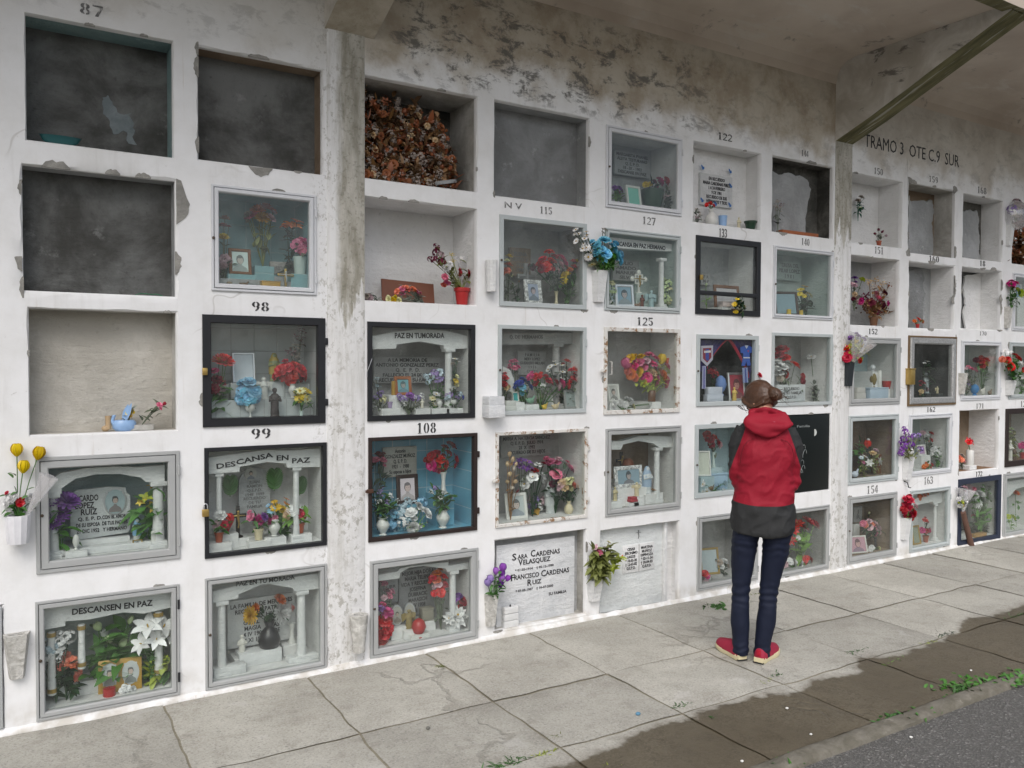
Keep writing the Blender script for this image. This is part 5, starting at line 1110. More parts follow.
flowers('orange red lilies', (485, 430), [(465, 210, 24, 'rose', 'orange'), (460, 242, 28, 'rose', 'salmon'), (495, 225, 22, 'rose', 'scarlet'), (495, 262, 28, 'rose', 'scarlet'), (482, 298, 28, 'rose', 'scarlet'), (445, 232, 20, 'rose', 'scarlet'), (470, 262, 22, 'rose', 'palepink')], ('dull', 14, 36), .12)
flowers('pink blossom branch', (222, 480), [(215, 260, 18, 'carn', 'pink'), (235, 300, 20, 'carn', 'pink'), (212, 325, 18, 'carn', 'palepink'), (240, 320, 16, 'carn', 'pink'), (222, 290, 16, 'carn', 'burgundy'), (255, 300, 12, 'carn', 'pink')], ('dull', 24, 30), .16)
flowers('big frilly red flower chain', (208, 555), [(222, 400, 40, 'carn', 'hotpink'), (210, 435, 42, 'carn', 'red'), (228, 470, 38, 'carn', 'red'), (205, 500, 42, 'carn', 'red'), (200, 535, 26, 'carn', 'red'), (195, 380, 24, 'carn', 'violet')], None, .06)
flowers('white silk poinsettia', (560, 470), [(560, 412, 62, 'poin', 'white'), (525, 425, 34, 'poin', 'white'), (595, 420, 36, 'poin', 'white'), (560, 440, 36, 'poin', 'white')], None, .06)
flowers('purple and burgundy roses', (570, 475), [(552, 328, 26, 'rose', 'violet'), (584, 342, 30, 'rose', 'crimson'), (570, 318, 20, 'rose', 'purple')], ('dull', 8, 30), .09)
for x, y, d in ((275, 405, 'left'), (336, 395, 'right')):
    q = base(x, y+55, .12); e = S(50, q); o = thing('photo_frame', q, lab('silver oval portrait frame, %s of the pair' % d), 'photo frame', 'framed photographs in the niches'); o.rotation_euler[0] = R_(-8)
    mb = MB(); N = 24
    for a, b_, y0, mi in ((1.0, 1.0, .0, 0),): mb.prism([(e*.62*math.cos(k*.2618), e+e*math.sin(k*.2618)) for k in range(N)], -.004, .006, 0)
    mb.obj('frame', M_SILVER, o, angle=30); mb = MB(); mb.prism([(e*.5*math.cos(k*.2618), e+e*.84*math.sin(k*.2618)) for k in range(N)], -.006, -.004, 0); t = MB(); portrait(t, e*.75, e*1.3); mb.add([(x_, y_-.0062, z_+e*.35) for x_, y_, z_ in t.v], t.f); mb.mi[-len(t.f):] = t.mi
    mb.obj('photo', pmats('a4a29a', .4), o, smooth=False)
trinket('red glass globe candle on a clear foot', 378, 520, 72, 95, 'red', 'orb', None, 'globe_candle', 'candle'); saint('gilt seated angel figurine', 332, 380, 470, '8a7a4a', None, .09, wings=True, wr=1.3)
trinket('low round white plate', 380, 522, 100, 22, 'white', 'box', .06, 'dish'); trinket('grey carved stone ornament', 415, 430, 60, 60, '8a8678', 'box', .16, 'stone_ornament')

# ---- column d
use('d2', 470, 190, 160)
potted('red roses with a pink one', 414, 470, 540, 'slim', 'cream', [(380, 302, 26, 'rose', 'red'), (408, 325, 26, 'rose', 'red'), (350, 335, 24, 'rose', 'red'), (365, 370, 30, 'rose', 'red'), (345, 378, 24, 'rose', 'crimson'), (438, 330, 26, 'rose', 'hotpink'), (432, 360, 28, 'rose', 'palepink'), (455, 355, 20, 'rose', 'hotpink'), (395, 345, 22, 'rose', 'crimson'), (305, 372, 18, 'rose', 'burgundy')], ('dark', 44, 42), .09)
flowers('yellow and red spray', (470, 540), [(455, 408, 22, 'carn', 'yellow'), (450, 432, 20, 'carn', 'yellow'), (496, 345, 20, 'carn', 'scarlet'), (512, 345, 18, 'carn', 'yellow'), (500, 372, 20, 'carn', 'scarlet'), (480, 385, 18, 'carn', 'orange'), (520, 395, 20, 'carn', 'scarlet')], ('green', 34, 46), .08)
photo('ornate shell edged photo', 268, 415, 350, 536, .08, 'lace', .2, bg='9aa4b8')
crucifix('pale crucifix with rays', 268, 340, 540, 100, 'grey', .15)
flowers('orange and yellow flowers at the left', (185, 535), [(188, 320, 18, 'carn', 'yellow'), (182, 360, 22, 'carn', 'orange'), (176, 388, 24, 'carn', 'salmon'), (190, 405, 18, 'carn', 'cream'), (178, 340, 16, 'carn', 'cream')], ('dull', 20, 34), .08)
plaque('brownish plaque beginning ELENA', 190, 278, 290, 415, 'ELENA\nSOTO V.\n1930\n1989', .24, recess_mat('tan'), M_FADED, fill=.8, fh=.7)
flowers('dark dried leaf', (225, 535), [(205, 450, 8, 'bud', 'brown'), (235, 440, 8, 'bud', 'brown')], ('dark', 8, 40), .10)
step('pale shelf strip', 345, 520, 200, .2, .05, mat=recess_mat('pale')) if 0 else None
use('d3', 470, 300, 160)
portal('faint grey flat lintel', [(152, 160), (530, 160), (530, 212), (152, 215)], [(412, 212, 330, 42)], 'Q. DE  HERMANOS', (190, 178, 350, 178, 18), .12, mat=recess_mat('grey'))
plaque('grey plaque with five short lines', 228, 245, 365, 360, 'F A M I L I A\nMERY LOPEZ\nGUERRERO MILLAN\n1 9 5 6\nCAMPOS', .24, recess_mat('grey'), M_FADED, fill=.85, fh=.8)
flowers('dark blue cornflowers', (262, 505), [(240, 400, 24, 'carn', 'navy'), (268, 395, 26, 'carn', 'navy'), (285, 418, 24, 'carn', 'navy'), (250, 420, 24, 'carn', 'blue'), (228, 405, 18, 'carn', 'navy')], ('green', 20, 34), .09)
flowers('red carnation row', (340, 505), [(310, 372, 26, 'carn', 'red'), (290, 368, 22, 'carn', 'hotpink'), (330, 370, 22, 'carn', 'red'), (375, 390, 24, 'carn', 'red'), (315, 398, 20, 'carn', 'crimson'), (440, 402, 24, 'carn', 'hotpink'), (410, 395, 20, 'carn', 'crimson'), (345, 415, 18, 'carn', 'white'), (420, 418, 20, 'carn', 'palepink'), (470, 412, 18, 'carn', 'red')], ('green', 26, 34), .08)
flowers('white daisies with dark leaves', (450, 480), [(385, 320, 16, 'daisy', 'white'), (410, 310, 16, 'daisy', 'white'), (440, 312, 16, 'daisy', 'white'), (465, 318, 16, 'daisy', 'white'), (375, 335, 14, 'daisy', 'white'), (445, 345, 16, 'daisy', 'white'), (468, 345, 16, 'daisy', 'white'), (480, 365, 16, 'daisy', 'white'), (462, 370, 15, 'daisy', 'white'), (490, 385, 15, 'daisy', 'white'), (445, 375, 15, 'daisy', 'white'), (465, 296, 20, 'carn', 'red'), (475, 400, 14, 'daisy', 'white')], ('dark', 46, 40), .13)
flowers('two pink blossoms on tall stems', (225, 490), [(215, 295, 18, 'carn', 'pink'), (200, 297, 16, 'carn', 'pink'), (212, 328, 20, 'carn', 'pink'), (230, 322, 14, 'carn', 'hotpink')], ('dull', 8, 30), .13)
flowers('orange red flowers at the right', (515, 490), [(510, 335, 24, 'carn', 'scarlet'), (515, 360, 24, 'carn', 'scarlet'), (505, 378, 22, 'carn', 'scarlet'), (520, 390, 20, 'carn', 'crimson')], ('dull', 12, 30), .09)
flowers('red flowers at the left edge', (170, 500), [(165, 375, 22, 'carn', 'scarlet'), (160, 405, 22, 'carn', 'crimson'), (172, 420, 18, 'carn', 'beige')], ('dull', 14, 32), .09)
photo('grey framed photo at the right', 456, 428, 522, 520, .08, 'grey', .14, bg='8a9694', subject=False); photo('white framed card at centre', 330, 440, 402, 508, .10, 'white', .14, bg='b8bcbc', subject=False); photo('small teal picture', 204, 440, 236, 490, .08, 'white', .16, bg='3f9a9a', subject=False)
plaque('white arched panel', 155, 318, 215, 440, '', .11, recess_mat('white'), shape=[(-.5, 0), (.5, 0), (.4, .5), (.1, .85), (-.5, 1)])
trinket('low white ceramic cottage', 190, 515, 60, 50, 'white', 'book', .05, 'cottage_ornament'); trinket('green ceramic toad', 290, 500, 50, 42, '7aa08a', 'bird', .06, 'toad_ornament'); trinket('yellow ceramic duck', 358, 515, 34, 36, 'yellow', 'bird', .05, 'duck_ornament'); trinket('beige ceramic dog', 410, 515, 44, 36, 'c8b898', 'bird', .05, 'dog_ornament')
use('d4', 470, 410, 160)
plaque('back panel of four written lines', 148, 118, 390, 222, 'MARIA A. NATERCIA SANCHEZ\nQ. E. P. D.  JULIO 1914\n25  X  1992\nRECUERDO DE SU HIJOS', .27, recess_mat('grey'), M_INK, fill=.93, fh=.85)
flowers('dry papery seed stems', (195, 500), [(190, 215, 20, 'bud', 'beige'), (205, 240, 20, 'bud', 'beige'), (180, 262, 20, 'bud', 'beige'), (210, 285, 20, 'bud', 'dust'), (190, 310, 20, 'bud', 'beige'), (180, 345, 18, 'bud', 'beige'), (215, 345, 18, 'bud', 'beige'), (200, 372, 18, 'bud', 'dust'), (220, 262, 16, 'bud', 'beige'), (225, 385, 14, 'carn', 'crimson')], ('dry', 10, 30), .09)
flowers('purple orchids', (262, 480), [(245, 250, 28, 'lily', 'purple'), (272, 255, 30, 'lily', 'violet'), (235, 275, 28, 'lily', 'violet'), (262, 285, 28, 'lily', 'purple'), (285, 278, 24, 'lily', 'violet'), (225, 262, 22, 'lily', 'purple')], ('dull', 10, 36), .13)
flowers('white silk flowers', (300, 490), [(325, 268, 24, 'hib', 'white'), (265, 355, 30, 'hib', 'white'), (300, 325, 30, 'hib', 'white'), (342, 318, 30, 'hib', 'white'), (345, 345, 24, 'hib', 'white'), (285, 338, 22, 'hib', 'white'), (310, 293, 20, 'rose', 'crimson'), (352, 258, 14, 'rose', 'crimson')], ('dark', 10, 34), .12)
flowers('pink roses with dark leaves', (410, 490), [(385, 250, 26, 'rose', 'pink'), (410, 255, 28, 'rose', 'pink'), (425, 238, 20, 'rose', 'palepink'), (475, 280, 28, 'rose', 'pink'), (412, 310, 30, 'rose', 'pink'), (440, 320, 18, 'rose', 'palepink'), (395, 355, 18, 'rose', 'burgundy'), (420, 345, 18, 'rose', 'burgundy')], ('dark', 30, 46), .14)
photo('white framed photo', 180, 396, 276, 522, .09, 'white', .14, bg='b4bcbc', lean=14, yaw=-8, subject=True)
potted('small lavender flowers', 315, 474, 502, 'basket', 'gold', [(290, 440, 20, 'cluster', 'greypink'), (315, 430, 20, 'cluster', 'lavender'), (340, 442, 20, 'cluster', 'greypink'), (305, 458, 18, 'cluster', 'lavender'), (332, 460, 18, 'cluster', 'white'), (292, 462, 16, 'cluster', 'lavender')], ('green', 16, 22), None, dv='small brown basket of lavender flowers')
saint('tall white virgin statue', 385, 345, 495, 'bcc0c0', 'c4c8c8', None, wr=1.0)
potted('peach carnations', 474, 436, 498, 'bulb', 'cream', [(445, 350, 24, 'carn', 'beige'), (470, 345, 26, 'carn', 'cream'), (492, 360, 24, 'carn', 'salmon'), (455, 372, 22, 'carn', 'beige'), (480, 375, 20, 'carn', 'cream'), (515, 372, 20, 'carn', 'beige'), (435, 365, 18, 'carn', 'palepink')], ('dark', 22, 40), None)
use('d5', 470, 510, 160)
pl = plaque('marble slab of SARA CARDENAS and FRANCISCO CARDENAS', 126, 148, 500, 545, '', .062, loc='')
a, b = P(126, 300, .062), P(500, 300, .062); cxs = (a.x+b.x)/2; zb = pl.location.z
def lt(body, x, y, wpx, hpx):
    q = P(x, y, .0575); text_obj('lettering', body, M_INK, pl, (q.x-cxs, -.0052, q.z-zb), S(hpx, q)*1.35, (P(x+wpx/2, y, .0575)-P(x-wpx/2, y, .0575)).x, .006)
for g in (('S', 212, 228, 20, 34), ('ARA', 252, 224, 48, 22), ('C', 302, 210, 22, 34), ('ARDENAS', 374, 205, 115, 24), ('V', 242, 252, 22, 32), ('ELASQUEZ', 320, 243, 130, 24), ('* 01-05-1914    † 05-12-1990', 310, 278, 185, 12), ('F', 204, 327, 20, 32), ('RANCISCO', 272, 318, 118, 24),
          ('C', 352, 305, 22, 32), ('ARDENAS', 420, 296, 112, 24), ('R', 284, 350, 20, 32), ('UIZ', 320, 345, 42, 22), ('* 07-09-1907    † 10-07-2000', 310, 377, 180, 12), ('SU FAMILIA', 420, 397, 85, 14)): lt(*g)
o = thing('block_candle', base(193, 560, .03), 'stack of three white blocks before the marble slab', 'block stack')
q = o.location; bw, bh = S(82, q)/2, S(100, q)/3
for i in range(3): MB().box(-bw*(1-.03*i), bw*(1-.03*i), -.016, .016, i*bh+.0005, (i+1)*bh-.003, b=.003).obj('block', M_WHITE, o)
MB().lathe([(.006, 0), (.004, .012)], 8, (0, 0, 3*bh-.003)).obj('wick_stub', M_BLACK, o)

# ---- column e
use('e1', 570, 110, 160)
plaque('pale plaque headed MARGARITA', 214, 205, 378, 318, 'MARGARITA PHANEL\nALEYA TESTURANO\nQ. E. P. D.\n18 - IX - 1903\nDESCANSE EN PAZ', .24, recess_mat('pale'), fill=.93, fh=.86)
flowers('purple flowers with green leaves', (222, 440), [(215, 375, 18, 'carn', 'violet'), (235, 378, 18, 'carn', 'purple'), (228, 395, 16, 'carn', 'magenta'), (245, 388, 14, 'carn', 'burgundy')], ('light', 34, 36), .08)
photo('white framed turquoise picture', 277, 346, 346, 458, .09, 'white', .13, bg='7cc0b0', subject=False)
potted('hot pink carnation', 395, 372, 470, 'basket', 'darkgreen', [(430, 345, 26, 'carn', 'hotpink'), (460, 340, 24, 'carn', 'red'), (405, 345, 16, 'carn', 'burgundy'), (362, 358, 16, 'carn', 'yellow'), (385, 356, 14, 'carn', 'yellow')], ('dark', 14, 40), .09, dv='dark green woven flower box', wr=.7)
flowers('dry grey green sprigs', (470, 470), [(465, 370, 18, 'sprig', 'dust'), (480, 395, 18, 'sprig', 'dust'), (460, 420, 18, 'sprig', 'greypink'), (485, 440, 16, 'sprig', 'dust')], ('dull', 26, 32), .08)
use('e2', 570, 210, 160)
portal('white lintel lettered DESCANSA EN PAZ HERMANO', [(190, 130), (505, 165), (505, 200), (190, 180)], [(437, 235, 440, 30)], 'DESCANSA EN PAZ HERMANO', (205, 160, 458, 184, 22), loc='')
plaque('dim plaque with four lines', 205, 240, 330, 340, 'JULIO\nAMADO\nMANUEL\nSILVA', .24, recess_mat('grey'), M_FADED, fill=.8, fh=.85)
crucifix('ornate white cross with a round centre', 330, 300, 400, 80, 'white', .12, ornate=True)
photo('silver framed photo', 226, 350, 304, 464, .06, 'silver', .15, bg='7f9cae', yaw=-14)
flowers('pale green hydrangea', (465, 465), [(470, 355, 26, 'cluster', 'palegreen'), (480, 385, 24, 'cluster', 'cream'), (455, 375, 24, 'cluster', 'palegreen'), (458, 425, 26, 'cluster', 'palegreen'), (475, 435, 22, 'cluster', 'cream')], None, .08)
flowers('pale flowers at the left edge', (205, 462), [(200, 355, 20, 'cluster', 'cream'), (205, 390, 22, 'cluster', 'palegreen'), (212, 425, 20, 'cluster', 'paleblue'), (200, 445, 16, 'cluster', 'white')], None, .11)
saint('reddish brown saint figurine', 346, 398, 462, '6a4038', None, .06); saint('pale blue angel figurine', 390, 378, 466, '9cb4b8', None, .06, wings=True); trinket('small bronze lamb', 322, 465, 40, 26, '8a7060', 'bird', .045, 'lamb_ornament')
use('e3', 570, 310, 160)
flowers('large bunch of pink and yellow roses', base(392, 440, .1)+Vector((0, 0, .04)), [(330, 255, 30, 'rose', 'pink'), (380, 218, 26, 'rose', 'pink'), (360, 250, 28, 'rose', 'palepink'), (350, 280, 28, 'rose', 'pink'), (392, 262, 28, 'rose', 'hotpink'), (275, 262, 36, 'tulip', 'pink'), (410, 338, 28, 'rose', 'pink'), (460, 338, 24, 'rose', 'pink'), (370, 325, 26, 'rose', 'hotpink'), (475, 250, 28, 'tulip', 'salmon'), (290, 235, 28, 'rose', 'gold'), (440, 240, 28, 'tulip', 'yellow'), (390, 300, 26, 'rose', 'beige'), (295, 310, 28, 'rose', 'orange'), (445, 315, 26, 'rose', 'orange'), (330, 300, 26, 'rose', 'gold'), (420, 275, 24, 'rose', 'cream'), (315, 325, 22, 'rose', 'salmon'), (468, 300, 22, 'rose', 'palegreen'), (355, 340, 16, 'rose', 'yellow'), (310, 275, 24, 'rose', 'hotpink'), (410, 235, 24, 'rose', 'pink'), (430, 300, 24, 'rose', 'salmon'), (340, 225, 20, 'rose', 'gold'), (280, 290, 24, 'rose', 'salmon'), (400, 318, 22, 'rose', 'gold'), (465, 275, 22, 'rose', 'pink')], ('yellowgreen', 34, 38))
vase('brown glass vase with dried stems', 392, 385, 444, 'jar', 'brown', 1.0, .1)
photo('small white framed photo', 186, 355, 240, 442, .09, 'white', .14, bg='bcbcb8')
flowers('small white blossoms on the floor', (250, 465), [(215, 452, 18, 'carn', 'white'), (240, 445, 18, 'carn', 'white'), (290, 438, 20, 'carn', 'white'), (265, 455, 18, 'carn', 'white'), (300, 458, 16, 'carn', 'cream'), (380, 455, 14, 'carn', 'white')], None, .05)
use('e4', 570, 410, 160)
portal('white gabled portal over the lacy photo', [(200, 150), (250, 150), (330, 125), (420, 125), (498, 128), (498, 178), (430, 180), (400, 160), (330, 148), (255, 165), (245, 190), (200, 190)], [(415, 182, 385, 32)], loc='below niche 125')
photo('lacy white framed photo', 219, 268, 352, 372, .10, 'lace', .18, bg='8aa0ac', lean=8)
saint('white virgin figurine with blue cloak', 371, 272, 400, 'c8ccce', '9aaec4', .08); saint('small cream praying figurine', 216, 368, 435, 'c8bc98', None, .05); saint('cream kneeling angel figurine', 320, 345, 412, 'd0c4a4', None, .06, wings=True, wr=1.2)
trinket('round brown clay ornament', 278, 300, 60, 70, '7a4a34', 'orb', .2, 'clay_ornament'); trinket('tiny red and green sled', 300, 440, 44, 24, 'a84048', 'book', .045, 'sled_ornament'); trinket('small brown bird nest', 410, 392, 44, 18, '8a6a48', 'orb', .09, 'nest')
crucifix('thin dark cross behind the photo', 245, 200, 330, 60, 'dark', .24)
use('e5', 570, 500, 160)
crucifix('flat grey cross fixed above the twin plaque', 325, 132, 206, 40, 'grey', .06, loc='', foot=False, hang=True)
pl = plaque('white twin plaque like an open book', 253, 210, 403, 342, '', .052, M_WHITE, loc='below the flat grey cross')
a, b = P(253, 276, .052), P(403, 276, .052); cxs = (a.x+b.x)/2; zb = pl.location.z; H = (P(328, 210, .052)-P(328, 342, .052)).z
for x, s in ((-.25, 'CESAR\nJERONIMO\nLAGOS\n* 18-02-38\n† 12-03-02\nQ.E.P.D.'), (.25, 'MARTINA\nMUÑOZ\nESPINOZA\n* 02-11-34\n† 30-04-83\nQ.E.P.D.')):
    t = text_obj('lettering', s, M_INK, pl, (x*(b.x-a.x), -.0052, H*.5), .1, (b.x-a.x)*.40, .008)
    zs = [v.co.z for v in t.data.vertices]; f = H*.8/(max(zs)-min(zs)); c_ = (max(zs)+min(zs))/2
    for v in t.data.vertices: v.co.z = (v.co.z-c_)*f
MB().box(-.002, .002, -.007, -.0035, 0, H).obj('book_spine', recess_mat('grey'), pl)
o = thing('painted_panel', Vector((cx_.n.x0, 0, cx_.n.zf)), 'pale bluish closing slab behind the twin plaque', 'closing slab'); n = cx_.n
MB().box(.004, n.x1-n.x0-.10, .056, .068, .004, n.z1-n.zf-.004, b=.002).obj('slab', cement_material('pale_blue_slab', (.64, .67, .67), (.72, .745, .74), 4), o)
MB().box(n.x1-n.x0-.10, n.x1-n.x0-.075, .03, .066, .004, n.z1-n.zf-.004, b=.003).obj('side_strip', M_WHITE, o)

# ---- column f, g
use('f1', 680, 110, 160)
plaque('white tile plaque painted with blue corners', 95, 312, 250, 464, 'EN RECUERDO\nMARIA CARDENAS PEREZ\n1 A 24 FEBRERO\n9 DE 1981\nRECUERDO DE SUS\nHERMANOS Y TIOS', .125, cement_material('plaque_white', (.56, .57, .57), (.64, .65, .65), 5), fill=.84, fh=.82)
pl = [o for o in bpy.data.objects if o.name.startswith('memorial_plaque')][-1]
pl = [o for o in bpy.data.objects if o.get('label', '').startswith('white tile plaque')][0]
for u, v_ in ((.04, .06), (.9, .04), (.05, .82), (.9, .84), (.92, .5), (.45, .02)):
    a, b = P(95, 388, .125), P(250, 388, .125); W = b.x-a.x; t = MB(); t.leaf((-W/2+u*W, -.0052, v_*W*.95), (.7, 0, .7), .03, .02, .1, up=(0, -1, 0)); t.leaf((-W/2+u*W, -.0056, v_*W*.95+.01), (-.3, 0, .8), .024, .016, .1, up=(0, -1, 0)); t.obj('painted_flower', paint('3a6fae', .5), pl)
potted('tiny red flowers', 150, 470, 548, 'bulb', 'white', [(128, 455, 12, 'carn', 'scarlet'), (145, 450, 12, 'carn', 'red'), (160, 458, 10, 'carn', 'scarlet')], None, .06, wr=1.1, dv='white bulbous vase of tiny red flowers')
vase('pale blue printed mug', 205, 500, 552, 'cup', 'blue', 1.1, .05); saint('pale cream figurine', 282, 502, 560, 'c8c0a4', None, .07); vase('dark green square pot', 338, 528, 572, 'pot', 'darkgreen', 1.5, .06)
flowers('grey dried flowers at the left', (85, 540), [(80, 480, 14, 'sprig', 'dust'), (95, 500, 14, 'sprig', 'dust'), (80, 515, 14, 'sprig', 'greypink')], ('grey', 14, 30), .07)
use('f2', 680, 220, 160)
photo('brown framed white document', 170, 298, 290, 425, .10, 'wood', .12, bg='c8c4c8', subject=False, lean=6)
plaque('faint grey side plaque', 100, 255, 145, 312, 'F R\nM P', .25, recess_mat('grey'), M_FADED, fill=.6, fh=.6)
q = at(739.2, 305, -.03); flowers('small yellow and white posy hung on the middle bar', q, [(275, 380, 12, 'daisy', 'yellow'), (295, 390, 13, 'daisy', 'cream'), (262, 405, 13, 'daisy', 'yellow'), (285, 420, 13, 'daisy', 'cream'), (305, 415, 11, 'daisy', 'yellow'), (300, 435, 12, 'daisy', 'palegreen'), (270, 440, 11, 'daisy', 'yellow')], ('dark', 40, 30), stems='out', loc='of niche 133')
trinket('small pale wrapped packet', 215, 418, 60, 26, 'c4b4b0', 'box', .05, 'packet', 'packet')
flowers('little green sprig behind glass', (130, 425), [(125, 312, 12, 'bud', 'palegreen')], ('light', 10, 26), .12)

use('f3', 680, 320, 160)
n = cx_.n
def curtain(desc, x_out, x_in0, x_in1, ytop, ybot):
    """gathered drape: top edge x_out..x_in0 ; swept to the side lower down"""
    o = thing('curtain', Vector((P(x_out, ytop, .05).x, .05, n.zf)), desc, 'curtain', 'purple curtains of the football shrine'); p0 = o.location; N = 26; M_ = 10; mb = MB()
    for strip, (u0, u1), mi in (('c', (0, .88), 0), ('t', (.88, 1), 1)):
        vs = []; fs = []; K = N if strip == 'c' else 4
        for i in range(M_+1):
            f = i/M_; xi = x_in0+(x_in1-x_in0)*min(1, f*1.15)**.8
            for j in range(K+1):
                u = u0+(u1-u0)*j/K; x = x_out+(xi-x_out)*u; y = ytop+(ybot-ytop)*f*(1-.12*u)
                q = P(x, y, .05); vs.append((q.x-p0.x, .012*math.sin(u*26)*(.4+.6*f)-.002*mi, q.z-p0.z))
        for i in range(M_):
            for j in range(K): a = i*(K+1)+j; fs.append((a, a+1, a+K+2, a+K+1))
        part = MB(); part.add(vs, fs); part.obj('drape' if mi == 0 else 'trim', mk('purple_satin', '30246a', .45, .25, 30) if mi == 0 else mk('red_trim', 'b03048', .5), o, angle=80)
curtain('purple curtain with red trim, left half of the shrine', 93, 235, 130, 95, 250); curtain('purple curtain with red trim, right half of the shrine', 355, 225, 322, 92, 300)
def flat_thing(name, desc, cat, pts, Y, mats, th=.004, extra=(), dz=0):
    w = [P(x, y, Y) for x, y in pts]; p0 = Vector((sum(q.x for q in w)/len(w), Y, min(q.z for q in w))); o = thing(name, p0, desc, cat)
    MB().prism([(q.x-p0.x, q.z-p0.z) for q in w], 0, th).obj('cloth', mats[0], o, smooth=False)
    for i, (pn, pp, mi) in enumerate(extra):
        w = [P(x, y, Y) for x, y in pp]; MB().prism([(q.x-p0.x, q.z-p0.z) for q in w], -.0012*(i+1), -.0012*i-.0002).obj(pn, mats[mi], o, smooth=False)
    return o
C_ = lambda c: paint(c, .6)
flat_thing('pennant', 'small club pennant pinned to the left purple curtain', 'pennant', [(102, 124), (158, 122), (158, 190), (130, 222), (102, 195)], .030, [C_('b8b4c4'), C_('8a2a3c'), C_('3848a0'), C_('d8d4d8')], extra=[('crest', [(110, 135), (150, 133), (150, 180), (130, 205), (110, 185)], 1), ('crest_stripe', [(122, 140), (138, 139), (138, 190), (130, 196), (122, 188)], 2), ('crest_bar', [(114, 148), (146, 146), (146, 156), (114, 158)], 3)])
flat_thing('toy_jersey', 'tiny blue football kit pinned to the right purple curtain', 'toy jersey', [(290, 132), (308, 124), (332, 124), (346, 132), (344, 158), (334, 156), (334, 180), (340, 218), (324, 220), (318, 198), (312, 220), (296, 220), (304, 180), (304, 158), (292, 158)], .030, [C_('2f56b0'), C_('c8ccdc'), C_('b8404a')], extra=[('collar', [(310, 122), (328, 122), (319, 138)], 1), ('stripe', [(304, 178), (334, 178), (334, 184), (304, 184)], 1), ('badge', [(322, 146), (330, 146), (326, 156)], 2)])
flat_thing('scarf', 'blue and white scarf hanging under the tiny football kit', 'scarf', [(300, 230), (324, 228), (328, 300), (304, 302)], .032, [C_('8a96c0'), C_('3a4a90')], extra=[('stripe', [(310, 231), (316, 231), (320, 300), (314, 300)], 1)])
flat_thing('scarf', 'pale tassel hanging at the left of the shrine', 'scarf', [(108, 222), (124, 220), (124, 330), (106, 330)], .034, [C_('a8a8c8'), C_('5a5aa0')], extra=[('stripe', [(113, 224), (118, 224), (118, 328), (112, 328)], 1)])
photo('red toned photo', 236, 264, 316, 400, .08, 'silver', .1, bg='a03848', lean=6); saint('cream teddy figurine before the red photo', 260, 335, 402, 'd0b060', None, .045, loc='of the shrine', wr=1.2)
o = trinket('round blue souvenir plate', 195, 365, 55, 100, '6a88c0', 'orb', .10, 'plate'); 
trinket('white and blue toy bus', 160, 402, 105, 70, 'c8ccd8', 'book', .06, 'toy_bus', 'toy'); trinket('blue toy car', 165, 360, 70, 18, '3848a0', 'box', .06, 'toy_car', 'toy') if 0 else None
flowers('dark red flowers with leaves', (165, 330), [(150, 250, 20, 'carn', 'crimson'), (172, 258, 18, 'carn', 'crimson'), (160, 235, 16, 'carn', 'burgundy')], ('dark', 22, 32), .13)
use('f3', 680, 320, 160)
q = at(757.5, 384, -.004); flowers('single red rose fixed between two doors above the woman', q, [(380, 265, 17, 'rose', 'red')], ('green', 3, 16), stems='out', loc='')
use('f4', 680, 380, 160)
potted('red poinsettia flowers', 160, 345, 420, 'slim', 'glass', [(130, 262, 22, 'carn', 'red'), (145, 288, 24, 'carn', 'crimson'), (160, 275, 18, 'carn', 'red'), (178, 300, 22, 'carn', 'red'), (150, 310, 20, 'carn', 'crimson'), (190, 312, 18, 'carn', 'palepink')], ('dull', 14, 30), .12)
photo('white framed leaning card', 92, 340, 142, 462, .08, 'white', .12, bg='c0c4b8', subject=False, yaw=-25)
trinket('pale blue embroidered cushion', 165, 552, 145, 78, '9fb8cc', 'box', .10, 'cushion', 'cushion'); trinket('small brown bird', 148, 520, 40, 34, '6a5840', 'bird', .05, 'bird_ornament')
flowers('white lace blossoms', (165, 545), [(110, 500, 16, 'daisy', 'white'), (130, 535, 18, 'daisy', 'white'), (185, 510, 18, 'daisy', 'paleblue'), (205, 535, 18, 'daisy', 'white'), (110, 540, 16, 'daisy', 'white'), (215, 500, 16, 'daisy', 'paleblue')], None, .045)
use('f5', 680, 520, 160)
photo('gold framed photo', 108, 135, 185, 262, .10, 'gold', .10, bg='a8b4b8', yaw=-12, subject=False)
flowers('pink red and white floor posy', (135, 300), [(118, 258, 20, 'rose', 'red'), (128, 270, 15, 'rose', 'hotpink'), (138, 278, 13, 'rose', 'white'), (126, 290, 12, 'rose', 'palepink')], ('dull', 10, 20), None)
flowers('loose white flowers at the right', (205, 288), [(190, 205, 18, 'carn', 'dust'), (215, 200, 20, 'carn', 'white'), (225, 220, 18, 'carn', 'dust'), (205, 272, 14, 'rose', 'white'), (200, 222, 16, 'carn', 'white')], ('dark', 16, 28), .10)
use('g1', 680, 110, 160)
a, b = P(482, 590, .04), P(655, 600, .04); p = Vector(((a.x+b.x)/2, .05, cx_.n.zf)); tag(MB().box(-(b.x-a.x)/2, (b.x-a.x)/2, -.03, .03, 0, .028, b=.003).obj('terracotta_tile', mk('terracotta', '9a5c3c', .8, .2, 40), None, p), 'orange terracotta tile lying in the open niche above 140', 'tile')
flowers('grey dried flower stem', (470, 585), [(470, 440, 18, 'sprig', 'dust'), (485, 460, 18, 'sprig', 'greypink'), (460, 465, 16, 'sprig', 'dust'), (478, 480, 16, 'sprig', 'dust')], ('grey', 12, 26), .06)
use('g2', 680, 220, 160)
photo('dark framed slanting photo', 475, 332, 555, 455, .09, 'dark', .10, bg='7c98a4', yaw=-28, lean=16, subject=False)
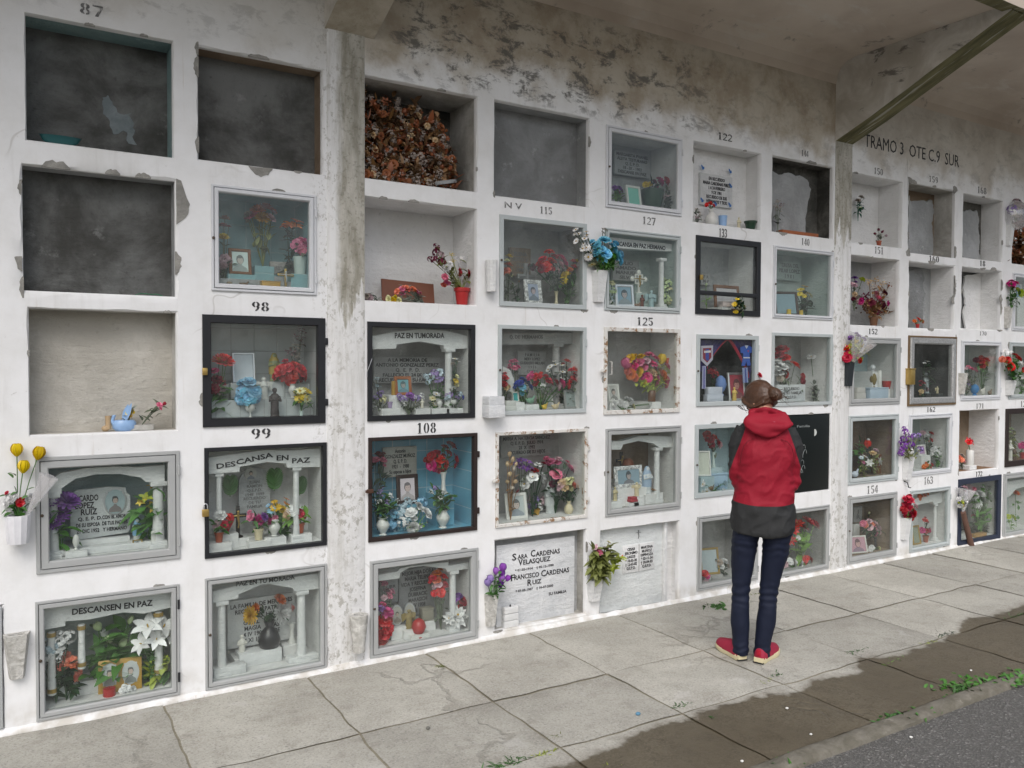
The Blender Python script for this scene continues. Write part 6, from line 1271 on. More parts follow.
plaque('pale green plaque with three short lines', 465, 200, 580, 290, 'TERESA DEL\nPILAR LOPEZ\n1 9 8 1', .24, recess_mat('mint'), M_FADED, fill=.85, fh=.8)
flowers('yellow narcissi with dark leaves', (605, 455), [(580, 335, 18, 'daisy', 'yellow'), (600, 320, 18, 'daisy', 'gold'), (610, 350, 18, 'daisy', 'yellow'), (575, 355, 16, 'daisy', 'yellow'), (625, 362, 16, 'daisy', 'cream'), (595, 365, 16, 'daisy', 'yellow')], ('dark', 26, 46), .09)
candle('short yellow candle, left', 522, 428, 460, 'yellow', .05, wr=.34); candle('short yellow candle, right', 580, 430, 460, 'yellow', .05, wr=.34)
use('g3', 680, 320, 160)
flowers('red silk roses', (520, 395), [(490, 145, 32, 'rose', 'red'), (505, 185, 28, 'rose', 'red'), (475, 170, 24, 'rose', 'crimson'), (550, 218, 28, 'rose', 'scarlet'), (586, 272, 18, 'rose', 'red'), (500, 262, 22, 'rose', 'crimson'), (590, 295, 16, 'rose', 'crimson')], ('dull', 20, 36), .10)
flowers('white silk roses', (500, 395), [(490, 228, 28, 'rose', 'white'), (465, 205, 22, 'rose', 'white'), (470, 235, 24, 'rose', 'white'), (510, 235, 20, 'rose', 'white'), (480, 280, 20, 'rose', 'dust')], ('dull', 10, 34), .08)
plaque('pale plaque on the floor with faint lines', 465, 310, 600, 392, 'RECUERDO\nDE SU FAMILIA\nQ.E.P.D.', .07, M_MARBLE, M_FADED, fill=.7, fh=.7)
flowers('two white paper doves', (655, 385), [(630, 180, 22, 'hib', 'white'), (655, 208, 26, 'hib', 'white'), (672, 215, 18, 'hib', 'white')], None, .16); flowers('grey dried bush', (680, 395), [(672, 330, 22, 'sprig', 'dust'), (680, 360, 22, 'sprig', 'dust'), (665, 300, 18, 'sprig', 'dust')], ('grey', 34, 34), .13)
use('g4', 680, 320, 160)
n = cx_.n; pl = thing('memorial_plaque', Vector(((n.x0+n.x1)/2, .006, n.zf)), 'polished black granite plaque right of the person', 'plaque', 'inscribed memorial plaques'); w2 = (n.x1-n.x0)/2; hh = n.z1-n.zf
MB().box(-w2+.004, w2-.004, 0, .02, .004, hh-.004, b=.002).obj('slab', mk('black_granite', (.010, .013, .013), .4, .3, 90, spec=.15), pl)
ENG = mk('engraved_grey', '8a9090', .7)
def eng(s, x, y, wpx, hpx):
    q = P(x, y, .005); text_obj('lettering', s, ENG, pl, (q.x-pl.location.x, -.0012, q.z-pl.location.z), S(hpx, q)*1.35, S(wpx, q)*1.3, .0, depth=.0004)
eng('Familia', 592, 510, 70, 12); eng('Recuerdo', 500, 560, 90, 14); eng('1939 - 2004', 500, 600, 90, 12)
q = P(645, 540, .005)-pl.location; e = S(16, P(645, 540)); MB().prism([(q.x+e*math.cos(a*.2618), q.z+e*1.0*math.sin(a*.2618)) for a in range(-6, 7)], -.002, -.0002).obj('engraved_moon', paint('c4c8c4', .6), pl)
t = MB()
for (x, y) in ((592, 618), (598, 640), (585, 690), (590, 715), (580, 735)):
    q = P(x, y, .005)-pl.location; t.tube([(q.x+.022*math.cos(a), -.0008, q.z+.03*math.sin(a*1.3)) for a in [k*.5 for k in range(9)]], .0018, 5)
t.obj('engraved_scroll', ENG, pl)
use('g5', 680, 520, 160)
flowers('red poinsettias on tall green stems', (580, 205), [(560, 18, 40, 'poin', 'red'), (615, 8, 40, 'poin', 'scarlet'), (645, 20, 34, 'poin', 'red'), (545, 50, 34, 'poin', 'scarlet'), (590, 35, 30, 'poin', 'crimson'), (535, 95, 26, 'poin', 'red'), (602, 46, 12, 'carn', 'white'), (568, 86, 12, 'carn', 'white')], ('light', 30, 56), .09)
flowers('white blossoms along the floor', (540, 215), [(525, 200, 20, 'carn', 'white'), (550, 205, 20, 'carn', 'white'), (505, 212, 18, 'carn', 'palepink'), (580, 202, 16, 'carn', 'white'), (495, 195, 16, 'carn', 'white')], None, .07)
flowers('red petals lying on the floor', (612, 205), [(600, 188, 18, 'carn', 'red'), (625, 190, 18, 'carn', 'crimson'), (612, 182, 14, 'carn', 'red')], None, .08)
trinket('grey stone planter', 580, 180, 110, 40, '6a6e6a', 'box', .13, 'planter', 'planter')

# ---- column h
use('h1', 830, 130, 100)
q = P(215, 700, .16); flowers('wrapped bunch with teal leaves pinned to the back', q, [(240, 520, 26, 'carn', 'dust'), (215, 545, 24, 'carn', 'dust'), (228, 600, 22, 'bud', 'palegreen')], ('teal', 22, 42), hang=True)
use('h1', 830, 220, 100)
potted('faded dark flowers', 375, 150, 198, 'pot', 'terra', [(345, 105, 18, 'bud', 'burgundy'), (372, 78, 18, 'bud', 'burgundy'), (400, 92, 20, 'bud', 'burgundy'), (428, 120, 18, 'bud', 'greypink'), (385, 122, 16, 'bud', 'dust')], ('grey', 12, 34), .07, wr=.95)
use('h2', 830, 220, 100)
p, h = vase('brown wicker pot of dried flowers', 335, 740, 812, 'pot', 'brown', 1.1, .10)
th = flowers('big dried bouquet with one pink bloom', p+Vector((0, 0, h*.9)), [(362, 610, 48, 'carn', 'pink'), (235, 625, 30, 'carn', 'hotpink'), (440, 640, 26, 'carn', 'magenta'), (420, 565, 26, 'carn', 'burgundy'), (300, 480, 34, 'sprig', 'beige'), (350, 470, 40, 'sprig', 'beige'), (400, 490, 40, 'sprig', 'beige'), (450, 510, 34, 'sprig', 'rust'), (330, 520, 40, 'sprig', 'dust'), (380, 530, 40, 'sprig', 'dust'), (270, 590, 40, 'sprig', 'burgundy'), (470, 690, 28, 'sprig', 'burgundy'), (280, 680, 46, 'sprig', 'brown'), (350, 700, 46, 'sprig', 'burgundy'), (420, 690, 44, 'sprig', 'brown'), (310, 640, 40, 'carn', 'burgundy'), (400, 650, 36, 'carn', 'burgundy')], ('dry', 70, 56), )
q = P(185, 700, .05); flowers('purple and cream hanging stem', q, [(190, 450, 30, 'carn', 'violet'), (245, 462, 26, 'rose', 'lime'), (185, 505, 32, 'carn', 'palepink'), (190, 570, 22, 'carn', 'beige'), (200, 600, 28, 'carn', 'dust'), (180, 605, 20, 'carn', 'burgundy')], ('dull', 14, 40), hang=True, stems='out')
use('h3', 830, 310, 100)
photo('grey framed picture at the back', 335, 262, 440, 418, .24, 'grey', .10, bg='6f8488', subject=False)
candle('tall white candle', 380, 455, 605, 'white', .08, wr=.1); o = trinket('gilt oval clock ornament', 330, 600, 56, 120, '7a6a3a', 'orb', .10, 'clock_ornament'); vase('dark red box vase', 435, 545, 605, 'basket', 'red', .75, .09)
trinket('pale blue folded cloth', 360, 690, 220, 85, 'b4c4d4', 'box', .06, 'folded_cloth', 'cloth'); trinket('small silver ball', 328, 470, 40, 50, 'd0d4d8', 'orb', .12, 'silver_ball'); trinket('white lace doily pile', 225, 680, 110, 90, 'c8c4c0', 'book', .045, 'lace_cloth', 'cloth')
flowers('yellow crocheted flower', (235, 690), [(235, 660, 24, 'carn', 'cream'), (215, 670, 16, 'carn', 'gold')], None, .04)
use('h4', 830, 400, 100)
plaque('pale panel at the right', 388, 248, 480, 575, '', .18, recess_mat('mint')); 
flowers('red and white cyclamen', (290, 590), [(288, 345, 34, 'tulip', 'red'), (292, 312, 20, 'bud', 'white')], ('dark', 20, 50), .14); flowers('green fern', (225, 590), [(225, 320, 8, 'bud', 'palegreen')], ('bright', 30, 60), .18)
flowers('white calla lilies', (340, 590), [(305, 480, 34, 'lily', 'white'), (372, 472, 34, 'lily', 'white'), (330, 410, 26, 'carn', 'beige'), (350, 390, 24, 'carn', 'palepink')], ('olive', 20, 44), .08)
flowers('silver and pink pinwheel', (260, 590), [(268, 435, 26, 'daisy', 'white'), (240, 445, 20, 'daisy', 'paleblue'), (255, 480, 18, 'carn', 'pink'), (270, 520, 26, 'sprig', 'olive' if 0 else 'palegreen')], ('olive', 16, 36), .06)
trinket('pale blue cloth bundle', 190, 600, 80, 70, 'c0c8d4', 'bird', .045, 'cloth_bundle', 'cloth'); trinket('brown wooden box behind the lilies', 350, 585, 70, 150, '6a4024', 'box', .13, 'wooden_box', 'box')
use('h5', 830, 480, 100)
potted('small pink and white roses', 348, 460, 550, 'slim', 'black', [(255, 335, 26, 'rose', 'pink'), (275, 350, 22, 'rose', 'salmon'), (300, 318, 24, 'rose', 'palepink'), (305, 365, 26, 'rose', 'palepink'), (320, 340, 22, 'rose', 'salmon'), (345, 330, 22, 'rose', 'palepink'), (340, 365, 24, 'rose', 'pink'), (372, 370, 24, 'rose', 'palepink'), (350, 412, 24, 'rose', 'pink'), (378, 405, 20, 'rose', 'palepink')], ('dark', 22, 46), .09)
photo('photo with red and white stripes', 172, 430, 275, 562, .07, 'white', .08, bg='b8909c', lean=14, yaw=-14); flowers('dark green leaf spray at the back', (270, 480), [(300, 255, 14, 'bud', 'cream')], ('dark', 18, 60), .2)
flowers('white blossoms near the dark vase', (330, 555), [(320, 520, 24, 'carn', 'white'), (375, 525, 18, 'carn', 'cream'), (310, 540, 18, 'carn', 'white')], None, .06)
plaque('dark plaque at the left back', 180, 205, 245, 320, 'J\nR', .24, recess_mat('grey'), M_FADED, fill=.4, fh=.6); plaque('white arch panel at the left', 178, 340, 225, 470, '', .2, recess_mat('white'))

# ---- columns i, j, k
use('i2', 830, 310, 100); potted('red and orange flower', 672, 98, 132, 'pot', 'red', [(680, 75, 28, 'poin', 'scarlet'), (650, 85, 20, 'poin', 'orange'), (710, 88, 20, 'poin', 'orange')], ('olive', 6, 30), .06)
use('i3', 830, 310, 100)
flowers('white flower among dark branches', (735, 660), [(745, 400, 22, 'lily', 'white'), (725, 412, 18, 'lily', 'white'), (760, 415, 16, 'lily', 'paleblue')], ('dark', 30, 60), .12); flowers('dark red floor flowers', (710, 640), [(700, 555, 22, 'carn', 'crimson'), (720, 565, 18, 'carn', 'red'), (740, 610, 22, 'carn', 'palepink'), (700, 625, 20, 'carn', 'beige')], ('dark', 16, 34), .08)
use('i3', 924, 310, 100); saint('small cream angel figurine', 102, 585, 640, 'c8bc9c', None, .06, wings=True, wr=1.2); saint('pale veiled figurine in the shadow', 15, 480, 640, '8a9496', None, .12)
use('i4', 924, 390, 100)
flowers('white hydrangea with green leaves', (110, 590), [(75, 465, 30, 'cluster', 'white'), (105, 480, 32, 'cluster', 'white'), (90, 510, 28, 'cluster', 'white'), (130, 500, 24, 'cluster', 'white')], ('bright', 30, 44), .09); flowers('red and white carnations', (40, 590), [(55, 335, 22, 'carn', 'red'), (52, 385, 22, 'carn', 'scarlet'), (15, 310, 24, 'carn', 'white'), (20, 350, 24, 'carn', 'white'), (-10, 330, 22, 'carn', 'palepink')], ('dull', 26, 40), .15)
flowers('orange and green floor flowers', (30, 605), [(20, 580, 20, 'carn', 'orange'), (45, 588, 20, 'carn', 'salmon'), (0, 590, 20, 'carn', 'orange'), (60, 575, 16, 'carn', 'scarlet')], ('bright', 14, 34), .07); vase('grey tin pot', 125, 560, 608, 'pot', 'grey', .9, .07); photo('small purple toned card', -40, 420, 15, 500, .12, 'white', .12, bg='b090b0', subject=False)
use('i5', 830, 480, 100)
portal('white gabled portal with one column', [(640, 150), (930, 80), (930, 160), (800, 190), (790, 165), (700, 185), (640, 200)], [(800, 185, 470, 30)], loc='in niche 163')
photo('gilt framed painting', 640, 350, 700, 495, .07, 'gold', .13, bg='8a9080', subject=False); potted('red potted blossoms', 735, 420, 472, 'pot', 'terra', [(705, 385, 26, 'carn', 'hotpink'), (735, 392, 26, 'carn', 'red'), (760, 385, 22, 'carn', 'hotpink'), (728, 312, 26, 'carn', 'red'), (745, 322, 18, 'carn', 'crimson')], ('dark', 12, 30), .09)
flowers('orange ribbon hanging under the lintel', P(720, 140, .05), [(690, 125, 20, 'carn', 'orange'), (720, 115, 20, 'carn', 'salmon'), (745, 105, 18, 'carn', 'orange')], None, hang=True, stems=False)
use('j3', 924, 310, 100)
flowers('dark red roses with a yellow heart', (450, 600), [(432, 392, 32, 'rose', 'crimson'), (470, 385, 34, 'rose', 'red'), (495, 400, 28, 'rose', 'crimson'), (465, 420, 30, 'rose', 'gold'), (488, 440, 30, 'rose', 'red'), (445, 430, 26, 'rose', 'crimson'), (400, 385, 24, 'rose', 'olive' if 0 else 'burgundy')], ('green', 24, 44), .10)
flowers('pink drooping stems', (390, 620), [(340, 440, 20, 'carn', 'pink'), (365, 455, 22, 'carn', 'hotpink'), (395, 465, 20, 'carn', 'pink'), (320, 450, 16, 'carn', 'palepink')], ('dull', 20, 40), .08)
trinket('shiny blue glass ball', 388, 645, 66, 90, '3f84c0', 'orb', .06, 'glass_ball'); trinket('white ceramic hen', 450, 645, 60, 70, 'd4d0c8', 'bird', .07, 'hen_ornament'); trinket('brown ceramic hen', 505, 650, 50, 50, '8a7868', 'bird', .05, 'hen_ornament'); plaque('dark red picture at the back', 385, 265, 470, 355, '', .24, paint('6a2a30', .5)); flowers('grey pink heather at the left', (325, 640), [(325, 540, 26, 'sprig', 'greypink'), (340, 570, 26, 'sprig', 'lavender'), (320, 600, 24, 'sprig', 'greypink')], ('dull', 20, 30), .07)
use('j4', 924, 390, 100); p, h = vase('white cylindrical vase', 352, 460, 578, 'jar', 'white', .72, .07); flowers('red hibiscus in the white vase', p+Vector((0, 0, h*.92)), [(348, 395, 36, 'hib', 'red'), (340, 400, 24, 'hib', 'scarlet')], None)
flowers('red and white petals', (295, 570), [(285, 535, 24, 'carn', 'salmon'), (300, 545, 22, 'carn', 'pink'), (290, 500, 18, 'carn', 'dust'), (305, 515, 18, 'carn', 'dust')], ('dull', 10, 30), .09)
use('j5', 924, 460, 100)
flowers('large white chrysanthemums', (440, 560), [(430, 265, 42, 'mum', 'white'), (382, 275, 40, 'mum', 'white'), (500, 290, 40, 'mum', 'white'), (445, 310, 40, 'mum', 'white'), (412, 335, 34, 'mum', 'white'), (372, 228, 30, 'carn', 'pink'), (345, 210, 30, 'carn', 'palepink'), (445, 210, 20, 'carn', 'white'), (500, 205, 20, 'carn', 'white')], ('bright', 60, 60), .08)
flowers('dense dark foliage', (430, 560), [(380, 430, 18, 'carn', 'crimson'), (520, 415, 24, 'carn', 'paleblue'), (470, 400, 20, 'carn', 'white'), (450, 520, 16, 'carn', 'white'), (515, 530, 16, 'carn', 'white')], ('dark', 90, 60), .14); trinket('long woven tray', 420, 575, 150, 26, 'b08a54', 'box', .05, 'tray')
a, b = gnd(924+362*100/768, 460+655*100/768), at(924+300*100/768, 460+400*100/768, -.06); a.y = max(a.y, -.22); o = thing('flower_torch', a, 'brown wooden pole leaning on the navy framed door, flowers in plastic on top', 'flower torch')
e = b-a; MB().tube([(0, 0, .0), e*.5, e], [.028, .025, .022], 10).obj('pole', mk('bark_pole', '6a4f44', .8, .3, 30), o); t = wrap('x', b, b+Vector((.04, .0, .20)), .10); t.parent = o; t.location = e; del t['label'], t['category']
use('j5', 924, 460, 100); q = b+Vector((0, 0, .05)); flowers('yellow and white spray in the leaning torch', q, [(290, 320, 24, 'carn', 'lime'), (295, 345, 20, 'carn', 'yellow'), (268, 300, 20, 'carn', 'white'), (275, 350, 22, 'carn', 'white'), (310, 215, 26, 'carn', 'palepink')], ('grey', 16, 50), stems='out', loc='')
use('k1', 984, 180, 120); n = cx_.n
o = thing('dried_flower_pile', Vector(((n.x0+n.x1)/2, .1, n.zf)), 'brown dried flowers filling the top niche at the right edge', 'dried flowers')
heap(o, n.x0+.03, n.x1-.03, n.zf+.01, lambda u: n.zf+.42, .05, .25, 190, [('rust', .5, ['leaf', 'lily']), ('dry', .3, ['leaf']), ('brown', .3, ['leaf', 'carn']), ('white', .10, ['cluster'])], .03, .05)
MB().ball((0, .06, .18), .30, .06, .2, 14).obj('stem_mass', mk('dark_stems', '4e3626', .9, .4, 60), o)
q = at(1016, 216, -.03); o = thing('plastic_bag', q, 'bulging translucent plastic bag of flowers at the right edge', 'plastic bag'); mb = MB(); mb.ball((0, 0, 0), .13, .09, .14, 18); mb.v = [(x*(1+.25*noise.noise(Vector((x*14, y*14, z*14)))), y, z*(1+.2*noise.noise(Vector((z*18, x*12, 3))))) for x, y, z in mb.v]; mb.obj('film', M_WRAP, o, angle=30)
flowers('pale lilac flowers inside the plastic bag', q+Vector((0, .0, -.06)), [(205, 150, 34, 'cluster', 'greypink'), (180, 190, 34, 'cluster', 'lavender'), (215, 210, 34, 'cluster', 'dust'), (230, 170, 30, 'cluster', 'greypink')], None, stems='out', loc='')
use('k2', 984, 180, 120); photo('blue toned picture', 200, 660, 250, 760, .06, 'white', .1, bg='8aa0bc', subject=False)
use('k3', 984, 290, 120); flowers('white flowers behind glass', (240, 660), [(230, 560, 20, 'carn', 'white'), (245, 520, 22, 'carn', 'white'), (240, 600, 22, 'carn', 'white')], ('bright', 14, 40), .1); plaque('small black lettered card', 162, 565, 186, 650, '', .05, M_BLACK)
use('k4', 984, 400, 150); flowers('tall plant of pale green leaves', (140, 310), [(140, 150, 14, 'carn', 'palegreen'), (150, 170, 12, 'carn', 'cream')], ('olive', 34, 34), .1); potted('pink potted flower', 195, 268, 300, 'pot', 'red', [(190, 235, 18, 'carn', 'hotpink'), (200, 225, 16, 'carn', 'magenta')], ('green', 8, 20), .09); saint('slim white figurine', 134, 225, 330, 'd8d4cc', None, .06, wr=.7); saint('brown kneeling figurine', 155, 270, 335, '6f5a48', None, .07)
use('k5', 984, 400, 150); portal('white arched portal at the right edge', [(112, 420), (204, 405), (260, 400), (260, 440), (200, 445), (165, 455), (135, 490), (112, 500)], [], loc=''); flowers('round lime yellow blossoms', (140, 660), [(148, 602, 18, 'rose', 'lime'), (124, 598, 14, 'rose', 'lime')], ('light', 10, 24), .06); flowers('orange gerbera', (165, 660), [(162, 478, 22, 'mum', 'orange')], ('bright', 14, 30), .12)

# ---- holders fixed between the niches
t = wallvase('pebbly tapered stone holder beside the DESCANSEN EN PAZ door', 17, 632, 677, 26, 15, M_STONE, 'taper')
use('a4', 0, 420, 60)
v = wallvase('white bag like holder of yellow tulips at left edge', 18, 513, 541, 24, 20, mk('white_plastic', 'd4d4d8', .35), 'ridged'); cx_.s = 60/329
wallflowers('three yellow tulips on tall stems over red and white carnations', v, [(92, 170, 40, 'tulip', 'yellow'), (212, 188, 40, 'tulip', 'yellow'), (128, 262, 38, 'tulip', 'yellow'), (38, 400, 14, 'carn', 'red'), (115, 450, 28, 'rose', 'red'), (60, 430, 30, 'carn', 'white'), (35, 455, 24, 'carn', 'white'), (80, 420, 24, 'carn', 'white'), (168, 425, 26, 'carn', 'white'), (50, 485, 24, 'carn', 'white'), (150, 440, 20, 'carn', 'white'), (140, 470, 16, 'carn', 'white')], ('green', 24, 50), off=.8)
q = v[0]+Vector((.03, -.05, v[1]*.9)); wrap('crumpled clear wrapping beside the yellow tulips', q, at(50, 476, -.10), .035, loc='')
wallvase('round pitted stone holder by the peeling pillar', 356, 612, 649, 20, 13, M_STONE, 'round')
v = wallvase('ridged white holder beside the red potted roses', 488.5, 261, 292, 13, 11, M_WHITE, 'ridged')
wallvase('small white veined marble holder right of niche 108', 490, 396, 417, 20, 20, M_MARBLE, 'block')
use('d5', 470, 510, 160)
v = wallvase('tapered stone holder of purple tulips by the marble slab', 490, 593, 625, 15, 11, M_STONE, 'taper')
wallflowers('purple tulips', v, [(157, 280, 24, 'tulip', 'violet'), (152, 308, 22, 'tulip', 'purple'), (124, 296, 20, 'tulip', 'violet'), (150, 332, 22, 'tulip', 'violet'), (146, 358, 20, 'tulip', 'purple'), (98, 335, 24, 'tulip', 'lavender'), (85, 352, 20, 'tulip', 'lavender'), (180, 330, 18, 'tulip', 'violet')], ('green', 34, 34), loc='beside the marble slab')
use('e2', 570, 210, 160)
v = wallvase('tapered white holder of blue roses', 597.5, 271, 302, 17, 13, M_WHITE, 'taper')
wallflowers('bright blue roses', v, [(165, 150, 32, 'rose', 'blue'), (128, 170, 26, 'rose', 'blue'), (125, 200, 30, 'rose', 'blue'), (172, 212, 30, 'rose', 'blue'), (205, 180, 28, 'rose', 'blue'), (225, 222, 34, 'rose', 'blue'), (212, 205, 26, 'rose', 'blue'), (150, 190, 24, 'rose', 'blue'), (240, 215, 22, 'rose', 'skyblue')], ('bright', 44, 44), loc='in the tapered white holder')
wallflowers('trailing white blossoms with dark centres left of the blue roses', v, [(28, 95, 18, 'daisy', 'white'), (42, 115, 16, 'daisy', 'white'), (30, 150, 18, 'daisy', 'white'), (70, 138, 20, 'daisy', 'white'), (80, 182, 24, 'daisy', 'white'), (62, 185, 18, 'daisy', 'white'), (88, 225, 22, 'daisy', 'white'), (100, 205, 18, 'daisy', 'white'), (105, 260, 20, 'daisy', 'cream'), (78, 105, 14, 'daisy', 'dust'), (172, 95, 14, 'daisy', 'dust'), (158, 108, 12, 'daisy', 'dust')], ('dull', 24, 26))
use('e5', 570, 500, 160)
v = wallvase('tapered white holder of pink roses by the cross slab', 593, 578, 600, 18, 13, M_WHITE, 'taper')
wallflowers('leafy bunch with two pale pink roses', v, [(140, 252, 20, 'rose', 'pink'), (176, 245, 24, 'rose', 'palepink'), (120, 230, 14, 'rose', 'palepink'), (185, 205, 12, 'rose', 'cream')], ('olive', 150, 56, 1.5), loc='left of the cross slab')
wallflowers('yellowing autumn leaves among pale pink roses', v, [(250, 268, 6, 'bud', 'orange')], ('yellowgreen', 30, 46), loc='left of the cross slab')
use('h3', 830, 310, 100)
v = wallvase('dark square holder of red roses by niche 152', 847, 362, 386, 11, 11, paint('2a2f33', .5), 'taper')
wallflowers('big scarlet roses', v, [(150, 345, 48, 'rose', 'scarlet'), (200, 365, 40, 'rose', 'scarlet'), (130, 370, 34, 'rose', 'red'), (225, 385, 26, 'rose', 'red')], ('green', 6, 30), loc='in the dark holder by niche 152')
q = v[0]+Vector((0, -.05, v[1])); wrap('flared clear wrapping around yellow and purple flowers by niche 152', q, at(864, 338, -.1), .14, loc=''); flowers('small yellow and purple flowers in flared wrapping', q, [(160, 215, 26, 'carn', 'violet'), (215, 205, 28, 'carn', 'violet'), (260, 225, 22, 'carn', 'lavender'), (200, 245, 24, 'sprig', 'yellow'), (240, 275, 24, 'sprig', 'yellow'), (280, 290, 22, 'sprig', 'gold'), (310, 285, 20, 'carn', 'rust'), (155, 280, 22, 'sprig', 'yellow')], ('yellowgreen', 40, 44), stems='out', loc='above the scarlet roses')
use('h4', 830, 400, 100)
v = wallvase('square white holder of purple flowers beside niche 162', 905.5, 456, 479, 13, 12, M_WHITE, 'taper')
wallflowers('purple phlox with white tips', v, [(580, 245, 30, 'cluster', 'violet'), (605, 290, 34, 'cluster', 'violet'), (565, 300, 30, 'cluster', 'purple'), (570, 350, 34, 'cluster', 'violet'), (545, 405, 28, 'cluster', 'violet'), (625, 345, 30, 'cluster', 'purple'), (645, 280, 26, 'cluster', 'lavender'), (680, 270, 22, 'cluster', 'lavender'), (690, 380, 28, 'cluster', 'lavender'), (620, 395, 26, 'cluster', 'white'), (600, 260, 22, 'cluster', 'white')], ('olive', 34, 36), loc='beside niche 162')
o = tag(MB().tube([(0, 0, 0), (.002, -.03, -.01), (.012, -.035, -.05), (.04, -.035, -.055)], .004, 6).obj('wall_hook', M_BLACK, None, at(904, 481, -.001)), 'black iron hook under the square white holder', 'hook')
use('h5', 830, 480, 100)
v = wallvase('peeling white holder of crimson carnations', 903.5, 517, 539, 12, 11, M_WHITE, 'taper')
wallflowers('crimson carnations', v, [(600, 155, 44, 'carn', 'red'), (590, 205, 44, 'carn', 'crimson'), (635, 255, 42, 'carn', 'red'), (615, 265, 34, 'carn', 'crimson'), (655, 200, 22, 'carn', 'palepink'), (570, 225, 30, 'carn', 'crimson')], ('bright', 10, 46), loc='left of niche 163')
wallvase('speckled tapered holder right of the silver ornate door', 960.5, 373, 394, 10, 7, M_STONE, 'taper')
o = thing('wall_vase', at(907.5, 384.5, -.001), 'small brass box holder left of the silver ornate door', 'wall vase', GRPV); s = mpp(o.location); MB().box(-3.6*s, 3.6*s, -.05, 0, 0, 15*s, b=.003).obj('holder', M_GILT, o); MB().box(-3.9*s, 3.9*s, -.054, .001, 15*s, 16.2*s, b=.001).obj('lid', M_GILT, o)
wallvase('rough grey trough holder under the plastic bag', 1008, 225, 246, 9, 9, M_WHITE, 'taper')
use('k2', 924, 230, 100)
v = wallvase('pale holder with a magenta flower near the right edge', 1006, 307, 328, 9, 8, M_STONE, 'taper')
wallflowers('magenta flower and yellow flower near the right edge', v, [(670, 420, 34, 'rose', 'magenta'), (700, 412, 30, 'rose', 'hotpink'), (740, 485, 34, 'carn', 'lime'), (685, 440, 16, 'rose', 'scarlet')], ('green', 30, 44), loc='')
use('k3', 924, 310, 100)
v = wallvase('white holder of coral roses at the right edge', 1008, 380, 395, 12, 10, M_WHITE, 'taper')
wallflowers('coral red roses with white lilies at the right edge', v, [(602, 380, 26, 'rose', 'salmon'), (640, 385, 28, 'rose', 'red'), (722, 375, 28, 'rose', 'red'), (668, 438, 28, 'rose', 'scarlet'), (620, 320, 24, 'lily', 'white'), (660, 330, 24, 'lily', 'white'), (690, 375, 24, 'lily', 'white'), (740, 410, 22, 'lily', 'white'), (690, 345, 18, 'rose', 'crimson'), (765, 455, 18, 'rose', 'red')], ('green', 80, 46), loc='')
finish()

# ------------------------------------------------------------------ ground
t = NT('paving_concrete'); co = t.coord(); X, Y, Z = t.sep(co)
n1 = t.noise(co, 1.6, 7, .62); n2 = t.noise(co, 9, 8, .68); n3 = t.noise(co, 110, 3, .6)
c = t.mix(t.step(n1, .35, .66), (.385, .37, .325), (.50, .485, .43))
c = t.mix(t.math('MULTIPLY', t.step(n2, .50, .70), .5), c, (.27, .25, .21)); c = t.mix(t.math('MULTIPLY', t.step(t.noise(t.coord('Object', (1, 2.2, 1)), 2.2, 9, .72, .5), .53, .66), .45), c, (.32, .295, .25))
gv = t.add('ShaderNodeTexVoronoi'); t.put(gv.inputs['Vector'], co); gv.inputs['Scale'].default_value = 120; gr = t.sep(gv.outputs['Color'])[0]
c = t.mix(t.math('MULTIPLY', t.step(gr, .0, 1.0), .55), t.mix(.16, c, (.1, .1, .09)), t.mix(.11, c, (.8, .8, .78))); c = t.mix(t.math('MULTIPLY', t.step(gr, .90, .94), .4), c, (.2, .195, .18))
c = t.mix(t.math('MULTIPLY', t.step(n3, .56, .70), .55), c, (.16, .155, .145)); c = t.mix(t.math('MULTIPLY', t.step(n3, .42, .30), .5), c, (.55, .54, .51))
c = t.mix(t.math('MULTIPLY', t.step(t.noise(co, 3.1, 8, .7), .60, .66), .35), c, (.56, .55, .53))
vor = t.add('ShaderNodeTexVoronoi', feature='DISTANCE_TO_EDGE'); wv = t.add('ShaderNodeVectorMath', operation='ADD'); t.put(wv.inputs[0], co); nn = t.add('ShaderNodeTexNoise'); nn.inputs['Scale'].default_value = 2.5; nn.inputs['Detail'].default_value = 6; t.put(nn.inputs['Vector'], co); t.put(wv.inputs[1], nn.outputs['Color']); t.put(vor.inputs['Vector'], wv.outputs[0]); vor.inputs['Scale'].default_value = .75
crack = t.math('MULTIPLY', t.step(vor.outputs['Distance'], .022, .004), t.step(t.noise(co, .8, 2), .52, .64))
c = t.mix(t.math('MULTIPLY', crack, .35), c, (.17, .16, .135))
gi_ = t.add('ShaderNodeNewGeometry').outputs['Random Per Island']; hv_ = t.add('ShaderNodeHueSaturation'); t.put(hv_.inputs['Color'], c); t.put(hv_.inputs['Value'], t.math('MULTIPLY_ADD', gi_, .24, .86)); c = hv_.outputs[0]
# rain-wet strip beyond the roof's drip line
edge = t.math('ADD', Y, t.math('MULTIPLY_ADD', t.noise(co, 2.6, 6, .6), .42, -.21))
edge = t.math('ADD', edge, t.math('MULTIPLY', t.step(X, 4.6, 5.3), -.14)); edge = t.math('ADD', edge, t.math('MULTIPLY', t.step(X, 2.2, 1.3), .35))
wet = t.step(edge, -1.355, -1.40)
c = t.mix(wet, c, t.mix(gr, t.mix(t.step(n2, .35, .65), (.078, .064, .043), (.112, .093, .063)), t.mix(t.step(n1, .35, .65), (.108, .092, .065), (.150, .130, .094))))
c = t.mix(t.math('MULTIPLY', t.step(t.math('ABSOLUTE', t.math('ADD', edge, 1.36)), .035, .0), .35), c, (.25, .235, .20))
t.set(Base_Color=c, Roughness=t.math('MULTIPLY_ADD', wet, -.42, .92)); t.bsdf.inputs['Specular IOR Level'].default_value = .3
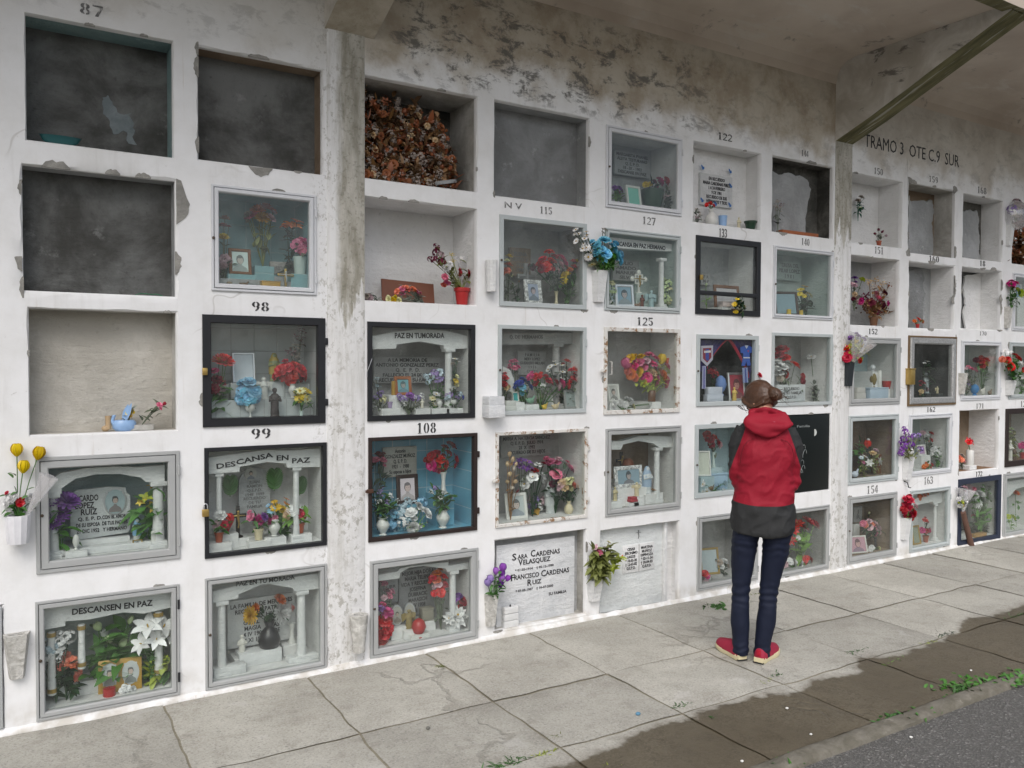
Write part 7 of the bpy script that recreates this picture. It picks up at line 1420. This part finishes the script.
t.bump(t.math('ADD', t.math('MULTIPLY', n2, .7), t.math('MULTIPLY_ADD', gr, .3, t.math('MULTIPLY', crack, -.8))), .6, .01)
M_PAVE = t.m
t = NT('asphalt'); co = t.coord(); v = t.add('ShaderNodeTexVoronoi'); t.put(v.inputs['Vector'], co); v.inputs['Scale'].default_value = 120
g = t.sep(v.outputs['Color'])[0]
c = t.mix(t.noise(co, 2.0, 6), (.098, .095, .088), (.150, .146, .136)); c = t.mix(t.math('MULTIPLY', t.step(g, .5, .95), .8), c, (.21, .205, .195)); c = t.mix(t.math('MULTIPLY', t.step(g, .95, .97), .6), c, (.36, .35, .33))
t.set(Base_Color=c, Roughness=.75); t.bump(t.math('ADD', v.outputs['Distance'], t.noise(co, 160, 2)), .9, .012); M_ASPH = t.m
def sheet(name, x0, x1, y0, y1, z, mat):
    return tag(MB().add([(x0, y0, z), (x1, y0, z), (x1, y1, z), (x0, y1, z)], [(0, 1, 2, 3)]).obj(name, mat, None, smooth=False), kind='structure')
sheet('ground', -600, 600, -900, 3, -.09, cement_material('gravel_ground', (.10, .095, .08), (.17, .165, .14), 3))
sheet('road', -40, 60, -7.5, -1.93, -.018, M_ASPH)
M_JOINT = M_PAVE.copy(); M_JOINT.name = 'dirty_joint'; jt_ = M_JOINT.node_tree; jl = [l for l in jt_.links if l.to_socket.name == 'Base Color'][0]; src = jl.from_socket
jm_ = jt_.nodes.new('ShaderNodeMix'); jm_.data_type = 'RGBA'; jm_.blend_type = 'MULTIPLY'; jm_.inputs[0].default_value = 1; jt_.links.new(src, jm_.inputs[6]); jm_.inputs[7].default_value = (.66, .62, .53, 1); jt_.links.new(jm_.outputs[2], jl.to_socket)
sheet('joint_bed', -4, 15, -1.92, .02, -.0085, M_JOINT)
def pavement():
    mb = MB(); r = random.Random(11); ys = [.01, -.78, -1.345, -1.868]; x = .58-.684*6
    while x < 13:
        for j in range(3):
            xa, xb_, ya, yb = x+.005, x+.684-.005, ys[j]-(.0045 if j else 0), ys[j+1]+.0045
            if j == 0 and r.random() < .12: pass
            zt = r.uniform(-.0012, .0012); tx, ty = r.uniform(-.0015, .0015), r.uniform(-.0015, .0015); NX, NY = 16, 14; vs = []; fs = []
            for b in range(NY+1):
                for a in range(NX+1):
                    u, v_ = a/NX, b/NY; px = xa+(xb_-xa)*u; py = ya+(yb-ya)*v_
                    ex = noise.noise(Vector((px*7, py*7, 1)))*.014; ey = noise.noise(Vector((px*7, py*7, 9)))*.014
                    ed = min(u, 1-u, v_, 1-v_)
                    z = zt+tx*(u-.5)*2+ty*(v_-.5)*2+noise.noise(Vector((px*3, py*3, 4)))*.003-(.0045 if ed == 0 else (.001 if ed < .08 else 0))
                    vs.append((px+(ex if u in (0, 1) else 0), py+(ey if v_ in (0, 1) else 0), z))
            for b in range(NY):
                for a in range(NX): q = b*(NX+1)+a; fs.append((q, q+1, q+NX+2, q+NX+1))
            mb.add(vs, fs)
        x += .684
    return tag(mb.obj('pavement', M_PAVE, None, angle=50), kind='structure')
pavement()
mb = MB(); N = 420; vs = []; fs = []
for i in range(N+1):
    x = -4+19*i/N; g = noise.noise(Vector((x*2.2, 3, 0)))*.012; h = noise.noise(Vector((x*3, 8, 0)))*.006
    for y, z in ((-1.868, -.03), (-1.872, .004+h), (-1.885, .010+h), (-1.935+g, .008+h), (-1.955+g, -.002), (-1.96+g, -.05)): vs.append((x, y, z))
for i in range(N):
    for k in range(5): fs.append((i*6+k, i*6+k+1, i*6+k+7, i*6+k+6))
mb.add(vs, fs); tag(mb.obj('kerb', cement_material('kerb_concrete', (.13, .12, .095), (.21, .195, .165), 9), None, angle=60), kind='structure')
# uneven lime fillet where the wall meets the paving
mb = MB(); vs = []; fs = []; N = 500
for i in range(N+1):
    x = -1.5+11.6*i/N; w = .016+.03*max(0, noise.noise(Vector((x*1.7, 1, 0))))+.008*noise.noise(Vector((x*9, 4, 0)))+.003; h = .022+.012*noise.noise(Vector((x*3, 2, 0)))+.006*noise.noise(Vector((x*15, 7, 0)))
    for y, z in ((-.0005, h), (-w*.3, h*.72), (-w*.75, h*.3), (-w, .0), (-w, -.012)): vs.append((x, y, z))
for i in range(N):
    for k in range(4): fs.append((i*5+k, i*5+k+1, i*5+k+6, i*5+k+5))
mb.add(vs, fs); mb.obj('foot_fillet', M_WALL, HALL, angle=60)

def weed(desc, px, py, n, L, W, col, spread, up=.6, Z=0.0):
    p = gnd(px, py, Z); p.z = Z-.004; o = thing('weed', p, desc, 'weed', 'weeds in the paving joints'); mb = MB()
    for i in range(n):
        a = Vector((rnd.gauss(0, 1)*spread[0], rnd.gauss(0, 1)*spread[1], 0))
        mb.leaf(a, (rnd.uniform(-1, 1), rnd.uniform(-1, 1), rnd.uniform(.1, 1)*up), L*.72*rnd.uniform(.5, 1.2), W*.75*rnd.uniform(.7, 1.2), rnd.uniform(.2, .7))
    mb.obj('foliage', mk('weed_'+col, tuple(x*.8 for x in hx(LEAF[col])), .55, .25, 20, island=.7), o, angle=75)
for a in [('flat dark green weed by the wall left of the woman', 715, 606, 46, .07, .035, 'green', (.055, .03), .35), ('small weed seen between the woman\'s ankles and the wall', 757, 594, 26, .03, .010, 'olive', (.03, .012)),
          ('leafy weed clump along the kerb, largest one', 965, 685, 90, .055, .026, 'bright', (.10, .035), .8), ('tall leafy weed at the right picture edge', 1014, 679, 80, .06, .028, 'bright', (.08, .035), .9), ('sprawling weed at the kerb right of the wet patch centre', 955, 690, 26, .05, .022, 'green', (.06, .03), .5),
          ('low weed on the kerb below the wet patch', 922, 711, 40, .045, .02, 'bright', (.05, .02), .6), ('small weed on the kerb left of the others', 893, 718, 36, .045, .020, 'green', (.05, .02), .6), ('weed at the bottom edge beside the kerb', 783, 764, 44, .04, .018, 'bright', (.05, .02), .6),
          ('grass tuft in the joint at the wet edge, right of the shoes', 858, 651, 40, .035, .006, 'green', (.035, .012)), ('grass tuft within the wet patch', 894, 661, 50, .035, .006, 'light', (.05, .012)), ('thin grass line in the upper right joint', 945, 633, 50, .03, .006, 'dark', (.06, .015)),
          ('yellowish grass near the upper right joint', 932, 641, 24, .03, .006, 'yellowgreen', (.05, .01)), ('tiny grass tuft below the right shoe', 777, 674, 34, .03, .006, 'green', (.03, .01)), ('yellow green moss tuft below the shoes', 763, 682, 22, .02, .006, 'yellowgreen', (.03, .01)), ('thin grass at the right edge joint', 1019, 614, 40, .03, .006, 'green', (.08, .012)),
          ('grass tuft in the joint left of the shoes', 680, 704, 44, .03, .006, 'green', (.035, .012)), ('tiny tuft near the JOSEFINA niche', 441, 666, 20, .028, .006, 'olive', (.012, .008)), ('dark grass tuft at the bottom centre edge', 506, 763, 60, .04, .007, 'green', (.05, .02)), ('yellow green tuft left of the bottom wet patch', 546, 753, 34, .03, .006, 'yellowgreen', (.025, .012)),
          ('faint olive tuft above the yellow green one', 558, 736, 20, .025, .006, 'olive', (.02, .01)), ('small yellow tuft in the bottom wet patch', 609, 765, 26, .03, .006, 'yellowgreen', (.025, .01)), ('small green sprout left in the wet patch', 713, 718, 16, .03, .008, 'green', (.02, .01))]: weed(*a)
for d, px, py, w, col in (('small blue plastic scrap on the paving', 638, 715, .022, '5a86a0'), ('white pebble left in the wet patch', 787, 709, .014, 'd8d8d4'), ('white pebble at the centre of the wet patch', 811, 735, .012, 'd8d8d4'), ('white pebble near the bottom edge of the wet patch', 742, 762, .013, 'd8d8d4'), ('white pebble on the dark wet paving at right', 971, 671, .012, 'd8d8d4'), ('white pebble on the asphalt road', 911, 738, .014, 'd8d8d4'), ('dark pebble on the dry paving', 428, 729, .018, '6a6a64')):
    p = gnd(px, py, .001 if 'asphalt' not in d else -.018); mb = MB(); mb.ball((0, 0, w*.3), w*.6, w*.5, w*.35, 8); mb.v = [(x*(1+.3*noise.noise(Vector((x*90, y*90, w*999)))), y, z) for x, y, z in mb.v]
    tag(mb.obj('plastic_scrap' if 'scrap' in d else 'pebble', paint(col, .7), None, p), d, 'litter' if 'scrap' in d else 'pebble')

# ------------------------------------------------------------------ the woman
FACE = R_(43)
pm = gnd(750.5, 660); WOM = thing('person', (pm.x, pm.y, 0), 'woman in a red and grey hooded jacket standing with her head bowed', 'person'); WOM.rotation_euler[2] = -FACE
def loft(rings, n=28):                      # rings: (cx, cy, z, a, b[, tilt])
    mb = MB(); vs = []; fs = []
    for q in rings:
        cx, cy, z, a, b = q[:5]; ex = q[5] if len(q) > 5 else 2.3
        for k in range(n):
            w = 6.28318*k/n; c_, s_ = math.cos(w), math.sin(w)
            vs.append((cx+a*math.copysign(abs(c_)**(2/ex), c_), cy+b*math.copysign(abs(s_)**(2/ex), s_), z))
    for i in range(len(rings)-1):
        for k in range(n): fs.append((i*n+k, i*n+(k+1) % n, (i+1)*n+(k+1) % n, (i+1)*n+k))
    fs.append(tuple(range(n-1, -1, -1))); fs.append(tuple((len(rings)-1)*n+k for k in range(n)))
    return mb.add(vs, fs)
def remesh(mbs, vox, smooth=4, name='m'):
    me = bpy.data.meshes.new(name); V = []; F = []
    for mb in mbs:
        o = len(V); V += mb.v; F += [tuple(i+o for i in f) for f in mb.f]
    me.from_pydata(V, [], F); bm = bmesh.new(); bm.from_mesh(me); bmesh.ops.recalc_face_normals(bm, faces=bm.faces[:]); bm.to_mesh(me); bm.free()
    t = bpy.data.objects.new('tmp', me); COL.objects.link(t)
    r = t.modifiers.new('r', 'REMESH'); r.mode = 'VOXEL'; r.voxel_size = vox
    if smooth: s = t.modifiers.new('s', 'SMOOTH'); s.iterations = smooth; s.factor = .5
    dg = bpy.context.evaluated_depsgraph_get(); out = bpy.data.meshes.new_from_object(t.evaluated_get(dg))
    bpy.data.objects.remove(t); bpy.data.meshes.remove(me); out.name = name
    return out
def dress(me, name, mats, parent, assign=None, wr=None):
    me.materials.clear()
    for m_ in mats: me.materials.append(m_)
    if wr:
        ns = [v.normal.copy() for v in me.vertices]
        for v, nn in zip(me.vertices, ns): v.co += nn*wr(v.co)
    for p in me.polygons:
        p.use_smooth = True; p.material_index = assign(p.center, p.normal) if assign else 0
    return link(name, me, parent)
def fabric(key, col, fine=900):
    t = NT(key); co = t.coord(); c = hx(col)
    t.set(Base_Color=t.mix(t.noise(co, 14, 5), tuple(x*.82 for x in c), tuple(min(1, x*1.15) for x in c)), Roughness=.72); t.bsdf.inputs['Specular IOR Level'].default_value = .3
    t.bump(t.math('ADD', t.noise(co, 22, 4, .6), t.math('MULTIPLY', t.noise(co, fine, 2), .15)), .25, .006); return t.m
M_RED = fabric('red_softshell', 'a3142c'); M_GREY = fabric('charcoal_softshell', '3c3c3e'); M_JEAN = fabric('dark_denim', '151c30')
t = M_JEAN
# jacket
torso = loft([(.056, -.005, .700, .166, .125, 2.4), (.057, -.005, .74, .170, .129, 2.5), (.058, -.002, .82, .166, .126, 2.5), (.060, .0, .90, .158, .120, 2.5), (.062, .0, .98, .152, .114, 2.5), (.064, .0, 1.06, .152, .116, 2.5), (.066, .0, 1.14, .156, .118, 2.5), (.067, .006, 1.20, .158, .114, 2.4), (.067, .012, 1.25, .152, .102, 2.3), (.066, .022, 1.30, .120, .088, 2.2), (.065, .035, 1.33, .086, .078), (.063, .046, 1.35, .068, .072), (.061, .052, 1.37, .062, .068)])
def sleeve(s, sx):
    c0 = .066
    pts = [(c0+s*.105, .014, 1.262), (c0+s*.133, .010, 1.215), (c0+s*.140, .004, 1.14), (c0+s*(.142+sx), -.002, 1.06), (c0+s*(.140+sx), .012, .985), (c0+s*(.122+sx), .075, .950), (c0+s*.10, .14, .965), (c0+s*.06, .205, 1.0), (c0+s*.040, .235, 1.02)]
    return MB().tube(pts, [.056, .056, .053, .050, .047, .045, .044, .043, .042], 18)
jack = remesh([torso, sleeve(-1, 0), sleeve(1, -.006)], .007, 5, 'jacket')
for v in jack.vertices:
    if v.co.z < .85: v.co.z += .026*((v.co.x-.057)/.17)**2*min(1, (.85-v.co.z)/.12)
def wrj(c):
    w = noise.noise(Vector((c.x*9+c.z*5, c.y*7, c.z*10)))*.009+noise.noise(Vector((c.x*24-c.z*20, c.y*14, c.z*22)))*.0032
    dg = math.sin((c.x*1.2-.9*c.z)*38+3*noise.noise(c*6))*.0052*max(0, 1-abs(c.z-.98)/.26)*max(0, (c.x-.02)/.14)
    el = math.sin(c.z*120+5*noise.noise(c*11))*.003*math.exp(-((c.z-.98)/.07)**2)*(abs(c.x-.066) > .12)
    rg = (1-abs(noise.noise(Vector((c.x*11+c.z*7, c.y*8, c.z*12-c.x*8))))*2.2); rg = max(0, rg)**3*.005
    return w+dg+el+rg
t = NT('red_and_grey_softshell'); co = t.coord(); X, Y, Z = t.sep(co)
ax = t.math('ABSOLUTE', t.math('SUBTRACT', X, .066)); lim = t.math('MULTIPLY_ADD', t.math('SUBTRACT', 1.34, Z), .34, .088)
sh = t.math('MULTIPLY', t.math('MULTIPLY', t.math('GREATER_THAN', ax, lim), t.math('GREATER_THAN', Z, 1.02)), t.math('LESS_THAN', t.math('ADD', Y, t.math('MULTIPLY', t.math('SUBTRACT', 1.3, Z), .2)), .14))
hemz = t.math('ADD', t.math('MULTIPLY', t.math('POWER', t.math('SUBTRACT', X, .06), 2.0), .5), .868)
gm = t.math('MAXIMUM', sh, t.math('LESS_THAN', Z, hemz))
nz = t.noise(co, 12, 5)
cr = t.mix(nz, tuple(x*.85 for x in hx('8c1328')), tuple(x*1.12 for x in hx('8c1328'))); cg = t.mix(nz, hx('262728'), hx('303132'))
t.set(Base_Color=t.mix(gm, cr, cg), Roughness=.7); t.bsdf.inputs['Specular IOR Level'].default_value = .3
t.bump(t.math('ADD', t.noise(co, 26, 5, .62), t.math('MULTIPLY', t.noise(co, 900, 2), .12)), .4, .008); M_JKT = t.m
J = dress(jack, 'jacket', [M_JKT], WOM, None, wrj)
sew = MB()
for s_ in (-1, 1):
    sew.tube([(.066+s_*x_, y_, z_) for x_, y_, z_ in ((.068, -.098, 1.225), (.10, -.113, 1.212), (.122, -.113, 1.185), (.134, -.107, 1.14), (.138, -.10, 1.09))], .0022, 5)
sew.obj('seam_piping', fabric('dark_red_piping', '6a0c1c'), J)
# hood lying on the back, and the standing collar
hood = MB(); N = 32; M_ = 16; vs = []; fs = []
for i in range(M_+1):
    f = i/M_
    for k in range(N):
        a = 6.28318*k/N; c_, s_ = math.cos(a), math.sin(a)
        wd = .085+.048*math.sin(min(1, f*1.8)*1.5708); wd *= (1-max(0, f-.45)/.55)**.55 if f > .45 else 1
        z = 1.348-.118*f+.020*abs(c_)**2*(1-f); dp = .010+.022*math.sin(math.pi*min(1, f*1.0+.06))
        vs.append((.067+max(.004, wd)*c_, -.062-.050*f+dp*s_*1.0-.012*math.sin(math.pi*f), z))
for i in range(M_):
    for k in range(N): fs.append((i*N+k, i*N+(k+1) % N, (i+1)*N+(k+1) % N, (i+1)*N+k))
fs += [tuple(range(N-1, -1, -1)), tuple(M_*N+k for k in range(N))]; hood.add(vs, fs)
collar = MB(); ring = []
for k in range(25):
    a = 6.28318*k/24; ring.append((.060+.064*math.cos(a), .040+.072*math.sin(a), 1.362-.008*math.sin(a)))
collar.tube(ring, .015, 10, flat=1.4)
rim = MB().tube([(.178, -.085, 1.285), (.162, -.060, 1.322), (.135, -.01, 1.355), (.115, .05, 1.368), (.09, .10, 1.36)], [.012, .019, .020, .017, .012], 10).tube([(-.044, -.085, 1.285), (-.030, -.060, 1.322), (-.008, -.01, 1.355), (.01, .05, 1.368), (.035, .10, 1.36)], [.012, .019, .020, .017, .012], 10)
hm = remesh([hood, collar, rim], .006, 3, 'hood')
H_ = dress(hm, 'hood', [fabric('red_hood_cloth', '8c1328')], WOM, None, lambda c: noise.noise(Vector((c.x*16, c.y*20, c.z*30)))*.007+math.sin(c.z*105+c.x*14+5*noise.noise(c*9))*.0026)
text_obj('hood_mark', '------', mk('reflective_print', 'a8707c', .5), H_, (.083, -.112, 1.318), .018, .04, .02)
MB().tube([(-.026, .05, 1.365), (-.055, .06, 1.372), (-.078, .055, 1.388), (-.075, .05, 1.395), (-.05, .05, 1.375)], .0022, 6).obj('drawcord', M_BLACK, H_)
# trousers
pel = loft([(.058, 0, .70, .152, .112, 2.3), (.057, 0, .74, .158, .116, 2.3), (.057, 0, .82, .150, .108, 2.3)])
def leg(pts): return loft([(x, y, z, a, b, 2.1) for x, y, z, a, b in pts], 22)
legL = leg([(-.050, .012, .028, .043, .050), (-.053, .010, .10, .043, .048), (-.057, .004, .20, .050, .054), (-.058, .0, .28, .050, .055), (-.056, .004, .35, .046, .052), (-.053, .008, .42, .050, .058), (-.047, .006, .52, .060, .070), (-.040, .003, .60, .068, .080), (-.036, .0, .67, .071, .092), (-.020, 0, .73, .078, .10)])
legR = leg([(.057, .010, .024, .043, .050), (.065, .008, .10, .044, .050), (.078, .002, .20, .051, .056), (.086, .0, .28, .050, .056), (.090, .006, .36, .047, .053), (.097, .010, .43, .053, .060), (.111, .006, .52, .062, .072), (.126, .002, .60, .071, .082), (.128, 0, .67, .072, .092), (.126, 0, .73, .080, .10)])
tr = remesh([pel, legL, legR], .007, 3, 'jeans')
def wrt(c):
    k = math.exp(-((c.z-.37)/.06)**2)+.8*math.exp(-((c.z-.05)/.05)**2)+.7*math.exp(-((c.z-.64)/.05)**2)
    return math.sin(c.z*150+4*noise.noise(Vector((c.x*14, c.y*14, c.z*7))))*.0032*k+noise.noise(Vector((c.x*20, c.y*20, c.z*12)))*.004
JE = dress(tr, 'jeans', [M_JEAN], WOM, None, wrt)
for s, x in ((-1, -.022), (1, .128)): MB().box(x-.045, x+.045, -.118, -.112, .60, .685, b=.002).obj('back_pocket', M_JEAN, JE) if 0 else None
# shoes
def shoe(desc, heel, ang):
    d = Vector((heel.x-pm.x, heel.y-pm.y, 0)); d.rotate(Matrix.Rotation(FACE, 3, 'Z'))
    o = bpy.data.objects.new('shoe', None); COL.objects.link(o); o.parent = WOM; o.location = (d.x, d.y, .0015); o.rotation_euler[2] = ang; o.empty_display_size = .05; o.scale = (.95, .90, .9)
    prof = [(-.008, .026), (.02, .034), (.06, .034), (.11, .036), (.16, .044), (.20, .045), (.235, .036), (.255, .018)]
    vs = []; out = []
    for y, w in prof: out.append((w+(.004 if .12 < y < .24 else 0), y))
    for y, w in reversed(prof): out.append((-w, y))
    sole = MB(); n = len(out)
    for z, g in ((0, .97), (.006, 1.0), (.022, 1.02), (.030, .98)): vs += [(x*g, y, z+(.010*max(0, (y-.17)/.085) if z < .02 else .006*max(0, (y-.17)/.085))+(.004 if y < .05 and z > .01 else 0)) for x, y in out]
    fs = [tuple(range(n-1, -1, -1)), tuple(3*n+k for k in range(n))]
    for i in range(3):
        for k in range(n): fs.append((i*n+k, i*n+(k+1) % n, (i+1)*n+(k+1) % n, (i+1)*n+k))
    sole.add(vs, fs); sole.obj('sole', paint('cfc4a0', .7), o, angle=50)
    up = MB(); vs = []; fs = []; N = 16
    for y, w, h in ((-.004, .018, .038), (.006, .031, .060), (.035, .036, .066), (.07, .036, .068), (.10, .037, .066), (.135, .041, .066), (.17, .044, .055), (.205, .043, .048), (.235, .034, .040), (.252, .016, .024)):
        for k in range(N):
            a = math.pi*k/(N-1); vs.append((w*math.cos(a), y, .026+h*math.sin(a)**.8))
    R9 = 10
    for i in range(R9-1):
        for k in range(N-1): fs.append((i*N+k, i*N+k+1, (i+1)*N+k+1, (i+1)*N+k))
        fs.append((i*N+N-1, i*N, (i+1)*N, (i+1)*N+N-1))
    fs += [tuple(range(N)), tuple((R9-1)*N+k for k in range(N))]; up.add(vs, fs); up.obj('upper', fabric('red_suede' if 'red_suede' not in bpy.data.materials else 'red_suede_b', '96283f'), o, angle=50)
    MB().box(-.012, .012, -.009, .002, .045, .082, b=.003).obj('heel_tab', M_RED, o)
    MB().box(-.03, .03, -.012, .03, 0.0005, .008, b=.002).obj('heel_tread', M_BLACK, o)
shoe('left', gnd(742, 660.5), R_(30)); shoe('right', gnd(758.7, 663.5), R_(-27))
# body: one continuous surface (head, neck, arms, hands with fingers, legs)
sk = bpy.data.meshes.new('skeleton'); V = []; E_ = []; RD = []
def jt(p, r, par=None):
    V.append(p); RD.append(r)
    if par is not None: E_.append((par, len(V)-1))
    return len(V)-1
pv = jt((.058, 0, .82), .08); sp = jt((.064, 0, 1.02), .095, pv); ch = jt((.071, .004, 1.20), .10, sp); nb = jt((.064, .035, 1.335), .055, ch); nk = jt((.055, .055, 1.385), .048, nb)
for s, lp in ((-1, [(-.022, 0, .71, .05), (-.047, .006, .52, .05), (-.056, .004, .36, .038), (-.057, .002, .25, .040), (-.051, .010, .07, .030)]), (1, [(.128, 0, .71, .05), (.111, .006, .52, .052), (.090, .006, .36, .038), (.083, .0, .25, .040), (.060, .008, .07, .030)])):
    k = pv
    for x, y, z, r in lp: k = jt((x, y, z), r, k)
    c0 = .071; k = ch
    for x, y, z, r in ((.105, .012, 1.25, .045), (.138, .004, 1.12, .036), (.138, .012, .985, .032), (.10, .14, .965, .028), (.045, .232, 1.018, .022)): k = jt((c0+s*x, y, z), r, k)
    pa = jt((c0+s*.030, .268, 1.035), .020, k)
    for f in range(4):
        a = jt((c0+s*(.022-.006*f), .292, 1.058-.017*f), .0085, pa); b = jt((c0+s*(.002-.004*f), .312, 1.056-.018*f), .008, a); jt((c0+s*(-.014-.002*f), .303, 1.050-.018*f), .007, b)
    a = jt((c0+s*.018, .262, 1.066), .0095, k); jt((c0+s*.004, .282, 1.082), .008, a)
sk.from_pydata(V, E_, []); so = bpy.data.objects.new('tmp', sk); COL.objects.link(so)
sm = so.modifiers.new('skin', 'SKIN'); sm.use_smooth_shade = True
if not sk.skin_vertices: bpy.context.view_layer.objects.active = so
for i, v in enumerate(sk.skin_vertices[0].data): v.radius = (RD[i], RD[i]); v.use_root = (i == pv)
so.modifiers.new('sub', 'SUBSURF').levels = 1
dg = bpy.context.evaluated_depsgraph_get(); bmh = bpy.data.meshes.new_from_object(so.evaluated_get(dg)); bpy.data.objects.remove(so)
bodymb = MB().add([tuple(v.co) for v in bmh.vertices], [tuple(p.vertices) for p in bmh.polygons])
HC = Vector((.040, .080, 1.424)); HQ = Quaternion((0, 0, 1), R_(42)) @ Quaternion((1, 0, 0), R_(-30))
def hpt(p): return HQ @ (Vector(p)*.93)+HC
def hmb(mb): mb.v = [tuple(hpt(v)) for v in mb.v]; return mb
head = MB(); rings = []
for z, a, b, cy in ((-.118, .020, .018, .055), (-.108, .036, .034, .045), (-.085, .050, .060, .025), (-.05, .060, .080, .008), (-.01, .066, .090, .0), (.03, .070, .094, -.004), (.065, .064, .086, -.006), (.092, .046, .062, -.006), (.106, .020, .028, -.006)):
    rings.append((0, cy, z, a, b, 2.1))
head = loft(rings, 24)
head.lathe([(.004, .0), (.012, .004), (.009, .02), (.005, .045)], 8, (0, .088, -.045))           # nose
head.ball((0, .088, -.078), .020, .010, .006, 8)                                                    # lips
for s in (-1, 1):
    head.ball((s*.069, -.004, -.025), .008, .018, .030, 10); head.ball((s*.028, .078, -.012), .012, .008, .007, 8)
neck = MB().tube([(.064, .030, 1.33), (.055, .052, 1.385), tuple(hpt((0, -.02, -.07)))], [.052, .050, .052], 14)
bm_ = remesh([bodymb, hmb(head), neck], .006, 2, 'body')
BODY = dress(bm_, 'body', [paint('bf9078', .55, var=.08)], WOM)
for s in (-1, 1):
    e = MB().ball((s*.028, .0845, -.012), .0085, .006, .005, 10); hmb(e).obj('eye', paint('2a2018', .3), BODY)
# hair: cap, strands and a knot at the back of the head
t = NT('brown_hair'); co = t.coord(); nz = t.noise(t.coord('Object', (60, 60, 12)), 3, 4, .6)
t.set(Base_Color=t.mix(nz, (.028, .013, .008), (.105, .050, .026)), Roughness=.42); t.bump(nz, .5, .004); M_HAIR = t.m
def hairmb():
    cap = MB(); vs = []; fs = []; N = 40; M_ = 18
    for i in range(M_+1):
        th = 1.5708*i/M_*1.40
        for k in range(N):
            a = 6.28318*k/N; fr_ = math.sin(a); lim = th if th < 1 else 1+(th-1)*(1.0-.66*max(0, fr_+.1)**.6)
            x = .079*math.sin(lim)*math.cos(a); y = .106*math.sin(lim)*fr_-.008; z = .117*math.cos(lim)+.004
            if fr_ < -.1 and lim > 1.8: x *= 1-.5*(lim-1.8); y *= 1-.2*(lim-1.8)
            vs.append((x, y, z))
    for i in range(M_):
        for k in range(N): fs.append((i*N+k, i*N+(k+1) % N, (i+1)*N+(k+1) % N, (i+1)*N+k))
    fs.append(tuple(M_*N+k for k in range(N))); cap.add(vs, fs)
    cap.ball((0, -.118, -.022), .036, .030, .044, 18).ball((.004, -.130, -.030), .030, .026, .040, 16).ball((-.004, -.100, -.012), .026, .026, .026, 14)
    for s_ in (-1, 1): cap.tube([(s_*.055, .070, .055), (s_*.073, .052, .01), (s_*.076, .020, -.035), (s_*.070, -.02, -.05), (s_*.05, -.07, -.05)], [.008, .012, .013, .012, .010], 8)
    return cap
hr = remesh([hairmb()], .005, 3, 'hair')
for v in hr.vertices:
    c = v.co; k = math.atan2(c.x, c.z+.02)*15+c.y*10
    if c.y < -.098: k = math.atan2(c.z+.022, c.x)*9+c.y*60
    v.co += v.normal*(.0012*math.sin(k+3*noise.noise(c*24))+.0014*noise.noise(Vector((c.x*60, c.y*18, c.z*40))))
for v in hr.vertices: v.co = hpt(v.co)
hair = dress(hr, 'hair', [M_HAIR], WOM)
st = MB()
for j in range(22):
    a0 = rnd.uniform(-2.6, -.5); p_ = Vector((.03*math.cos(j), -.112-.01*rnd.random(), -.03+.03*math.sin(j*1.3)))
    st.tube([p_, p_+Vector((rnd.uniform(-.03, .03), -.035, rnd.uniform(-.03, .01))), p_+Vector((rnd.uniform(-.045, .045), -.032, rnd.uniform(-.065, -.02)))], [.0016, .0013, .0006], 4)
for j in range(14):
    x0 = rnd.choice((-1, 1))*rnd.uniform(.03, .07); st.tube([(x0, .062, .06), (x0*1.12, .075, .01), (x0*1.1, .066, -.05-.03*rnd.random())], [.003, .0022, .0008], 4)
hmb(st).obj('hair_strand', M_HAIR, hair, angle=80)

# ------------------------------------------------------------------ light
w = bpy.data.worlds.new('World'); sc.world = w; w.use_nodes = True; nt = w.node_tree
bg = nt.nodes['Background']; sky = nt.nodes.new('ShaderNodeTexSky'); sky.sky_type = 'NISHITA'; sky.sun_disc = False
SUN_EL, SUN_AZ = R_(48), R_(215)            # azimuth clockwise from +Y: high, over the photographer's left shoulder
sky.sun_elevation = SUN_EL; sky.sun_rotation = SUN_AZ; sky.dust_density = 4.0; sky.air_density = 1.0; sky.ozone_density = 1.0
hs = nt.nodes.new('ShaderNodeHueSaturation'); hs.inputs['Saturation'].default_value = .56; hs.inputs['Value'].default_value = 1.0
nt.links.new(sky.outputs[0], hs.inputs['Color']); nt.links.new(hs.outputs[0], bg.inputs[0]); bg.inputs[1].default_value = .12
ld = bpy.data.lights.new('sun', 'SUN'); ld.energy = .9; ld.angle = R_(40); ld.color = (1, .99, .98); lo = bpy.data.objects.new('sun', ld); COL.objects.link(lo)
dv = Vector((math.sin(SUN_AZ)*math.cos(SUN_EL), math.cos(SUN_AZ)*math.cos(SUN_EL), math.sin(SUN_EL)))
lo.rotation_euler = dv.to_track_quat('Z', 'Y').to_euler(); lo.location = (0, -8, 9)
vs_ = sc.view_settings; vs_.view_transform = 'Standard'; vs_.look = 'None'; vs_.gamma = 1; vs_.use_curve_mapping = False; vs_.exposure = .47
sc.cycles.max_bounces = 8; sc.cycles.transparent_max_bounces = 16; sc.cycles.use_denoising = True
